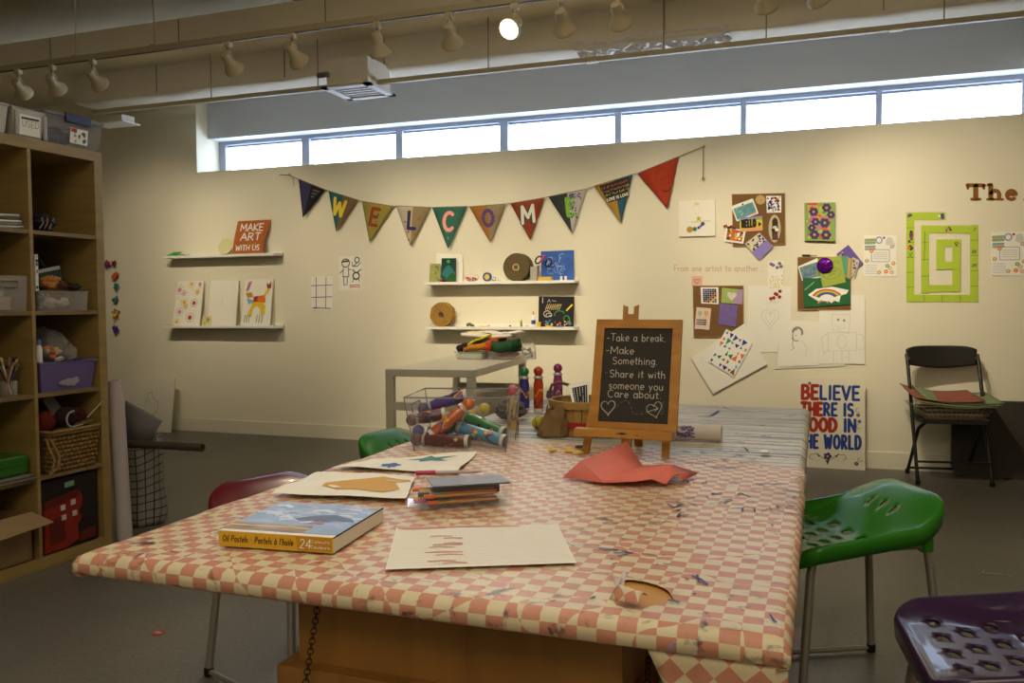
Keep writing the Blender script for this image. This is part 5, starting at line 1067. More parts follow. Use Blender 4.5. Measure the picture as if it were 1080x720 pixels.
CB = bpy.data.materials.new('gridded_cloth'); CB.use_nodes = True; nt = CB.node_tree; b = nt.nodes['Principled BSDF']; b.inputs['Roughness'].default_value = .9
uvn = nt.nodes.new('ShaderNodeUVMap'); br = nt.nodes.new('ShaderNodeTexBrick'); br.offset = 0; br.inputs['Color1'].default_value = br.inputs['Color2'].default_value = lin('8a8680'); br.inputs['Mortar'].default_value = lin('22201f')
br.inputs['Scale'].default_value = 1; br.inputs['Brick Width'].default_value = .042; br.inputs['Row Height'].default_value = .042; br.inputs['Mortar Size'].default_value = .0028; br.inputs['Mortar Smooth'].default_value = .1
nt.links.new(uvn.outputs[0], br.inputs['Vector']); nt.links.new(br.outputs['Color'], b.inputs['Base Color'])
def uvmap(o, nu, nv, fu, fv):   # grid built with shared order
    me = o.data; uv = me.uv_layers.new(name='UVMap'); 
    for poly in me.polygons:
        j, i = divmod(poly.index, nu)
        for li, (a, c) in zip(poly.loop_indices, ((0, 0), (1, 0), (1, 1), (0, 1))): uv.data[li].uv = (fu((i+a)/nu), fv((j+c)/nv))
rB = .105; hB = .43; mb = MB()
def bagf(u, v):
    a = u*2*PI; r = rB*(1+.08*math.sin(a*3+v*4)+.12*noise.noise(V((math.cos(a)*2, math.sin(a)*2, v*3)))) * (1-.1*(v < .05))
    return bc+V((r*math.cos(a), r*math.sin(a), .002+v*hB+.03*math.sin(a*2+1)*v))
mb.grid(bagf, 40, 16, CB); o = mb.build('cloth', t, fixn=False, solid=.003, smooth=80); uvmap(o, 40, 16, lambda u: u*2*PI*rB, lambda v: v*hB)
mb = MB(); mb.face([bagf(i/40, 0)+V((0, 0, .001)) for i in range(40)], mat('55524e', .9)); mb.build('base', t)
mb = MB(); mb.tube([bc+V((.06, -.0, hB)), bc+V((.085, -.03, hB+.05)), bc+V((.1, -.0, hB+.03)), bc+V((.11, 0, hB-.02))], .004, mat('b0aca4', .7), 6); mb.build('drawstring', t)
# grey sheet rising out of the bag
q = [on(133, 422, 1, 3.4), on(172, 443.5, 1, 3.42), on(164, 463, 1, 3.44), on(134, 468, 1, 3.44)]
p = Panel(q[0], q[1], q[2], q[3]); mb = MB(); mb.grid(lambda u, v: p.P(u, v, .02*math.sin(u*PI)*(1-v)+.02*math.sin(v*3)), 12, 12, mat('86848a', .45, var=.05)); tag(mb.build('plastic_sheet', solid=.0015), 'grey plastic sheet poking up out of the checked bag', 'plastic sheet')
a, c = on(128, 467, 1, 3.36), on(214, 472, 1, 3.40)
mb = MB(); d = (c-a).normalized(); M = Matrix.Translation(a) @ d.to_track_quat('Z', 'Y').to_matrix().to_4x4(); L = (c-a).length
mb.lathe([(.019, 0), (.019, L), (.0155, L), (.0155, 0), (.019, 0)], mat('4c4334', .7), M, 22); tag(mb.build('cardboard_tube', origin=(a+c)/2), 'dark brown cardboard tube lying level across the top of the checked bag', 'tube')
# floor bits
c = on(167, 667, 2, .002); mb = MB(); M = Matrix.Translation((c.x, c.y, .0)); mb.lathe([(.022, .001), (.022, .0025), (.0001, .0025)], mat('a8402c', .7), M, 24); mb.lathe([(.012, .0025), (.012, .003), (.0001, .003)], mat('9a9488', .7), M @ Matrix.Diagonal((1.2, .6, 1, 1)), 16); tag(mb.build('floor_sticker'), 'small round red and white sticker on the concrete floor', 'sticker')
mb = MB(); mb.tube([on(1038, 601, 2, .004), on(1036, 604, 2, .004), on(1045, 604.5, 2, .003), on(1066, 607, 2, .003)], .0018, mat('b8b4a8', .5), 5); tag(mb.build('wire_scrap'), 'bent bit of pale wire lying on the floor at the right', 'wire')
# ================================================================== TABLE
TT = .75; tp = lambda px, py, dz=0.: on(px, py, 2, TT+dz)
TX0, TX1, TY0, TY1 = -1.04, -.04, .977, 3.13
AMB = wood('amber_plywood', '7a5424', '946a30', (6, 6, 1), .45, 2.0); AMB2 = wood('tabletop_plywood', 'b07a34', 'c48e42', (1, 6, 6), .5, 2.0)
tb = thing('art_table', 'large wooden work table on a cabinet base, covered with patterned cloths', 'table', (-.54, 2.05, 0))
mb = MB(); mb.box((TX0, TY0, .716), (TX1, TY1, .7455), AMB2, bev=.003); mb.build('tabletop', tb)
mb = MB(); cxl, cxr = -.722, -.235; mb.box((cxl, 1.06, .50), (cxr+.0, 2.9, .716), AMB, bev=.002); mb.build('upper_cabinet', tb)
mb = MB(); mb.box((cxl-.022, 1.035, .0), (cxr+.03, 2.93, .595), AMB, bev=.003); mb.build('lower_cabinet', tb)
CHN = mat('2c2820', .4, metal=.7)
def chain(a, b_, n):
    mb = MB(); a, b_ = V(a), V(b_); d = (b_-a)/n; ux = d.normalized(); e = ux.orthogonal().normalized(); g = ux.cross(e)
    for i in range(n):
        c = a+d*(i+.5); s = e if i % 2 else g
        mb.tube([c+ux*d.length*.72*math.cos(t)+s*.0042*math.sin(t) for t in [2*PI*k/10 for k in range(10)]], 0.0009, CHN, 5, closed=True)
    mb.build('chain', tb)
chain(on(335.5, 636, 1, 1.02), on(322, 722, 1, 1.0), 16); chain(on(684, 688, 1, 1.02), on(682, 745, 1, 1.02), 10)
# --- cloth materials
def clothmat(kind):
    m = bpy.data.materials.new(kind); m.use_nodes = True; nt = m.node_tree; b = nt.nodes['Principled BSDF']; N_ = nt.nodes.new; Lk = nt.links.new
    uv = N_('ShaderNodeUVMap'); b.inputs['Roughness'].default_value = .42; b.inputs['Specular IOR Level'].default_value = .35
    wn = N_('ShaderNodeTexNoise'); wn.inputs['Scale'].default_value = 6; wn.inputs['Detail'].default_value = 1; Lk(uv.outputs[0], wn.inputs['Vector'])
    sb = N_('ShaderNodeVectorMath'); sb.operation = 'SUBTRACT'; sb.inputs[1].default_value = (.5, .5, .5); Lk(wn.outputs['Color'], sb.inputs[0])
    sc_ = N_('ShaderNodeVectorMath'); sc_.operation = 'SCALE'; sc_.inputs['Scale'].default_value = .006; Lk(sb.outputs[0], sc_.inputs[0])
    ad = N_('ShaderNodeVectorMath'); Lk(uv.outputs[0], ad.inputs[0]); Lk(sc_.outputs[0], ad.inputs[1])
    if kind == 'checked_cloth':
        ck = N_('ShaderNodeTexChecker'); ck.inputs['Scale'].default_value = 1/.0234; ck.inputs['Color1'].default_value = lin('c48a74'); ck.inputs['Color2'].default_value = lin('d4c8a6'); Lk(ad.outputs[0], ck.inputs['Vector']); base = ck.outputs['Color']
    else:
        mp = N_('ShaderNodeMapping'); mp.inputs['Scale'].default_value = (1.2, 75, 1); Lk(ad.outputs[0], mp.inputs[0]); n = N_('ShaderNodeTexNoise'); n.inputs['Scale'].default_value = 1; n.inputs['Detail'].default_value = 2; Lk(mp.outputs[0], n.inputs['Vector'])
        r = N_('ShaderNodeValToRGB'); e = r.color_ramp.elements; e[0].position = .40; e[0].color = lin('5f6a6c'); e[1].position = .53; e[1].color = lin('cfc8b4'); Lk(n.outputs['Fac'], r.inputs[0]); base = r.outputs[0]
    def layer(base, scale, lo, hi, hexc, amt, seed, st=(1, 1, 1), msk=None):
        mp = N_('ShaderNodeMapping'); mp.inputs['Location'].default_value = (seed, seed*1.7, 0); mp.inputs['Scale'].default_value = st; Lk(uv.outputs[0], mp.inputs[0])
        n = N_('ShaderNodeTexNoise'); n.inputs['Scale'].default_value = scale; n.inputs['Detail'].default_value = 5; n.inputs['Roughness'].default_value = .6; n.inputs['Distortion'].default_value = .8; Lk(mp.outputs[0], n.inputs['Vector'])
        mr = N_('ShaderNodeMapRange'); mr.inputs[1].default_value = lo; mr.inputs[2].default_value = hi; mr.inputs[4].default_value = amt; Lk(n.outputs['Fac'], mr.inputs[0]); fac = mr.outputs[0]
        if msk:
            n2 = N_('ShaderNodeTexNoise'); n2.inputs['Scale'].default_value = msk; mp2 = N_('ShaderNodeMapping'); mp2.inputs['Location'].default_value = (seed*3, 1, 0); Lk(uv.outputs[0], mp2.inputs[0]); Lk(mp2.outputs[0], n2.inputs['Vector'])
            m2 = N_('ShaderNodeMapRange'); m2.inputs[1].default_value = .48; m2.inputs[2].default_value = .6; Lk(n2.outputs['Fac'], m2.inputs[0]); mu = N_('ShaderNodeMath'); mu.operation = 'MULTIPLY'; Lk(fac, mu.inputs[0]); Lk(m2.outputs[0], mu.inputs[1]); fac = mu.outputs[0]
        mx = N_('ShaderNodeMix'); mx.data_type = 'RGBA'; mx.blend_type = 'MULTIPLY'; mx.inputs[7].default_value = lin(hexc); Lk(base, mx.inputs[6]); Lk(fac, mx.inputs[0]); return mx.outputs[2]
    base = layer(base, 3, .5, .75, 'c8b898', .5, 0.3)
    base = layer(base, 26, .56, .66, '4a5a80', .85, 2.1, msk=2.4)
    base = layer(base, 34, .6, .68, '6a7a4a', .6, 7.7, msk=3)
    base = layer(base, 18, .62, .7, 'a05a4a', .5, 11.2, (1, 2.5, 1), 3)
    base = layer(base, 30, .64, .68, '2c2f48', .9, 15.2, (.5, 3, 1), 2)
    Lk(base, b.inputs['Base Color'])
    n = N_('ShaderNodeTexNoise'); n.inputs['Scale'].default_value = 22; n.inputs['Detail'].default_value = 5; Lk(uv.outputs[0], n.inputs['Vector']); bp = N_('ShaderNodeBump'); bp.inputs['Strength'].default_value = .35; bp.inputs['Distance'].default_value = .006
    Lk(n.outputs['Fac'], bp.inputs['Height']); Lk(bp.outputs[0], b.inputs['Normal']); return m
CK = clothmat('checked_cloth'); STR = clothmat('striped_cloth')
def drape(s, t, x0, x1, y0, ytop, r=.014, drop=.037, amp=.0016, seed=0, tuck=True):
    """plan (s,t) of unrolled cloth to 3D"""
    def fold(d, base, sgn):       # overhang distance -> (lateral, vertical)
        if d <= 0: return base, 0
        q = r*PI/2
        if d < q: a = d/r; return base+sgn*r*math.sin(a), -r*(1-math.cos(a))
        e = d-q
        if not tuck or e < drop-q: return base+sgn*r, -r-e
        e2 = e-(drop-q); return base+sgn*(r-.0-e2*.8), -r-(drop-q)-e2*.25
    dx = max(x0-s, s-x1, 0); dy = max(y0-t, 0)
    x, zx = fold(dx, x0 if s < x0 else x1, -1 if s < x0 else 1) if dx > 0 else (s, 0)
    y, zy = fold(dy, y0, -1) if dy > 0 else (t, 0)
    z = min(zx, zy)
    k = amp*(noise.noise(V((s*9+seed, t*9, 0)))+.5*noise.noise(V((s*26, t*26, seed))))
    if dx > 0: x += k*2.0*(1 if s > x0 else -1)
    if dy > 0: y -= k*1.5
    return V((x, y, TTOP+z+(max(k, -.0012)+.0012 if dx == 0 and dy == 0 else k)))
TTOP = .7485
def cloth(name, x0, x1, y0, yend, ov, hole=None, step=.0125, seed=0, ovx=None):
    ovx = ovx or ov
    S0, S1, T0 = x0-ovx, x1+ovx, y0-ov
    nx = int((S1-S0)/step); ny = int((yend((S0+S1)/2)-T0)/step)
    pts = []
    for j in range(ny+1):
        for i in range(nx+1):
            s = S0+(S1-S0)*i/nx; t = T0+(yend(s)-T0)*j/ny
            if hole and min((V((s, t))-h).length for h in hole) < step*.55: continue
            if hole and inside(V((s, t)), hole): continue
            pts.append(V((s, t)))
    edges = []
    if hole: b0 = len(pts); pts += hole; edges = [(b0+i, b0+(i+1) % len(hole)) for i in range(len(hole))]
    v, e, f, *_ = delaunay_2d_cdt(pts, edges, [], 0, 1e-6)
    tri = []
    for q in f:
        c = sum((v[i] for i in q), V((0, 0)))/len(q)
        if hole and inside(c, hole): continue
        if c.y > yend(c.x): continue
        tri.append(tuple(q))
    return [V(p) for p in v], tri
def inside(p, poly):
    c = False; n = len(poly)
    for i in range(n):
        a, b_ = poly[i], poly[i-1]
        if (a.y > p.y) != (b_.y > p.y) and p.x < (b_.x-a.x)*(p.y-a.y)/(b_.y-a.y)+a.x: c = not c
    return c
def clothobj(name, plan, tri, fn, m, label, origin=(-.54, 1.5, .75)):
    me = bpy.data.meshes.new(name); o3 = V(origin); me.from_pydata([fn(p.x, p.y)-o3 for p in plan], [], tri); me.materials.append(m)
    uv = me.uv_layers.new(name='UVMap')
    for l in me.loops: uv.data[l.index].uv = (plan[l.vertex_index].x+2, plan[l.vertex_index].y+.002)
    me.polygons.foreach_set('use_smooth', [True]*len(tri)); o = bpy.data.objects.new(name, me); COL.objects.link(o); o.location = o3; ORG[o.name] = o3
    return tag(o, label, 'tablecloth')
hp = [(657, 611), (668, 611), (682, 613.5), (695, 617.5), (705, 623), (710.5, 631), (704, 633.5), (690, 638), (675, 641.5), (660, 641), (650, 638), (645, 630), (650, 620)]
hole = [V((tp(*q).x, tp(*q).y)) for q in hp]
def yend(s):
    for (xa, ya), (xb, yb) in zip(ends[:-1], ends[1:]):
        if s <= xb: return ya+(yb-ya)*max(0, (s-xa)/(xb-xa))
    return ends[-1][1]
ends = [(-1.15, 2.12), (-.95, 2.1), (-.8, 2.14), (-.66, 2.16), (-.55, 2.13), (-.45, 2.17), (-.33, 2.08), (-.2, 2.06), (-.1, 2.0), (.06, 1.98)]
plan, tri = cloth('c', TX0, TX1, TY0, yend, .058, hole)
ccl = clothobj('checked_tablecloth', plan, tri, lambda s, t: drape(s, t, TX0, TX1, TY0, 0), CK, 'pink and cream checked tablecloth with a torn hole, over the near half of the table')
TTOP = .7465
plan, tri = cloth('s', TX0+.001, TX1-.003, 1.9, lambda s: 3.15, 0.0, None, .02, ovx=.06)
def dr2(s, t):
    p = drape(s, t, TX0+.001, TX1-.002, 0, 0, drop=.05, r=.012, amp=.0012, seed=4)
    if t > 3.135: p.y = 3.135; p.z -= (t-3.135)
    return p
scl = clothobj('striped_tablecloth', plan, tri, dr2, STR, 'white cloth with thin blue grey stripes on the far half of the table', (-.54, 2.6, .75))
# corner flap hanging down under the front right corner, checks turned 45 degrees
yf = TY0-.004
q = [on(682, 689, 1, yf), on(700, 706, 1, yf-.004), on(722, 730, 1, yf-.006), on(745, 765, 1, yf-.006), on(822, 790, 1, yf-.004), on(836, 680, 1, yf)]
mb = MB(); m_ = CK
me_pts = []
cx0, cx1 = q[0].x, TX1+.01; zt_ = TT-.03
def flapf(u, v):
    x = cx0+(cx1-cx0)*(v*.62+u*(1-v*.62)); z = zt_-v*.2
    return V((x, TY0-.006+.006*math.sin(u*8+v*3)*v, z))
mb.grid(flapf, 16, 12, CK); o = mb.build('corner_flap', ccl, fixn=False, smooth=180, solid=.001)
uv = o.data.uv_layers.new(name='UVMap')
for l in o.data.loops:
    c = o.data.vertices[l.vertex_index].co; uv.data[l.index].uv = ((c.x+c.z)*.7071+5, (c.z-c.x)*.7071+5)
# paint marks on the cloths (raised dried paint)
TPn = Panel(V((TX0, TY1, .7515)), V((TX1, TY1, .7515)), V((TX1, TY0, .7515)), V((TX0, TY0, .7515)))
def tpu(px, py): q = tp(px, py); return ((q.x-TX0)/TPn.W, (q.y-TY0)/TPn.H)
def tstroke(mb, pts, w, m, h=.0002): stroke(mb, TPn, [tpu(*q) for q in pts], w, m, h)
PB = mat('2f3f7c', .5); PB2 = mat('1e2440', .5); PR_ = mat('8a3a34', .6); PY = mat('c8a020', .6); PT_ = mat('4a6a70', .6)
mb = MB()
tstroke(mb, [(631, 578.5), (652, 580.5)], .004, PB); tstroke(mb, [(632, 580), (650, 581.5)], .003, PB); tstroke(mb, [(648, 584), (664, 583)], .0035, PB); tstroke(mb, [(652, 587), (662, 585)], .003, PT_); tstroke(mb, [(656, 581.5), (667, 584)], .003, PB)
tstroke(mb, [(730, 608), (738, 611), (746, 617)], .004, PB); tstroke(mb, [(735, 607), (737, 613)], .003, PB); tstroke(mb, [(722, 610), (726, 612)], .003, PR_); tstroke(mb, [(706, 634), (716, 635.5)], .005, PT_)
tstroke(mb, [(700, 595), (706, 596)], .003, PB2); tstroke(mb, [(601, 575), (606, 577)], .002, PB2); tstroke(mb, [(812, 649), (816, 655), (819, 657)], .0025, PB); tstroke(mb, [(705, 686), (712, 680)], .003, PB)
for k in range(22):
    R = random.Random(k); x, y = R.uniform(690, 845), R.uniform(505, 545); tstroke(mb, [(x, y), (x+R.uniform(-14, 14), y+R.uniform(-3, 3)), (x+R.uniform(-10, 18), y+R.uniform(-3, 4))], R.uniform(.002, .0045), R.choice([PB, PB2, PR_, PT_, PB2]))
for k in range(26):
    R = random.Random(k+50); x, y = R.uniform(560, 840), R.uniform(520, 640); tstroke(mb, [(x, y), (x+R.uniform(-5, 5), y+R.uniform(-2, 2))], R.uniform(.0015, .0035), R.choice([PB, PR_, PT_, PY, PB2]))
o = tag(mb.build('dried_paint', origin=(-.2, 1.5, .75)), 'smears and spots of dried blue and red paint on the tablecloths', 'paint'); o['kind'] = 'stuff'
mb = MB()
tstroke(mb, [(737, 439), (750, 438), (758, 433)], .009, PB, -.0012); tstroke(mb, [(745, 430), (762, 429), (772, 432), (795, 434)], .006, mat('4a5a78', .6), -.0011); tstroke(mb, [(800, 433.5), (812, 434)], .008, PT_, -.001); tstroke(mb, [(798, 449), (806, 448.5)], .008, PB2, -.001); tstroke(mb, [(832, 438.5), (838, 438)], .012, mat('8a8478', .6), -.001)
tstroke(mb, [(764, 445), (780, 444.5)], .005, PY, -.001); tstroke(mb, [(785, 472), (789, 475)], .006, mat('6a5a30', .6), -.001); tstroke(mb, [(563, 425), (575, 424)], .006, PR_, -.001); tstroke(mb, [(568, 447), (575, 446)], .006, mat('5a9aa0', .6), -.001); tstroke(mb, [(556, 462), (568, 459)], .006, mat('7ab0b8', .6), -.001)
o = tag(mb.build('dried_paint', origin=(-.3, 2.6, .75)), 'dried paint streaks on the striped cloth behind the easel', 'paint'); o['kind'] = 'stuff'
# torn flap and the twist of clear tape by the hole
FLm = CK
a, b_, c_, d_ = tp(648, 636), tp(652, 641), tp(683, 629, .012), tp(660, 619, .014)
mb = MB()
def flp(u, v):
    p0 = tp(645+14*v, 635+6*v-0) if False else None
    A0 = tp(643, 634).lerp(tp(672, 641), v); A1 = tp(661, 620, .012).lerp(tp(683, 630, .006), v)
    q = A0.lerp(A1, u); q.z = .753+.012*math.sin(u*PI)*(1-.3*v)+.006*u; return q
mb.grid(flp, 10, 8, CK); o = mb.build('torn_flap', ccl, fixn=False, smooth=180, solid=.0008); uv = o.data.uv_layers.new(name='UVMap')
for l in o.data.loops: c = o.data.vertices[l.vertex_index].co; uv.data[l.index].uv = (c.x*.9+c.y*.5+6.003, c.y-c.x*.4+6.01)
mb = MB(); c0 = tp(652, 612, .012)
def twist(u, v):
    A0 = tp(642, 607, .022).lerp(tp(661, 604.5, .022), v); A1 = tp(649, 622, .004).lerp(tp(655, 622, .004), v); q = A0.lerp(A1, u); q.z += .004*math.sin(v*9+u*3); q.y += .004*math.cos(v*8); return q
mb.grid(twist, 8, 8, clear_plastic('tape', 'f4f2f6', .38, .1)); tag(mb.build('tape_twist', solid=.0008, smooth=15), 'twisted scrap of clear tape standing by the hole in the cloth', 'tape')

# ---- pastel box
A0, B0, C0 = tp(231, 575, .003), tp(351.5, 583.5, .003), tp(395, 549, .003); ux = (B0-A0); W1 = ux.length; ux.normalize(); vy = V((-ux.y, ux.x, 0)); D1 = (C0-B0).dot(vy); TH = .0235
pz = Matrix((ux, vy, V((0, 0, 1)))).transposed().to_4x4(); pz.translation = A0
t = thing('pastel_box', 'flat box of oil pastels with a cloudy painting on the lid', 'box', A0)
YB_ = mat('d6a92c', .45, var=.02)
mb = MB(); mb.box((0, 0, 0), (W1, D1, TH), PAPER, bev=.0008, M=pz); mb.build('body', t)
P3 = lambda x, y, z: pz@V((x, y, z))
p = Panel(P3(0, D1, TH+.0006), P3(W1, D1, TH+.0006), P3(W1, .012, TH+.0006), P3(0, .012, TH+.0006)); p.h = .0001; mb = MB(); slab(mb, p, mat('8fa6c4', .3, var=.25, scale=25), .0005)
CL_ = [mat('c8d0dc', .3), mat('a8b8d0', .3), mat('dadde4', .3), mat('7f8fb4', .3), mat('b8a8c0', .3)]
R = random.Random(5)
for i in range(46):
    cx, cy = R.uniform(.02, .98), R.uniform(.25, .98); L = R.uniform(.05, .2); a = R.uniform(-.3, .3)
    stroke(mb, p, [(max(.01, cx-L*.5), cy), (cx, min(.98, cy+.03)), (min(.98, cx+L*.5), min(.98, max(.02, cy+a*.2)))], R.uniform(.004, .011), R.choice(CL_), .0001+i*.000004)
for i in range(12): y = .02+.016*i; stroke(mb, p, [(.01, y), (.35+.02*i, y+.01), (.7, y)], .005, R.choice([mat('c8a040', .3), mat('b88a30', .3), mat('d8c890', .3)]), .0003)
fill(mb, p, [(.42, .42), (.55, .56), (.72, .62), (.92, .5), (.98, .4), (.8, .42), (.7, .34), (.6, .4), (.5, .36)], mat('30343c', .3), .0004); fill(mb, p, [(.6, .3), (.68, .42), (.76, .28)], mat('8a3c24', .3), .0005); fill(mb, p, [(.9, .88), (.98, .88), (.98, .97), (.9, .97)], YB_, .0005)
mb.build('lid_picture', t)
p = Panel(P3(0, -.0006, TH), P3(W1, -.0006, TH), P3(W1, -.0006, 0), P3(0, -.0006, 0)); p.h = .0003; mb = MB(); slab(mb, p, YB_, .0004); DK = mat('3a2608', .5)
fittext(mb, p, "Oil Pastels * Pastels @ l'huile".replace('@', '@'), .035, .665, .33, .0094, DK, .0013, slant=.15) 
fill(mb, p, [(.7, .05), (.99, .05), (.99, .95), (.68, .95)], mat('c08f20', .45), .0002); text(mb, p, '24', .715*p.W, .22*p.H, .0135, WHT, .0014, hh=.0004, slant=.1); fittext(mb, p, 'Colours', .81, .975, .6, .004, WHT, .0006, hh=.0004); fittext(mb, p, 'Couleurs', .81, .975, .25, .004, WHT, .0006, hh=.0004)
mb.build('spine_label', t)
mb = MB(); p = Panel(P3(W1+.0004, 0, TH), P3(W1+.0004, D1, TH), P3(W1+.0004, D1, TH-.002), P3(W1+.0004, 0, TH-.002)); slab(mb, p, INK, .0003); mb.build('lid_edge', t)

# ---- papers on the table
def tpaper(name, q, label, draw=None, z=.0038, m=PAPER, curl=.0, cat='paper', n=10, seed=1):
    P0 = [tp(*c, z) for c in q]; p = Panel(P0[0], P0[1], P0[2], P0[3]); p.h = .0009
    mb = MB(); f = lambda u, v: p.P(u, v, curl*(noise.noise(V((u*2.2+seed, v*2.2, 0)))+.5)*1.0)
    if curl:
        mb.grid(f, n, n, m); q2 = p.P
        p.P = lambda u, v, h=0: q2(u, v, curl*(noise.noise(V((u*2.2+seed, v*2.2, 0)))+.5)+h)
    else: slab(mb, p, m, .0006)
    if draw: draw(mb, p)
    return tag(mb.build(name, smooth=60), label, cat)
def d_pink(mb, p):
    for i in range(17): stroke(mb, p, [(.01, .06+.052*i), (.5, .062+.052*i), (.99, .06+.052*i)], .0008, mat('cfc0ae', .8), .0003)
    PKm = mat('dc9c94', .8)
    for a in ([(.02, .965), (.5, .975), (.75, .96)], [(.05, .94), (.3, .95)]): stroke(mb, p, a, .0055, PKm)
    for x, y, L in ((.22, .72, .12), (.3, .66, .1), (.24, .5, .16), (.22, .44, .13), (.3, .53, .1), (.2, .32, .2), (.26, .26, .14), (.22, .12, .14), (.3, .07, .12)): stroke(mb, p, [(x, y), (x+L*.5, y+.015), (x+L, y-.005)], .004, PKm)
tpaper('lined_paper', [(418, 556), (588, 552.5), (608, 593), (406.5, 600)], 'white ruled sheet with pink crayon strokes at the front of the table', d_pink, cat='drawing', z=.0046)
def d_star(mb, p):
    TE = mat('2c7a7c', .6); fill(mb, p, [(.44, .62), (.56, .72), (.6, .86), (.66, .76), (.86, .84), (.72, .68), (.82, .56), (.66, .6), (.58, .52), (.56, .62)], TE); Bm = mat('2c5c9c', .6); R = random.Random(3)
    fill(mb, p, [(.4+.075*math.cos(t)*(1+.15*math.sin(5*t)), .3+.11*math.sin(t)*(1+.15*math.sin(5*t))) for t in [2*PI*i/30 for i in range(30)]], Bm); stroke(mb, p, [(.42, .18), (.44, .12)], .006, Bm)
tpaper('painted_paper', [(390, 486), (503, 477.5), (482, 499), (348, 493.5)], 'white sheet painted with a teal star and a blue blob', d_star, curl=.006, cat='painting', seed=3, z=.004)
def d_yel(mb, p):
    Y_ = mat('cf9a28', .6); fill(mb, p, [(.3, .28), (.28, .48), (.36, .66), (.55, .78), (.72, .84), (.86, .74), (.97, .76), (.99, .66), (.86, .58), (.92, .38), (.8, .2), (.6, .22), (.45, .16)], Y_); fill(mb, p, [(.58, .45), (.72, .55), (.8, .58), (.7, .42), (.62, .38)], PAPER, .0015); stroke(mb, p, [(.62, .7), (.8, .66), (.9, .6)], .003, PAPER, .0015)
tpaper('painted_paper', [(334, 499), (438, 503.5), (428, 528), (287, 521.5)], 'white sheet with a large ochre yellow painted shape', d_yel, curl=.008, cat='painting', seed=6, z=.0055)
# pink pen behind the case
mb = MB(); a, c = tp(438.5, 498.5, .008), tp(508, 497, .008); mb.tube([a, a.lerp(c, .3)], .005, mat('b02c50', .4), 10); mb.tube([a.lerp(c, .3), a.lerp(c, .9), c], [.004, .004, .001], mat('b8a8b0', .3), 10); tag(mb.build('felt_pen'), 'pen with a crimson cap lying behind the clear brush case', 'pen')
# clear case of brushes
A0 = tp(452, 537, .004); B0 = tp(541, 531, .004); ux = B0-A0; W1 = ux.length; ux.normalize(); vy = V((-ux.y, ux.x, 0)); pz = Matrix((ux, vy, V((0, 0, 1)))).transposed().to_4x4(); pz.translation = A0
t = thing('brush_case', 'clear plastic case packed with orange and black paint brushes', 'case', A0)
CP = clear_plastic('case_plastic', 'dcdce4', .05, .05, .3); D1 = .085; Hc = .042
mb = MB(); mb.box((0, 0, 0), (W1, D1, Hc), CP, bev=.004, M=pz); mb.build('body', t)
mb = MB(); mb.box((.01, .006, Hc-.006), (W1-.004, D1-.004, Hc-.003), mat('4c4f60', .3, var=.6, scale=40), M=pz, bev=.001); mb.box((.02, D1-.008, .006), (W1-.006, D1-.006, .034), mat('2a261e', .6, var=.4, scale=60), M=pz); mb.build('insert_card', t)
mb = MB(); q = [pz@V(a) for a in ((0, 0, 0), (-.03, -.004, .012), (-.036, .004, .036), (0, .01, Hc))]; mb.prism(q, vy*.001, CP); mb.prism([pz@V(a) for a in ((0, .0, .0), (-.035, .02, .002), (-.03, .05, .01), (0, D1, .0))], (0, 0, .001), CP); mb.build('open_flap', t)
R = random.Random(2); caps = [mat('d8682c', .4), mat('1d1b1a', .4), mat('d87890', .4), mat('c8b83a', .4), mat('d8682c', .4), mat('e0783a', .4)]
for i in range(12):
    y = .012+.0115*(i % 6); zz = .008+.012*(i//6)+.002*(i % 2); sx_ = R.uniform(-.022, .0); L = W1-.015
    mb = MB(); f = lambda x: pz@V((x, y, zz)); mb.tube([f(sx_), f(sx_+.02)], .0042, caps[i % 6], 8); mb.tube([f(sx_+.02), f(sx_+.05)], .003, STEEL if i % 2 else mat('c89a3a', .3, metal=.6), 8); mb.tube([f(sx_+.05), f(L-.01)], [.0028, .0018], mat(['b8863a', 'c86a30', '4a3a20'][i % 3], .4), 8)
    tag(mb.build('paint_brush'), 'thin paint brush with coloured end inside the clear case', 'brush', 'brushes in the clear case')
# ---- red folded paper
RP = mat('dc7464', .75, var=.04); vz = {'A': (593.5, 503, 0), 'B': (612.8, 485.4, .026), 'C': (661, 465, .042), 'D': (677.6, 491, .006), 'E': (708, 489.6, .02), 'F': (737, 498.4, .006), 'G': (721, 506.7, .001), 'H': (711, 500, .02), 'I': (702.6, 510.5, .001), 'J': (687, 505, .012), 'K': (671, 507.6, .008), 'L': (637, 509, .003), 'M': (643, 474, .035), 'N': (667, 495.5, .008), 'O': (640, 500, .0)}
Pv = {k: tp(a, b_, .0055+z) for k, (a, b_, z) in vz.items()}
mb = MB(); ks = list(Pv); mb.add([Pv[k] for k in ks], [tuple(ks.index(c) for c in f) for f in ('ALB', 'BLNM', 'MNDC', 'LKN', 'KJN', 'NJE', 'NED', 'JIE', 'IHE', 'HGF', 'HFE')], RP)
tag(mb.build('folded_paper', solid=.0008, smooth=5, fixn=True), 'coral red folded sheet of paper lying open before the easel', 'paper')
# ---- small scraps
for i, (px, py, m, lab) in enumerate(((582, 474.5, YEL, 'yellow scrap farthest left in front of the wicker basket'), (600, 475, YEL, 'yellow scrap in the middle, left of the easel leg'), (611, 477, YEL, 'yellow scrap next to the easel leg'), (611, 471, mat('5a4438', .8), 'dark brown scrap beside the left easel leg'), (806, 476, WHT, 'tiny white scrap on the striped cloth'))):
    c = tp(px, py, .006); mb = MB(); crumple(mb, c, (.012, .008, .004), m, i+3, 8, .5); tag(mb.build('paper_scrap'), lab, 'scrap')

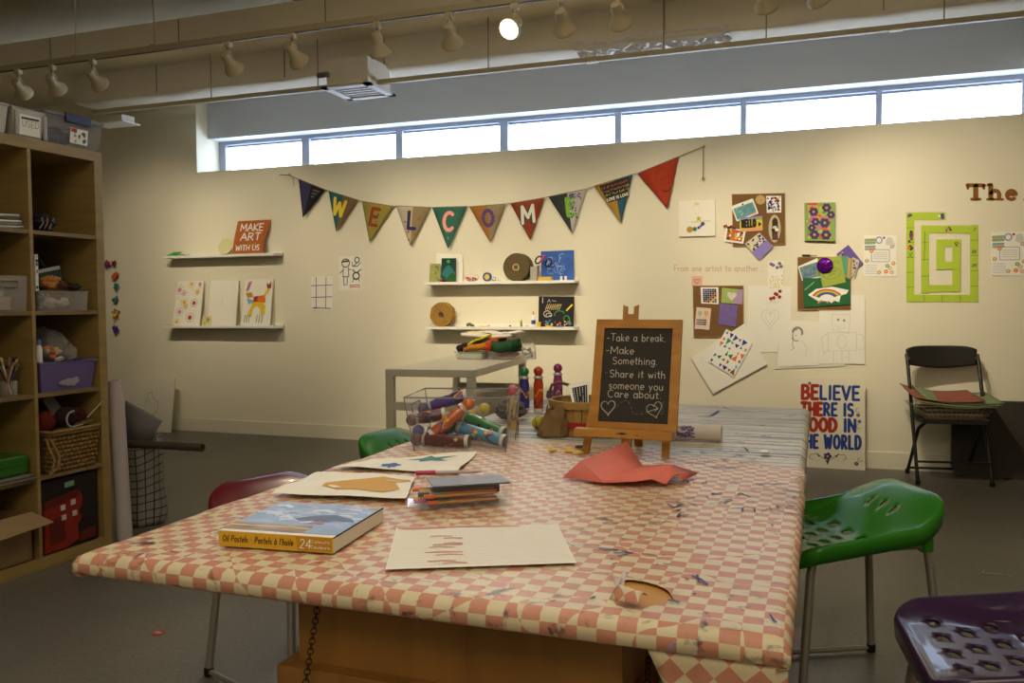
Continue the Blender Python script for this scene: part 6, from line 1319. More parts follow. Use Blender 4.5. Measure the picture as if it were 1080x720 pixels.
# ---- dauber markers
GOLDL = [mat('d8b028', .5), mat('20244a', .5), mat('b83a28', .5), mat('2a4a90', .5)]
def dauber(base, tip, body, ball, label, group=None, lab=True, r=.0165, base_c=None, seed=0):
    base, tip = V(base), V(tip); d = (tip-base); L = d.length; d.normalize(); M = Matrix.Translation(base)@d.to_track_quat('Z', 'Y').to_matrix().to_4x4()
    t = thing('dauber_marker', label, 'marker', base, group)
    k = L/.15; bm_ = mat(body, .3, var=.03, coat=.3)
    mb = MB(); mb.lathe([(r*.94, 0), (r, .003), (r, .09*k), (r*.86, .1*k), (r*.86, .108*k)], bm_, M, 20); mb.build('bottle', t)
    mb = MB(); mb.lathe([(r*1.02, 0), (r*1.05, .004), (r*1.03, .01)], mat('c8c4b8', .35), M, 20); mb.build('base_ring', t); mb = MB(); mb.lathe([(r*1.04, .107*k), (r*1.04, .112*k), (r*.8, .116*k)], mat('b8b4ac', .3, metal=.3), M, 20); mb.build('collar', t)
    mb = MB(); mb.ball(M@V((0, 0, .131*k)), r*1.0, mat(ball, .3, var=.03, coat=.3), 16); mb.lathe([(r*.7, .11*k), (r*.7, .125*k)], mat(ball, .3, var=.03, coat=.3), M, 14); mb.build('cap', t)
    if lab:
        mb = MB(); R = random.Random(seed)
        for s in range(4):
            a0_ = R.uniform(0, 6.28); z0_ = R.uniform(.02, .06)*k
            mb.add([M@V(((r+.0006)*math.cos(a0_+.16*i*1.6), (r+.0006)*math.sin(a0_+.16*i*1.6), z0_+j*.006+.012*math.sin(i*.8+s))) for i in range(12) for j in (0, 1)], [(2*i, 2*i+1, 2*i+3, 2*i+2) for i in range(11)], GOLDL[s % 4])
        for s in range(12):
            a0_ = R.uniform(0, 6.28); z0_ = R.uniform(.018, .075)*k
            mb.add([M@V(((r+.001)*math.cos(a0_+u), (r+.001)*math.sin(a0_+u), z0_+w)) for u, w in ((-.3, 0), (0, -.006), (.3, 0), (.0, .007))], [(0, 1, 2, 3)], R.choice([GOLDL[0], GOLDL[0], GOLDL[1], GOLDL[2]]))
        mb.build('label', t)
    return t
def stand(px, py, h, body, ball, label, **k): c = on(px, py, 2, .7495); return dauber(c, c+V((0, 0, h)), body, ball, label, **k)
stand(553.3, 433, .155, '3c2c84', '1f7a48', 'purple standing marker with a green ball cap', seed=1)
stand(568, 433.5, .158, 'b83c1e', 'b8401e', 'red standing marker with a red ball cap', seed=2)
stand(588.5, 428.5, .158, '983a78', '8e2a6c', 'magenta standing marker with a magenta ball cap', seed=3)
stand(541, 457, .14, 'c8a838', 'c84a62', 'standing marker with a pink ball cap just behind the clear bin', seed=4)
# ---- clear bin of markers
Fl, Fr = tp(437, 475.5, .003), tp(533, 477, .003); ux = (Fr-Fl); W1 = ux.length; ux.normalize(); vy = V((-ux.y, ux.x, 0)); D1 = .2; pz = Matrix((ux, vy, V((0, 0, 1)))).transposed().to_4x4(); pz.translation = Fl+V((0, 0, 0))
t = thing('marker_bin', 'clear plastic bin full of paint daubers on the checked cloth', 'bin', Fl)
fl = .022; Hb = .135; RIMC = clear_plastic('rim_plastic', '8c8a98', .6, .08); BC = clear_plastic('bin_plastic', 'e8e8f0', .015, .05, .22)
lo = [V((0, 0, 0)), V((W1, 0, 0)), V((W1, D1, 0)), V((0, D1, 0))]; hi = [V((-fl, -fl*.5, Hb)), V((W1+fl*.6, -fl*.5, Hb)), V((W1+fl*.6, D1+fl, Hb)), V((-fl, D1+fl, Hb))]
mb = MB(); inn = lambda q: q+(V((W1/2, D1/2, q.z))-q).normalized()*.0035
vs = lo+hi+[inn(q) for q in hi]+[inn(q)+V((0, 0, .003)) for q in lo]; fs = [(3, 2, 1, 0), (12, 13, 14, 15)]
for k in range(3):
    for i in range(4): j = (i+1) % 4; fs.append((k*4+i, k*4+j, k*4+4+j, k*4+4+i))
mb.add([pz@v for v in vs], fs, BC); mb.build('body', t, fixn=False)
mb = MB(); mb.tube([pz@v for v in hi], .0026, RIMC, 6, closed=True)
for a, c in zip(lo, hi): mb.tube([pz@a, pz@c], .0016, RIMC, 6)
mb.build('rim', t)
for sgn, x in ((0, -.001), (1, W1+.001)):
    mb = MB(); f = lambda y, k: pz@V((x+(-fl if not sgn else fl*.6)*k+( -.001 if not sgn else .001), y, Hb*k)); mb.tube([f(.06, .55), f(.145, .55), f(.15, .62), f(.145, .82), f(.06, .82), f(.055, .75)], .002, RIMC, 6, closed=True); mb.build('handle', t)
def clampz(v, z=.7685): v.z = max(v.z, z); return v
mk = lambda a, b_, Y1, Y2, body, ball, tx, s, **k: dauber(clampz(on(*a, 1, Y1)), clampz(on(*b_, 1, Y2)), body, ball, tx, seed=s)
mk((495, 472), (431.5, 466.5), 2.0, 1.985, '5a2018', '6a2018', 'brown red dauber lying along the front bottom of the clear bin', 11)
mk((533, 470), (469, 446.5), 2.03, 2.06, '4e8ca8', '1e7078', 'light blue dauber with a teal ball, front right in the bin', 12)
mk((455, 460), (500, 420.5), 2.0, 2.06, 'b85a20', 'cc6a1e', 'orange dauber leaning up across the middle of the bin', 13)
mk((470, 436), (429.5, 443.5), 2.08, 2.04, '5c2018', '6a2418', 'brown red dauber pointing left under the purple one', 14)
mk((493, 416), (440, 433), 2.14, 2.1, '4a3088', '2a2470', 'purple dauber lying on top at the back left of the bin', 15, lab=True)
mk((532, 457), (478, 434), 2.1, 2.14, '22763a', '22763a', 'green dauber at the right, behind the light blue one', 16)
mk((474, 452), (516, 428), 2.15, 2.18, 'c8a028', 'c8b820', 'yellow ball dauber at the back right of the bin', 17)
mk((492, 463), (434, 453.5), 2.06, 2.02, '26306e', '263a8c', 'dark blue ball dauber in the lower left of the bin', 18)
mk((516, 472), (470, 462), 2.12, 2.12, '3a1a14', '6a2418', 'dark dauber at the very bottom behind the light blue one', 19)
# ---- easel with chalkboard
EW = wood('easel_wood', 'a06a22', 'b98434', (3, 3, 10), .45, 3)
ang = math.radians(11); nE = V((0, -math.cos(ang), math.sin(ang))); pE = V((0, 2.012, .79)); E_ = lambda px, py, off=0: onplane(px, py, pE-nE*(-off), nE)
t = thing('table_easel', 'wooden table easel carrying the chalkboard', 'easel', ((-.45), 2.12, .75)); 
EB = thing('chalkboard', 'wood framed chalkboard lettered Take a break, Make Something', 'chalkboard', (-.44, 2.09, .8))
p = Panel(E_(629.5, 336.5), E_(719.5, 337), E_(713.5, 455), E_(621, 450.5)); fw = .026
ins = lambda d: Panel(p.P(d/p.W, 1-d/p.H), p.P(1-d/p.W, 1-d/p.H), p.P(1-d/p.W, d*.75/p.H), p.P(d/p.W, d*.75/p.H))
pi_ = ins(.0215); th = .014
mb = MB()
def bar(mb, pts, m, t_, h=0): mb.prism([q+p.n*h for q in pts], -p.n*t_, m)
o4 = [p.P(0, 0), p.P(1, 0), p.P(1, 1), p.P(0, 1)]; i4 = [pi_.P(0, 0), pi_.P(1, 0), pi_.P(1, 1), pi_.P(0, 1)]
for i in range(4): j = (i+1) % 4; bar(mb, [o4[i], o4[j], i4[j], i4[i]], EW, th)
mb.build('frame', EB)
mb = MB(); bar(mb, i4, mat('34322e', .85, var=.15, scale=30), .004, -.004); mb.build('slate', EB)
mb = MB(); pc = Panel(*[q-p.n*.004 for q in (i4[3], i4[2], i4[1], i4[0])]); pc.h = .0006; CM = mat('c9c4b4', .95, var=.1, scale=300); CD = mat('77746c', .95, var=.2, scale=300); w = .0016; hh = .0175
L = lambda s, u0, u1, v, h=hh, m=CM: fittext(mb, pc, s, u0, u1, v, h, m, w, jit=.04)
L('-Take a break.', .04, .92, .862); L('-Make', .04, .47, .725); L('Something.', .15, .82, .615); L('-', .05, .1, .49, m=CD); L('Share it with', .12, .94, .475); L('someone you', .12, .92, .35, .0175); L('Care about.', .11, .9, .262, .0175)
def hrt(cx, cy, s, a): return [(cx+(x-cx)*math.cos(a)-(y-cy)*math.sin(a), cy+(x-cx)*math.sin(a)*.8+(y-cy)*math.cos(a)) for x, y in heart_pts(cx, cy, s, 1.25)]
stroke(mb, pc, hrt(.13, .155, .085, .1), w, CM); stroke(mb, pc, hrt(.13, .16, .075, .1), w*.6, CD); stroke(mb, pc, hrt(.8, .15, .09, .35), w*.8, CM)
wv = [(.22+.1*i/3, .15+.05*math.sin(i*1.0)) for i in range(14)]
path = [(.2, .14), (.26, .16), (.3, .2), (.36, .23), (.42, .22), (.46, .17), (.48, .12), (.53, .09), (.6, .09), (.67, .11), (.74, .14)]
for i in range(0, len(path)-1, 1): a, c = path[i], path[i+1]; stroke(mb, pc, [a, (a[0]*.45+c[0]*.55, a[1]*.45+c[1]*.55)], w*.8, CD)
stroke(mb, pc, [(.7, .12), (.84, .16)], w*.8, CM); stroke(mb, pc, [(.8, .19), (.85, .16), (.8, .13)], w*.8, CM)
for i in range(6): stroke(mb, pc, [(.88+.01*(i % 2), .1+.022*i), (.93, .112+.025*i)], w*.6, CD)
mb.build('chalk_writing', EB)
# easel: ledge, two front legs, mast, rear leg
lg = [E_(609, 450, .012), E_(711.5, 455.5, .012), E_(710, 463, .012), E_(608, 457.5, .012)]
mb = MB(); mb.prism([q for q in lg], V((0, -.028, 0)), EW); mb.build('ledge', t)
for (ax, ay), (bx_, by_) in (((640, 342), (617, 475.5)), ((706, 342), (701.5, 484))):
    top = E_(ax, ay, -.016); bt = E_(bx_, by_, -.016); bt.z = .7515; s = V((.009, 0, 0)); f_ = V((0, .012, 0))
    mb = MB(); mb.prism([bt-s, bt+s, top+s, top-s], f_, EW); mb.build('leg', t)
mb = MB(); c0 = E_(656.5, 470, -.024)
for ax in (659.5, 670.8): a, c = E_(ax, 321.5, -.02), E_(ax-1, 345, -.02); s = V((.0052, 0, 0)); mb.prism([c-s, c+s, a+s+V((0, 0, -.004 if ax < 665 else 0)), a-s+V((0, 0, 0 if ax < 665 else -.004))], V((0, .012, 0)), EW)
a, c = E_(665, 331, -.02), E_(660, 470, -.02); s = V((.012, 0, 0)); c.z = .757; mb.prism([c-s, c+s, a+s, a-s], V((0, .012, 0)), EW); mb.build('mast', t)
mb = MB(); a = E_(665, 350, -.034); s = V((.01, 0, 0)); bt = V((a.x+.005, 2.17, .7495)); mb.prism([bt-s, bt+s, a+s, a-s], V((0, .012, 0)), EW); mb.build('rear_leg', t)
p2 = Panel(*[q+V((0, -.0285, 0)) for q in lg]); p2.h = .0006; mb = MB(); fill(mb, p2, [(.43, .6), (.5, .8), (.56, .6), (.5, .5)], INK); fill(mb, p2, [(.6, .5), (.66, .6), (.68, .4)], RED); mb.build('paint_mark', t)
# ---- bushel basket
BKC = V((-.628, 2.36, .7495)); BW_ = wood('basket_splint', 'a07c42', 'b89456', (2, 2, 8), .7, 4)
t = thing('bushel_basket', 'round splint basket with a red band behind the easel', 'basket', BKC); M = Matrix.Translation(BKC); r0, r1, hB = .085, .102, .095
mb = MB(); 
n = 26
for i in range(n):
    a0, a1 = 2*PI*i/n+.01, 2*PI*(i+1)/n-.01; off = .0015*(i % 2)
    f = lambda a, k, o=0: M@V(((r0+(r1-r0)*k+off+o)*math.cos(a), (r0+(r1-r0)*k+off+o)*math.sin(a), hB*k)); mb.add([f(a0, 0), f(a1, 0), f(a1, 1), f(a0, 1), f(a0, 0, -.002), f(a1, 0, -.002), f(a1, 1, -.002), f(a0, 1, -.002)], [(0, 1, 2, 3), (7, 6, 5, 4), (0, 4, 5, 1), (1, 5, 6, 2), (2, 6, 7, 3), (3, 7, 4, 0)], BW_)
mb.lathe([(.0001, .002), (r0, .002)], BW_, M, 26); mb.build('body', t, fixn=False)
mb = MB(); mb.lathe([(r1+.002, hB-.018), (r1+.006, hB-.018), (r1+.007, hB+.002), (r1-.004, hB+.002), (r1-.002, hB-.018)], BW_, M, 32); mb.build('rim', t)
mb = MB(); k = .36; rr = r0+(r1-r0)*k; mb.lathe([(rr+.003, hB*.24), (rr+.0045, hB*.24), (rr+.006, hB*.42), (rr+.004, hB*.42)], mat('a02818', .6), M, 32); mb.build('band', t)
mb = MB(); a = BKC+V((-.098, -.02, hB-.03)); mb.tube([a, a+V((-.006, 0, .05)), a+V((.0, .004, .07)), a+V((.02, .012, .078)), a+V((.045, .02, .07)), a+V((.06, .025, .045))], .0045, mat('6a4420', .6), 8); mb.build('handle', t)
mb = MB(); pq = Panel(*[on(x, y, 1, Y) for x, y, Y in ((599, 406, 2.34), (621, 401.5, 2.34), (620.5, 434, 2.3), (606, 434, 2.3))]); pq.h = .001; slab(mb, pq, WHT, .002)
fill(mb, pq, [(.14, .1), (.96, .1), (.92, .88), (.16, .86)], INK); 
for i in range(5): 
    for j in range(9): stroke(mb, pq, [(.24+.15*i, .14+.08*j), (.24+.15*i+.0, .19+.08*j)], .0022, GREYP, .0015)
tag(mb.build('striped_card'), 'white card with a black lettered block standing in the basket', 'card')
# ---- bag, yellow roll, foil, blue scrap
c = tp(580, 461); c.y += .03; c.z = .7495; mb = MB()
def bagfn(u, v):
    a = u*2*PI; k = (1-v)**.8*1.0; r = .045*(1.0-.35*v)*(1+.25*noise.noise(V((math.cos(a)*1.7, math.sin(a)*1.7, v*2)))+.12*noise.noise(V((math.cos(a)*5, math.sin(a)*5, v*5))))
    if v > .82: r *= 1+.25*math.sin(a*5)*(v-.6)
    return c+V((r*math.cos(a)+.012*v, r*.7*math.sin(a), .0+v*.082+(.008*math.sin(a*4) if v > .9 else 0)))
mb.grid(bagfn, 32, 16, mat('7d623c', .85, var=.12, scale=30, bump=.3)); tag(mb.build('paper_bag', solid=.0012, smooth=22), 'small crumpled brown paper bag at the left of the splint basket', 'bag')
c = tp(571, 452); mb = MB(); M = Matrix.Translation(c+V((-.008, .0, .0175)))@Matrix.Rotation(math.radians(80), 4, 'Y')@Matrix.Rotation(.3, 4, 'X'); mb.lathe([(.012, -.016), (.017, -.012), (.0175, .0), (.017, .014), (.011, .018)], mat('b8a42a', .6), M, 18); mb.tube([M@V((.0178*math.cos(a), .0178*math.sin(a), .004*math.sin(3*a))) for a in [2*PI*i/20 for i in range(20)]], .001, INK, 4, closed=True); tag(mb.build('yellow_roll'), 'small yellow roll with a dark wavy line beside the paper bag', 'roll')
c = on(584, 437, 2, .75); mb = MB(); crumple(mb, c+V((0, 0.03, .012)), (.022, .014, .012), mat('8a8478', .3, metal=.4, var=.4, scale=80), 4, 12, .5); tag(mb.build('foil_scrap'), 'crumpled silvery scrap behind the paper bag', 'foil')
c = on(580, 421, 2, .75); mb = MB(); crumple(mb, c+V((0, .02, .016)), (.022, .02, .018), mat('5a6a8a', .6, var=.3), 9, 12, .4); tag(mb.build('blue_cloth_scrap'), 'small blue grey crumpled cloth left of the magenta marker', 'cloth')
c = on(508, 420, 2, .75) if False else V((-1.0, 2.75, .7495)); mb = MB(); crumple(mb, V((-.93, 2.55, .78)), (.05, .045, .03), mat('4c443c', .7, var=.2), 12, 16, .4); tag(mb.build('dark_cloth_scrap'), 'dark crumpled cloth behind the clear bin of markers', 'cloth')
# ---- paper roll
c = tp(759, 469.5); yR = c.y+.02; rR = .0215; x0, x1 = -.6, c.x-.002; M = Matrix.Translation((x0, 2.31, .7495+rR))@Matrix.Rotation(math.radians(90), 4, 'Y'); L_ = x1-x0; mb = MB()
mb.lathe([(.013, 0), (rR, 0), (rR, L_-.0), (.013, L_), (.013, 0)], mat('cdc6bc', .8), M, 26); t = tag(mb.build('paper_roll', origin=((x0+x1)/2, 2.31, .75)), 'white paper roll lying behind the easel on the striped cloth', 'paper roll')
pr_ = Panel(V((-.37, 2.30-rR, .7495+2*rR)), V((-.3, 2.30-rR, .7495+2*rR)), V((-.3, 2.308-rR, .7495)), V((-.37, 2.308-rR, .7495))); mb = MB(); R = random.Random(5)
for i in range(60):
    an = R.uniform(PI-.9, PI+.5); q = lambda x, a: V((x, 2.31+ (rR+.0006)*math.cos(a), .7495+rR-(rR+.0006)*math.sin(a)*-1)); x = -.335+R.uniform(-.024, .024)*max(.2, math.cos((an-PI))); d = .0035
    mb.face([q(x-d, an-.1), q(x+d, an-.12), q(x+d*.9, an+.12), q(x-d, an+.1)], R.choice([mat('7a6a98', .7), mat('5a4a80', .7)]))
o = mb.build('purple_scribble', t)

# ================================================================== WHITE DESK AT THE WALL
DZ_ = .73; q = [on(406, 389, 2, DZ_), on(500, 390.3, 2, DZ_), on(563, 375.6, 2, DZ_), on(475, 376.3, 2, DZ_)]
DM = mat('cbc6b6', .45, var=.01); t = thing('white_desk', 'plain white desk with square legs standing at the wall', 'desk', (sum(q, V())/4)*1)
ORG[t.name] = V(t.location)
O = q[0]; ux = (q[1]-q[0]); Wd = ux.length; ux.normalize(); vy = V((-ux.y, ux.x, 0)); Dd = min((q[2]-q[1]).dot(vy), (6.15-q[1].y)/vy.y); pz = Matrix((ux, vy, V((0, 0, 1)))).transposed().to_4x4(); pz.translation = O-V((0, 0, DZ_))
mb = MB(); mb.box((0, 0, DZ_-.045), (Wd, Dd, DZ_), DM, bev=.003, M=pz); mb.build('desktop', t)
for x in (0, Wd-.05):
    for y in (0, Dd-.05): mb = MB(); mb.box((x+.001, y+.001, 0), (x+.049, y+.049, DZ_-.045), DM, bev=.002, M=pz); mb.build('leg', t)
mb = MB(); mb.box((.049, .006, .48), (Wd-.049, .04, .53), DM, M=pz, bev=.002); mb.build('crossbar', t)
mb = MB(); mb.box((.049, Dd-.04, .48), (Wd-.049, Dd-.006, .53), DM, M=pz, bev=.002); mb.build('crossbar', t)
# pile of felt in a clear tray
c = on(512, 379.5, 2, DZ_); D_ = lambda x, y, z: c+V((x, y, z))
t = tub('felt_tray', 'shallow clear tray on the white desk heaped with felt', 'tray', c.x-.0, c.x+.185, c.y+.02, c.y+.3, DZ_+.0005, DZ_+.065, CLR, .01, rim=.006)
t2 = tub('paper_tray', 'small clear tray of green paper at the left of the felt tray', 'tray', c.x-.225, c.x-.01, c.y-.02, c.y+.24, DZ_+.0005, DZ_+.055, CLR, .012, rim=.006)
mb = MB(); mb.box((c.x-.2, c.y+.0, DZ_+.006), (c.x-.03, c.y+.22, DZ_+.04), mat('c8c8b4', .8)); tag(mb.build('paper_stack'), 'stack of pale paper inside the small clear tray', 'paper')
mb = MB(); mb.box((c.x-.205, c.y-.002, DZ_+.0405), (c.x-.028, c.y+.222, DZ_+.05), mat('5a8a5a', .8)); tag(mb.build('paper_stack'), 'thin green paper layer on top of the pale stack', 'paper')
mb = MB(); crumple(mb, (c.x+.1, c.y+.15, DZ_+.035), (.085, .11, .024), mat('c86a5a', .8, var=.4, scale=12), 3, 14, .3); tag(mb.build('felt_pieces'), 'pink and grey felt scraps inside the shallow tray', 'felt')
def felt(x0, x1, z0, z1, dy, m, label, seed, th=.014):
    mb = MB(); mb.grid(lambda u, v: V((c.x+x0+(x1-x0)*u, c.y+dy+.2*v, DZ_+z0+(z1-z0)*u+.016*math.sin(u*4+seed)*.6+.012*noise.noise(V((u*3, v*3, seed))))), 14, 8, m); tag(mb.build('felt_sheet', solid=th, smooth=50), label, 'felt')
F = lambda h: mat(h, .95, var=.12, scale=50)
felt(-.23, .22, .068, .075, .03, F('1c3020'), 'dark green felt sheet at the bottom of the pile', 1)
felt(-.16, -.0, .075, .105, -.01, F('b8761c'), 'orange felt sheet bunched at the left of the pile', 2, .04)
felt(-.01, .08, .085, .12, .0, F('b83a1e'), 'red felt sheet bunched in the middle of the pile', 5, .05)
felt(.05, .2, .095, .1, -.02, F('1f4a2a'), 'square dark green felt sheet at the right of the pile', 3, .07)
felt(-.19, .03, .1, .16, .0, F('c8c020'), 'yellow felt sheet across the left of the pile', 4, .012)
felt(-.21, -.14, .07, .09, -.01, F('201c18'), 'black felt sheet at the left end of the pile', 6, .04)
felt(.13, .2, .12, .085, .05, F('b87a30'), 'tan felt sheet sliding off the right end of the pile', 7, .01)
felt(-.2, .17, .165, .17, .04, F('e0d8cc'), 'cream felt sheet near the top of the pile', 8, .022)
felt(-.16, .06, .185, .178, .05, F('dcd0a8'), 'pale yellow felt sheet near the top of the pile', 9, .01)
felt(-.05, .2, .2, .175, .06, F('e6dcd8'), 'topmost pinkish white felt sheet on the pile', 10, .01)
c = on(558, 370, 1, 5.6); M = Matrix.Translation((c.x, c.y, DZ_+.0005)); mb = MB(); mb.lathe([(.045, 0), (.05, .006), (.05, .085), (.036, .1), (.036, .118), (.033, .118), (.033, .1), (.046, .084), (.046, .006), (.0001, .005)], CLR, M, 22); j = tag(mb.build('glass_jar'), 'clear glass jar of shells on the white desk by the felt', 'jar', None)
mb = MB(); mb.tube([(c.x-.036, c.y, DZ_+.1), (c.x-.05, c.y, DZ_+.14), (c.x, c.y, DZ_+.165), (c.x+.05, c.y, DZ_+.14), (c.x+.036, c.y, DZ_+.1)], .0015, STEEL, 5); mb.build('wire_handle', j)
R = random.Random(3); mb = MB()
for i in range(22): a = R.uniform(0, 6.28); rr = R.uniform(0, .03); mb.ball((c.x+rr*math.cos(a), c.y+rr*math.sin(a), DZ_+.02+R.uniform(0, .055)), .013, R.choice([WHT, mat('b8a888', .6), mat('4a3c30', .6), mat('8c8478', .6)]), 8, (1, 1, .7))
o = tag(mb.build('shells'), 'white and dark shells filling the glass jar', 'shells', None, 'stuff')
# ================================================================== STOOLS
LEGM = mat('9a958a', .35, metal=.55, var=.02)
def stool(col, cx, cy, th, label, group=None):
    sm_ = mat(col, .3, var=.02, coat=.15, spec=.4)
    t = thing('plastic_stool', label, 'stool', (0, 0, 0), group, local=True)
    a = .205
    def outl(k=1., n=9, rf=.055, rb=.1):
        pts = []
        for (x, y, r, a0) in ((-a, -a, rf, 180), (a, -a, rb, 270), (a, a, rb, 0), (-a, a, rf, 90)):
            ccx, ccy = x-math.copysign(r, x), y-math.copysign(r, y)
            for i in range(n): an = math.radians(a0+90*i/(n-1)); pts.append(V(((ccx+r*math.cos(an))*k, (ccy+r*math.sin(an))*k)))
        return pts
    def h(x, y):
        s = min(1, max(0, (x+.0)/.2)); s = s*s*(3-2*s)
        w = 1-.3*min(1, (abs(y)/.2))**3
        side = .02*max(0, (abs(y)-.12)/.085)**2*(1-s); fr = -.014*max(0, (-x-.14)/.065)**2
        return .128*s*w+side+fr-.008*(1-(x/.2)**2)*(1-(y/.2)**2)
    def pos(x, y): return V((x+.02*max(0, h(x, y)/.128), y, .45+h(x, y)))
    O_ = outl(.985); holes = []
    for r, x in enumerate((-.145, -.09, -.035, .02)):
        for y in ((-.12, -.04, .04, .12) if r % 2 == 0 else (-.08, 0, .08)): holes.append((x, y, .0135, .02))
    holes += [(.115, -.06, .0105, .009), (.12, 0, .0105, .009), (.115, .06, .0105, .009)]
    loops = [[V((x+rx*math.cos(2*PI*i/16), y+ry*math.sin(2*PI*i/16))) for i in range(16)] for x, y, rx, ry in holes]
    pts = list(O_); edges = [(i, (i+1) % len(O_)) for i in range(len(O_))]
    for L_ in loops: b0 = len(pts); pts += L_; edges += [(b0+i, b0+(i+1) % 16) for i in range(16)]
    st = .0135; n = int(2*a/st)
    for i in range(n+1):
        for j in range(n+1):
            q = V((-a+2*a*i/n, -a+2*a*j/n))
            if not inside(q, O_) or min((q-o).length for o in O_) < st*.5: continue
            if any(((q.x-x)/(rx+.006))**2+((q.y-y)/(ry+.006))**2 < 1 for x, y, rx, ry in holes): continue
            pts.append(q)
    v, e, f, *_ = delaunay_2d_cdt(pts, edges, [], 0, 1e-6); tri = []
    for q in f:
        c = sum((v[i] for i in q), V((0, 0)))/len(q)
        if not inside(c, O_) or any(inside(c, L_) for L_ in loops): continue
        tri.append(tuple(q))
    mb = MB(); mb.add([pos(p.x, p.y) for p in v], tri, sm_)
    def ringp(k, dz): return [pos(q.x, q.y)+V((q.x*k, q.y*k, dz)) for q in O_]
    rings = [ringp(0, 0), ringp(.025, .003), ringp(.05, -.001), ringp(.062, -.012), ringp(.05, -.045)]
    nO = len(O_)
    for r0_, r1_ in zip(rings[:-1], rings[1:]):
        base = len(mb.v); mb.add(r0_+r1_, [(i, (i+1) % nO, nO+(i+1) % nO, nO+i) for i in range(nO)], sm_)
    o = mb.build('seat', t, smooth=70); md = o.modifiers.new('solid', 'SOLIDIFY'); md.thickness = .006; md.offset = -1
    for y in (-1, 1):
        mb = MB(); f0, f1 = V((-.21, .19*y, .012)), V((.21, .19*y, .012)); t0, t1 = V((-.165, .155*y, .415)), V((.175, .155*y, .425))
        mb.tube([f0, f0.lerp(t0, .9), t0+V((.004, 0, .008)), t0+V((.03, 0, .02))], .0115, LEGM, 12); mb.build('leg', t)
        mb = MB(); mb.tube([f1, f1.lerp(t1, .9), t1+V((-.004, 0, .008)), t1+V((-.03, 0, .02))], .0115, LEGM, 12); mb.build('leg', t)
        mb = MB(); mb.tube([t0+V((.03, 0, .02)), t1+V((-.03, 0, .02))], .011, LEGM, 10); mb.build('crossbar', t); mb = MB(); mb.tube([f0+V((0, 0, .002)), f1+V((0, 0, .002))], .008, LEGM, 10); mb.build('crossbar', t)
        for q in (f0, f1): mb = MB(); mb.lathe([(.013, 0), (.0145, .004), (.0145, .024), (.012, .026)], DARKM, Matrix.Translation((q.x, q.y, .0005)), 14); mb.build('foot', t)
        mb = MB(); mb.box((.15, .155*y-.014, .425), (.185, .155*y+.014, .47), sm_, bev=.006); mb.build('bracket', t)
    t.location = (cx, cy, 0); t.rotation_euler = (0, 0, math.radians(th)); return t
stool('2c7a1a', .06, 2.65, 27, 'green perforated plastic stool at the right side of the table')
stool('35203f', .385, 1.85, 6, 'dark purple perforated stool in the bottom right corner')
stool('5c1420', -1.47, 2.18, 160, 'maroon stool whose rim shows past the left edge of the table')
stool('2c7a1a', -1.56, 3.22, 172, 'green stool behind the left of the table, under the marker bin')

# ================================================================== FOLDING CHAIR AND ITS LOAD
BK = mat('1b1a18', .35, var=.03, metal=.1); BKP = mat('24221f', .45, var=.04)
fl, fr = on(968, 511, 2, 0), on(1046.5, 513.5, 2, 0); dyc = .42
ux = (fr-fl); Wc = ux.length; ux.normalize(); vy = V((-ux.y, ux.x, 0)); pz = Matrix((ux, vy, V((0, 0, 1)))).transposed().to_4x4(); pz.translation = fl
yb = (6.14-max(fl.y, fr.y)-.02); P3 = lambda x, y, z: pz@V((x, y, z))
t = thing('folding_chair', 'black metal folding chair standing against the wall at the right', 'chair', fl)
top = .84; by = min(.36, yb-.06)
for x in (0, Wc):
    mb = MB(); mb.tube([P3(x, 0, .015), P3(x, by*.55, .45), P3(x, by*.9, .72), P3(x, by, top-.06)], .011, BK, 10); mb.tube([P3(x, 0, .0005), P3(x, 0.001, .03)], .0145, BK, 10); mb.build('front_leg', t)
for x in (.03, Wc-.03):
    mb = MB(); mb.tube([P3(x, yb, .015), P3(x, .12, .33), P3(x+(.05 if x < .1 else -.05), .06, .4)], .0105, BK, 10); mb.tube([P3(x, yb, .0005), P3(x, yb, .03)], .014, BK, 10); mb.build('rear_leg', t)
mb = MB(); mb.tube([P3(0, .03*.5, .14), P3(Wc, .015, .14)], .007, BK, 8); mb.build('crossbar', t); mb = MB(); mb.tube([P3(.03, yb-.01, .04), P3(Wc-.03, yb-.01, .04)], .008, BK, 8); mb.build('crossbar', t)
mb = MB(); sw = Wc/2-.016
def outs(n=8, r=.05): 
    P_ = []
    for x, y, a0 in ((-sw, 0, 180), (sw, 0, 270), (sw, .34, 0), (-sw, .34, 90)):
        cx_, cy_ = x-math.copysign(r, x), (r if y == 0 else .34-r)
        for i in range(n): an = math.radians(a0+90*i/(n-1)); P_.append((Wc/2+cx_+r*math.cos(an), .0+cy_+r*math.sin(an)))
    return P_
sz = on(1005, 443, 1, fl.y+.05).z; mb.prism([P3(x, y-.03, sz-.018) for x, y in outs()], (0, 0, .024), BKP); mb.build('seat', t)
def backf(u, v):
    x = Wc*u; e = 1-(2*abs(u-.5))**6*.32; zc = top-.075; hh = .068
    zz = zc+hh*(2*v-1)*(e if v > .5 else (.75+.35*math.sin(u*PI))); return P3(x, by+.004+.03*math.sin(u*PI)+.004, zz)
mb = MB(); mb.grid(backf, 28, 10, BKP); bo = mb.build('backrest', t, solid=.014, smooth=60)
for x in (.012, Wc-.012): mb = MB(); mb.ball(P3(x, by-.012, top-.085), .006, STEEL, 8); mb.build('rivet', t)
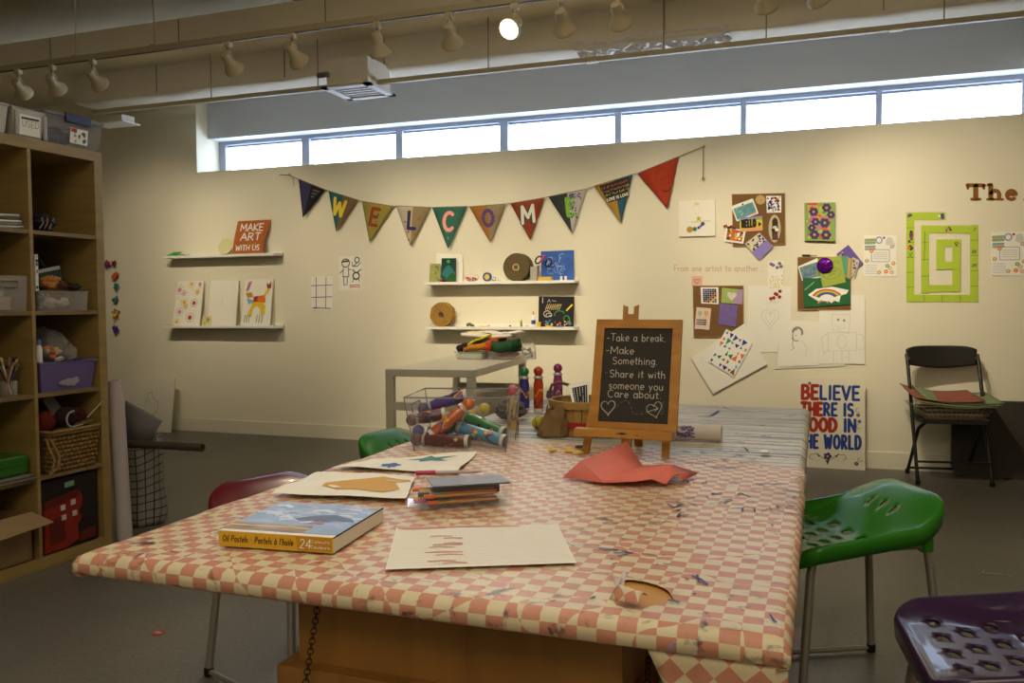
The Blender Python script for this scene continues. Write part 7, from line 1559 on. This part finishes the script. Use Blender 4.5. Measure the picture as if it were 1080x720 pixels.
# wire basket
bz = sz+.0065; x0, x1 = .012, Wc-.01; t = thing('wire_basket', 'low wire basket sitting on the black folding chair', 'basket', P3(Wc/2, .16, bz))
Hh = .075; mb = MB(); cr = lambda k: [P3(x0+.03*(1-k)-.02*k, -.02+.02*(1-k), bz+.003+Hh*k), P3(x1-.03*(1-k)+.02*k, -.02+.02*(1-k), bz+.003+Hh*k), P3(x1-.03*(1-k)+.02*k, .3-.02*(1-k), bz+.003+Hh*k), P3(x0+.03*(1-k)-.02*k, .3-.02*(1-k), bz+.003+Hh*k)]
for k in (0, .33, .66): mb.tube(cr(k), .0014, WIRE, 5, closed=True)
for s in range(4):
    A_, B_ = cr(0), cr(1); 
    for i in range(1, 14): u = i/14; mb.tube([A_[s].lerp(A_[(s+1) % 4], u), B_[s].lerp(B_[(s+1) % 4], u)], .0014, WIRE, 5)
for i in range(1, 9): u = i/9; A_ = cr(0); mb.tube([A_[0].lerp(A_[3], u), A_[1].lerp(A_[2], u)], .0013, WIRE, 5)
mb.build('mesh', t); mb = MB(); mb.tube(cr(1), .0032, WIRE, 6, closed=True); mb.build('rim', t)
# things in the basket and the paper heap
for i, (h_, zz, lab) in enumerate((('8a6a44', .008, 'brown paper layer at the bottom of the wire basket'), ('b8a88a', .022, 'cream paper layer inside the wire basket'), ('5e4a3c', .036, 'dark brown paper layer inside the wire basket'), ('a8937a', .05, 'tan paper layer near the rim of the wire basket'))):
    mb = MB(); mb.box((x0+.035, .01, bz+zz), (x1-.035-.01*i, .27, bz+zz+.012), mat(h_, .85, var=.15, scale=20), M=pz); tag(mb.build('paper_stack'), lab, 'paper')
cols = [('7a9a6a', 'pale green sheet under the other sheets heaped on the wire basket', .0), ('b8b48a', 'cream sheet in the middle of the heap on the wire basket', .012), ('7a8c62', 'green sheet sticking out at the right of the heap on the basket', .024), ('98584a', 'topmost brick red sheet on the wire basket', .036)]
for i, (h_, lab, dz) in enumerate(cols):
    e0, e1 = [(-.01, .02), (-.03, .05), (.02, .06), (-.05, -.045)][i]
    f = lambda u, v: P3(x0+e0+(x1+e1-x0-e0)*u, -.035+.35*v, bz+Hh+.008+dz+.05*(1-u)**3*.8*(.5+.5*v)-.012*math.sin(u*PI)+.03*v)
    mb = MB(); mb.grid(f, 14, 6, mat(h_, .85, var=.06)); tag(mb.build('paper_sheet', solid=.003, smooth=60), lab, 'paper')
# dark pad leaning behind the chair
n_ = V((0, -1, .12)).normalized(); pt = V((0, 6.04, .0)); a = onplane(1004, 460, pt, n_).x; z1 = onplane(1060, 424, pt, n_).z; r = .07; x1_ = a+1.15
pl = []
for x, z, a0 in ((a, 0, 180), (x1_, 0, 270), (x1_, z1, 0), (a, z1, 90)):
    cx_ = x+r if x == a else x-r; cz_ = r if z == 0 else z1-r
    for i in range(8): an = math.radians(a0+90*i/7); pl.append((cx_+r*math.cos(an), cz_+r*math.sin(an)))
mb = MB(); mb.prism([V((x, 6.04+.12*z, z+.001)) for x, z in pl], (0, .035, .004), mat('3c3833', .9, var=.15, scale=60, bump=.3)); tag(mb.build('foam_pad'), 'dark grey rounded pad leaning on the wall behind the folding chair', 'pad')
mb = MB(); mb.tube([on(1050, 503, 2, .004), on(1062, 505, 2, .004), on(1074, 504, 2, .004), on(1090, 506, 2, .004)], .004, DARKM, 6); tag(mb.build('cable'), 'black cable on the floor beside the dark pad', 'cable')
# ================================================================== ADDED FILL LIGHTS, unseen, above and behind the camera
def ceil_fill(x, y, e, s=1.2, col=(1, .84, .62)):  # unseen area light added under the ceiling to lift the ambient
    l = bpy.data.lights.new('added_ceiling_fill', 'AREA'); l.size = s; l.energy = e; l.color = col
    o = bpy.data.objects.new('added_ceiling_fill', l); COL.objects.link(o); o.location = (x, y, CH-.06)
ceil_fill(-1.0, 2.2, 14); ceil_fill(1.8, .8, 6); ceil_fill(.6, -2.3, 46, 1.6)
for x, y, e in ((-.9, .3, 26), (-.1, .5, 16)):  # unseen spots added to brighten the tabletop
    l = bpy.data.lights.new('added_table_fill', 'SPOT'); l.energy = e; l.spot_size = math.radians(85); l.spot_blend = 1; l.shadow_soft_size = .12; l.color = (1, .9, .74)
    o = bpy.data.objects.new('added_table_fill', l); COL.objects.link(o); o.location = (x, y, 3.2); o.rotation_euler = V((-.5-x, 1.5-y, .75-3.2)).to_track_quat('-Z', 'Y').to_euler()
vs = SC.view_settings; SC.display_settings.display_device = 'sRGB'
vs.view_transform = 'Standard'; vs.look = 'None'; vs.gamma = 1; vs.use_curve_mapping = False; vs.exposure = EXPO
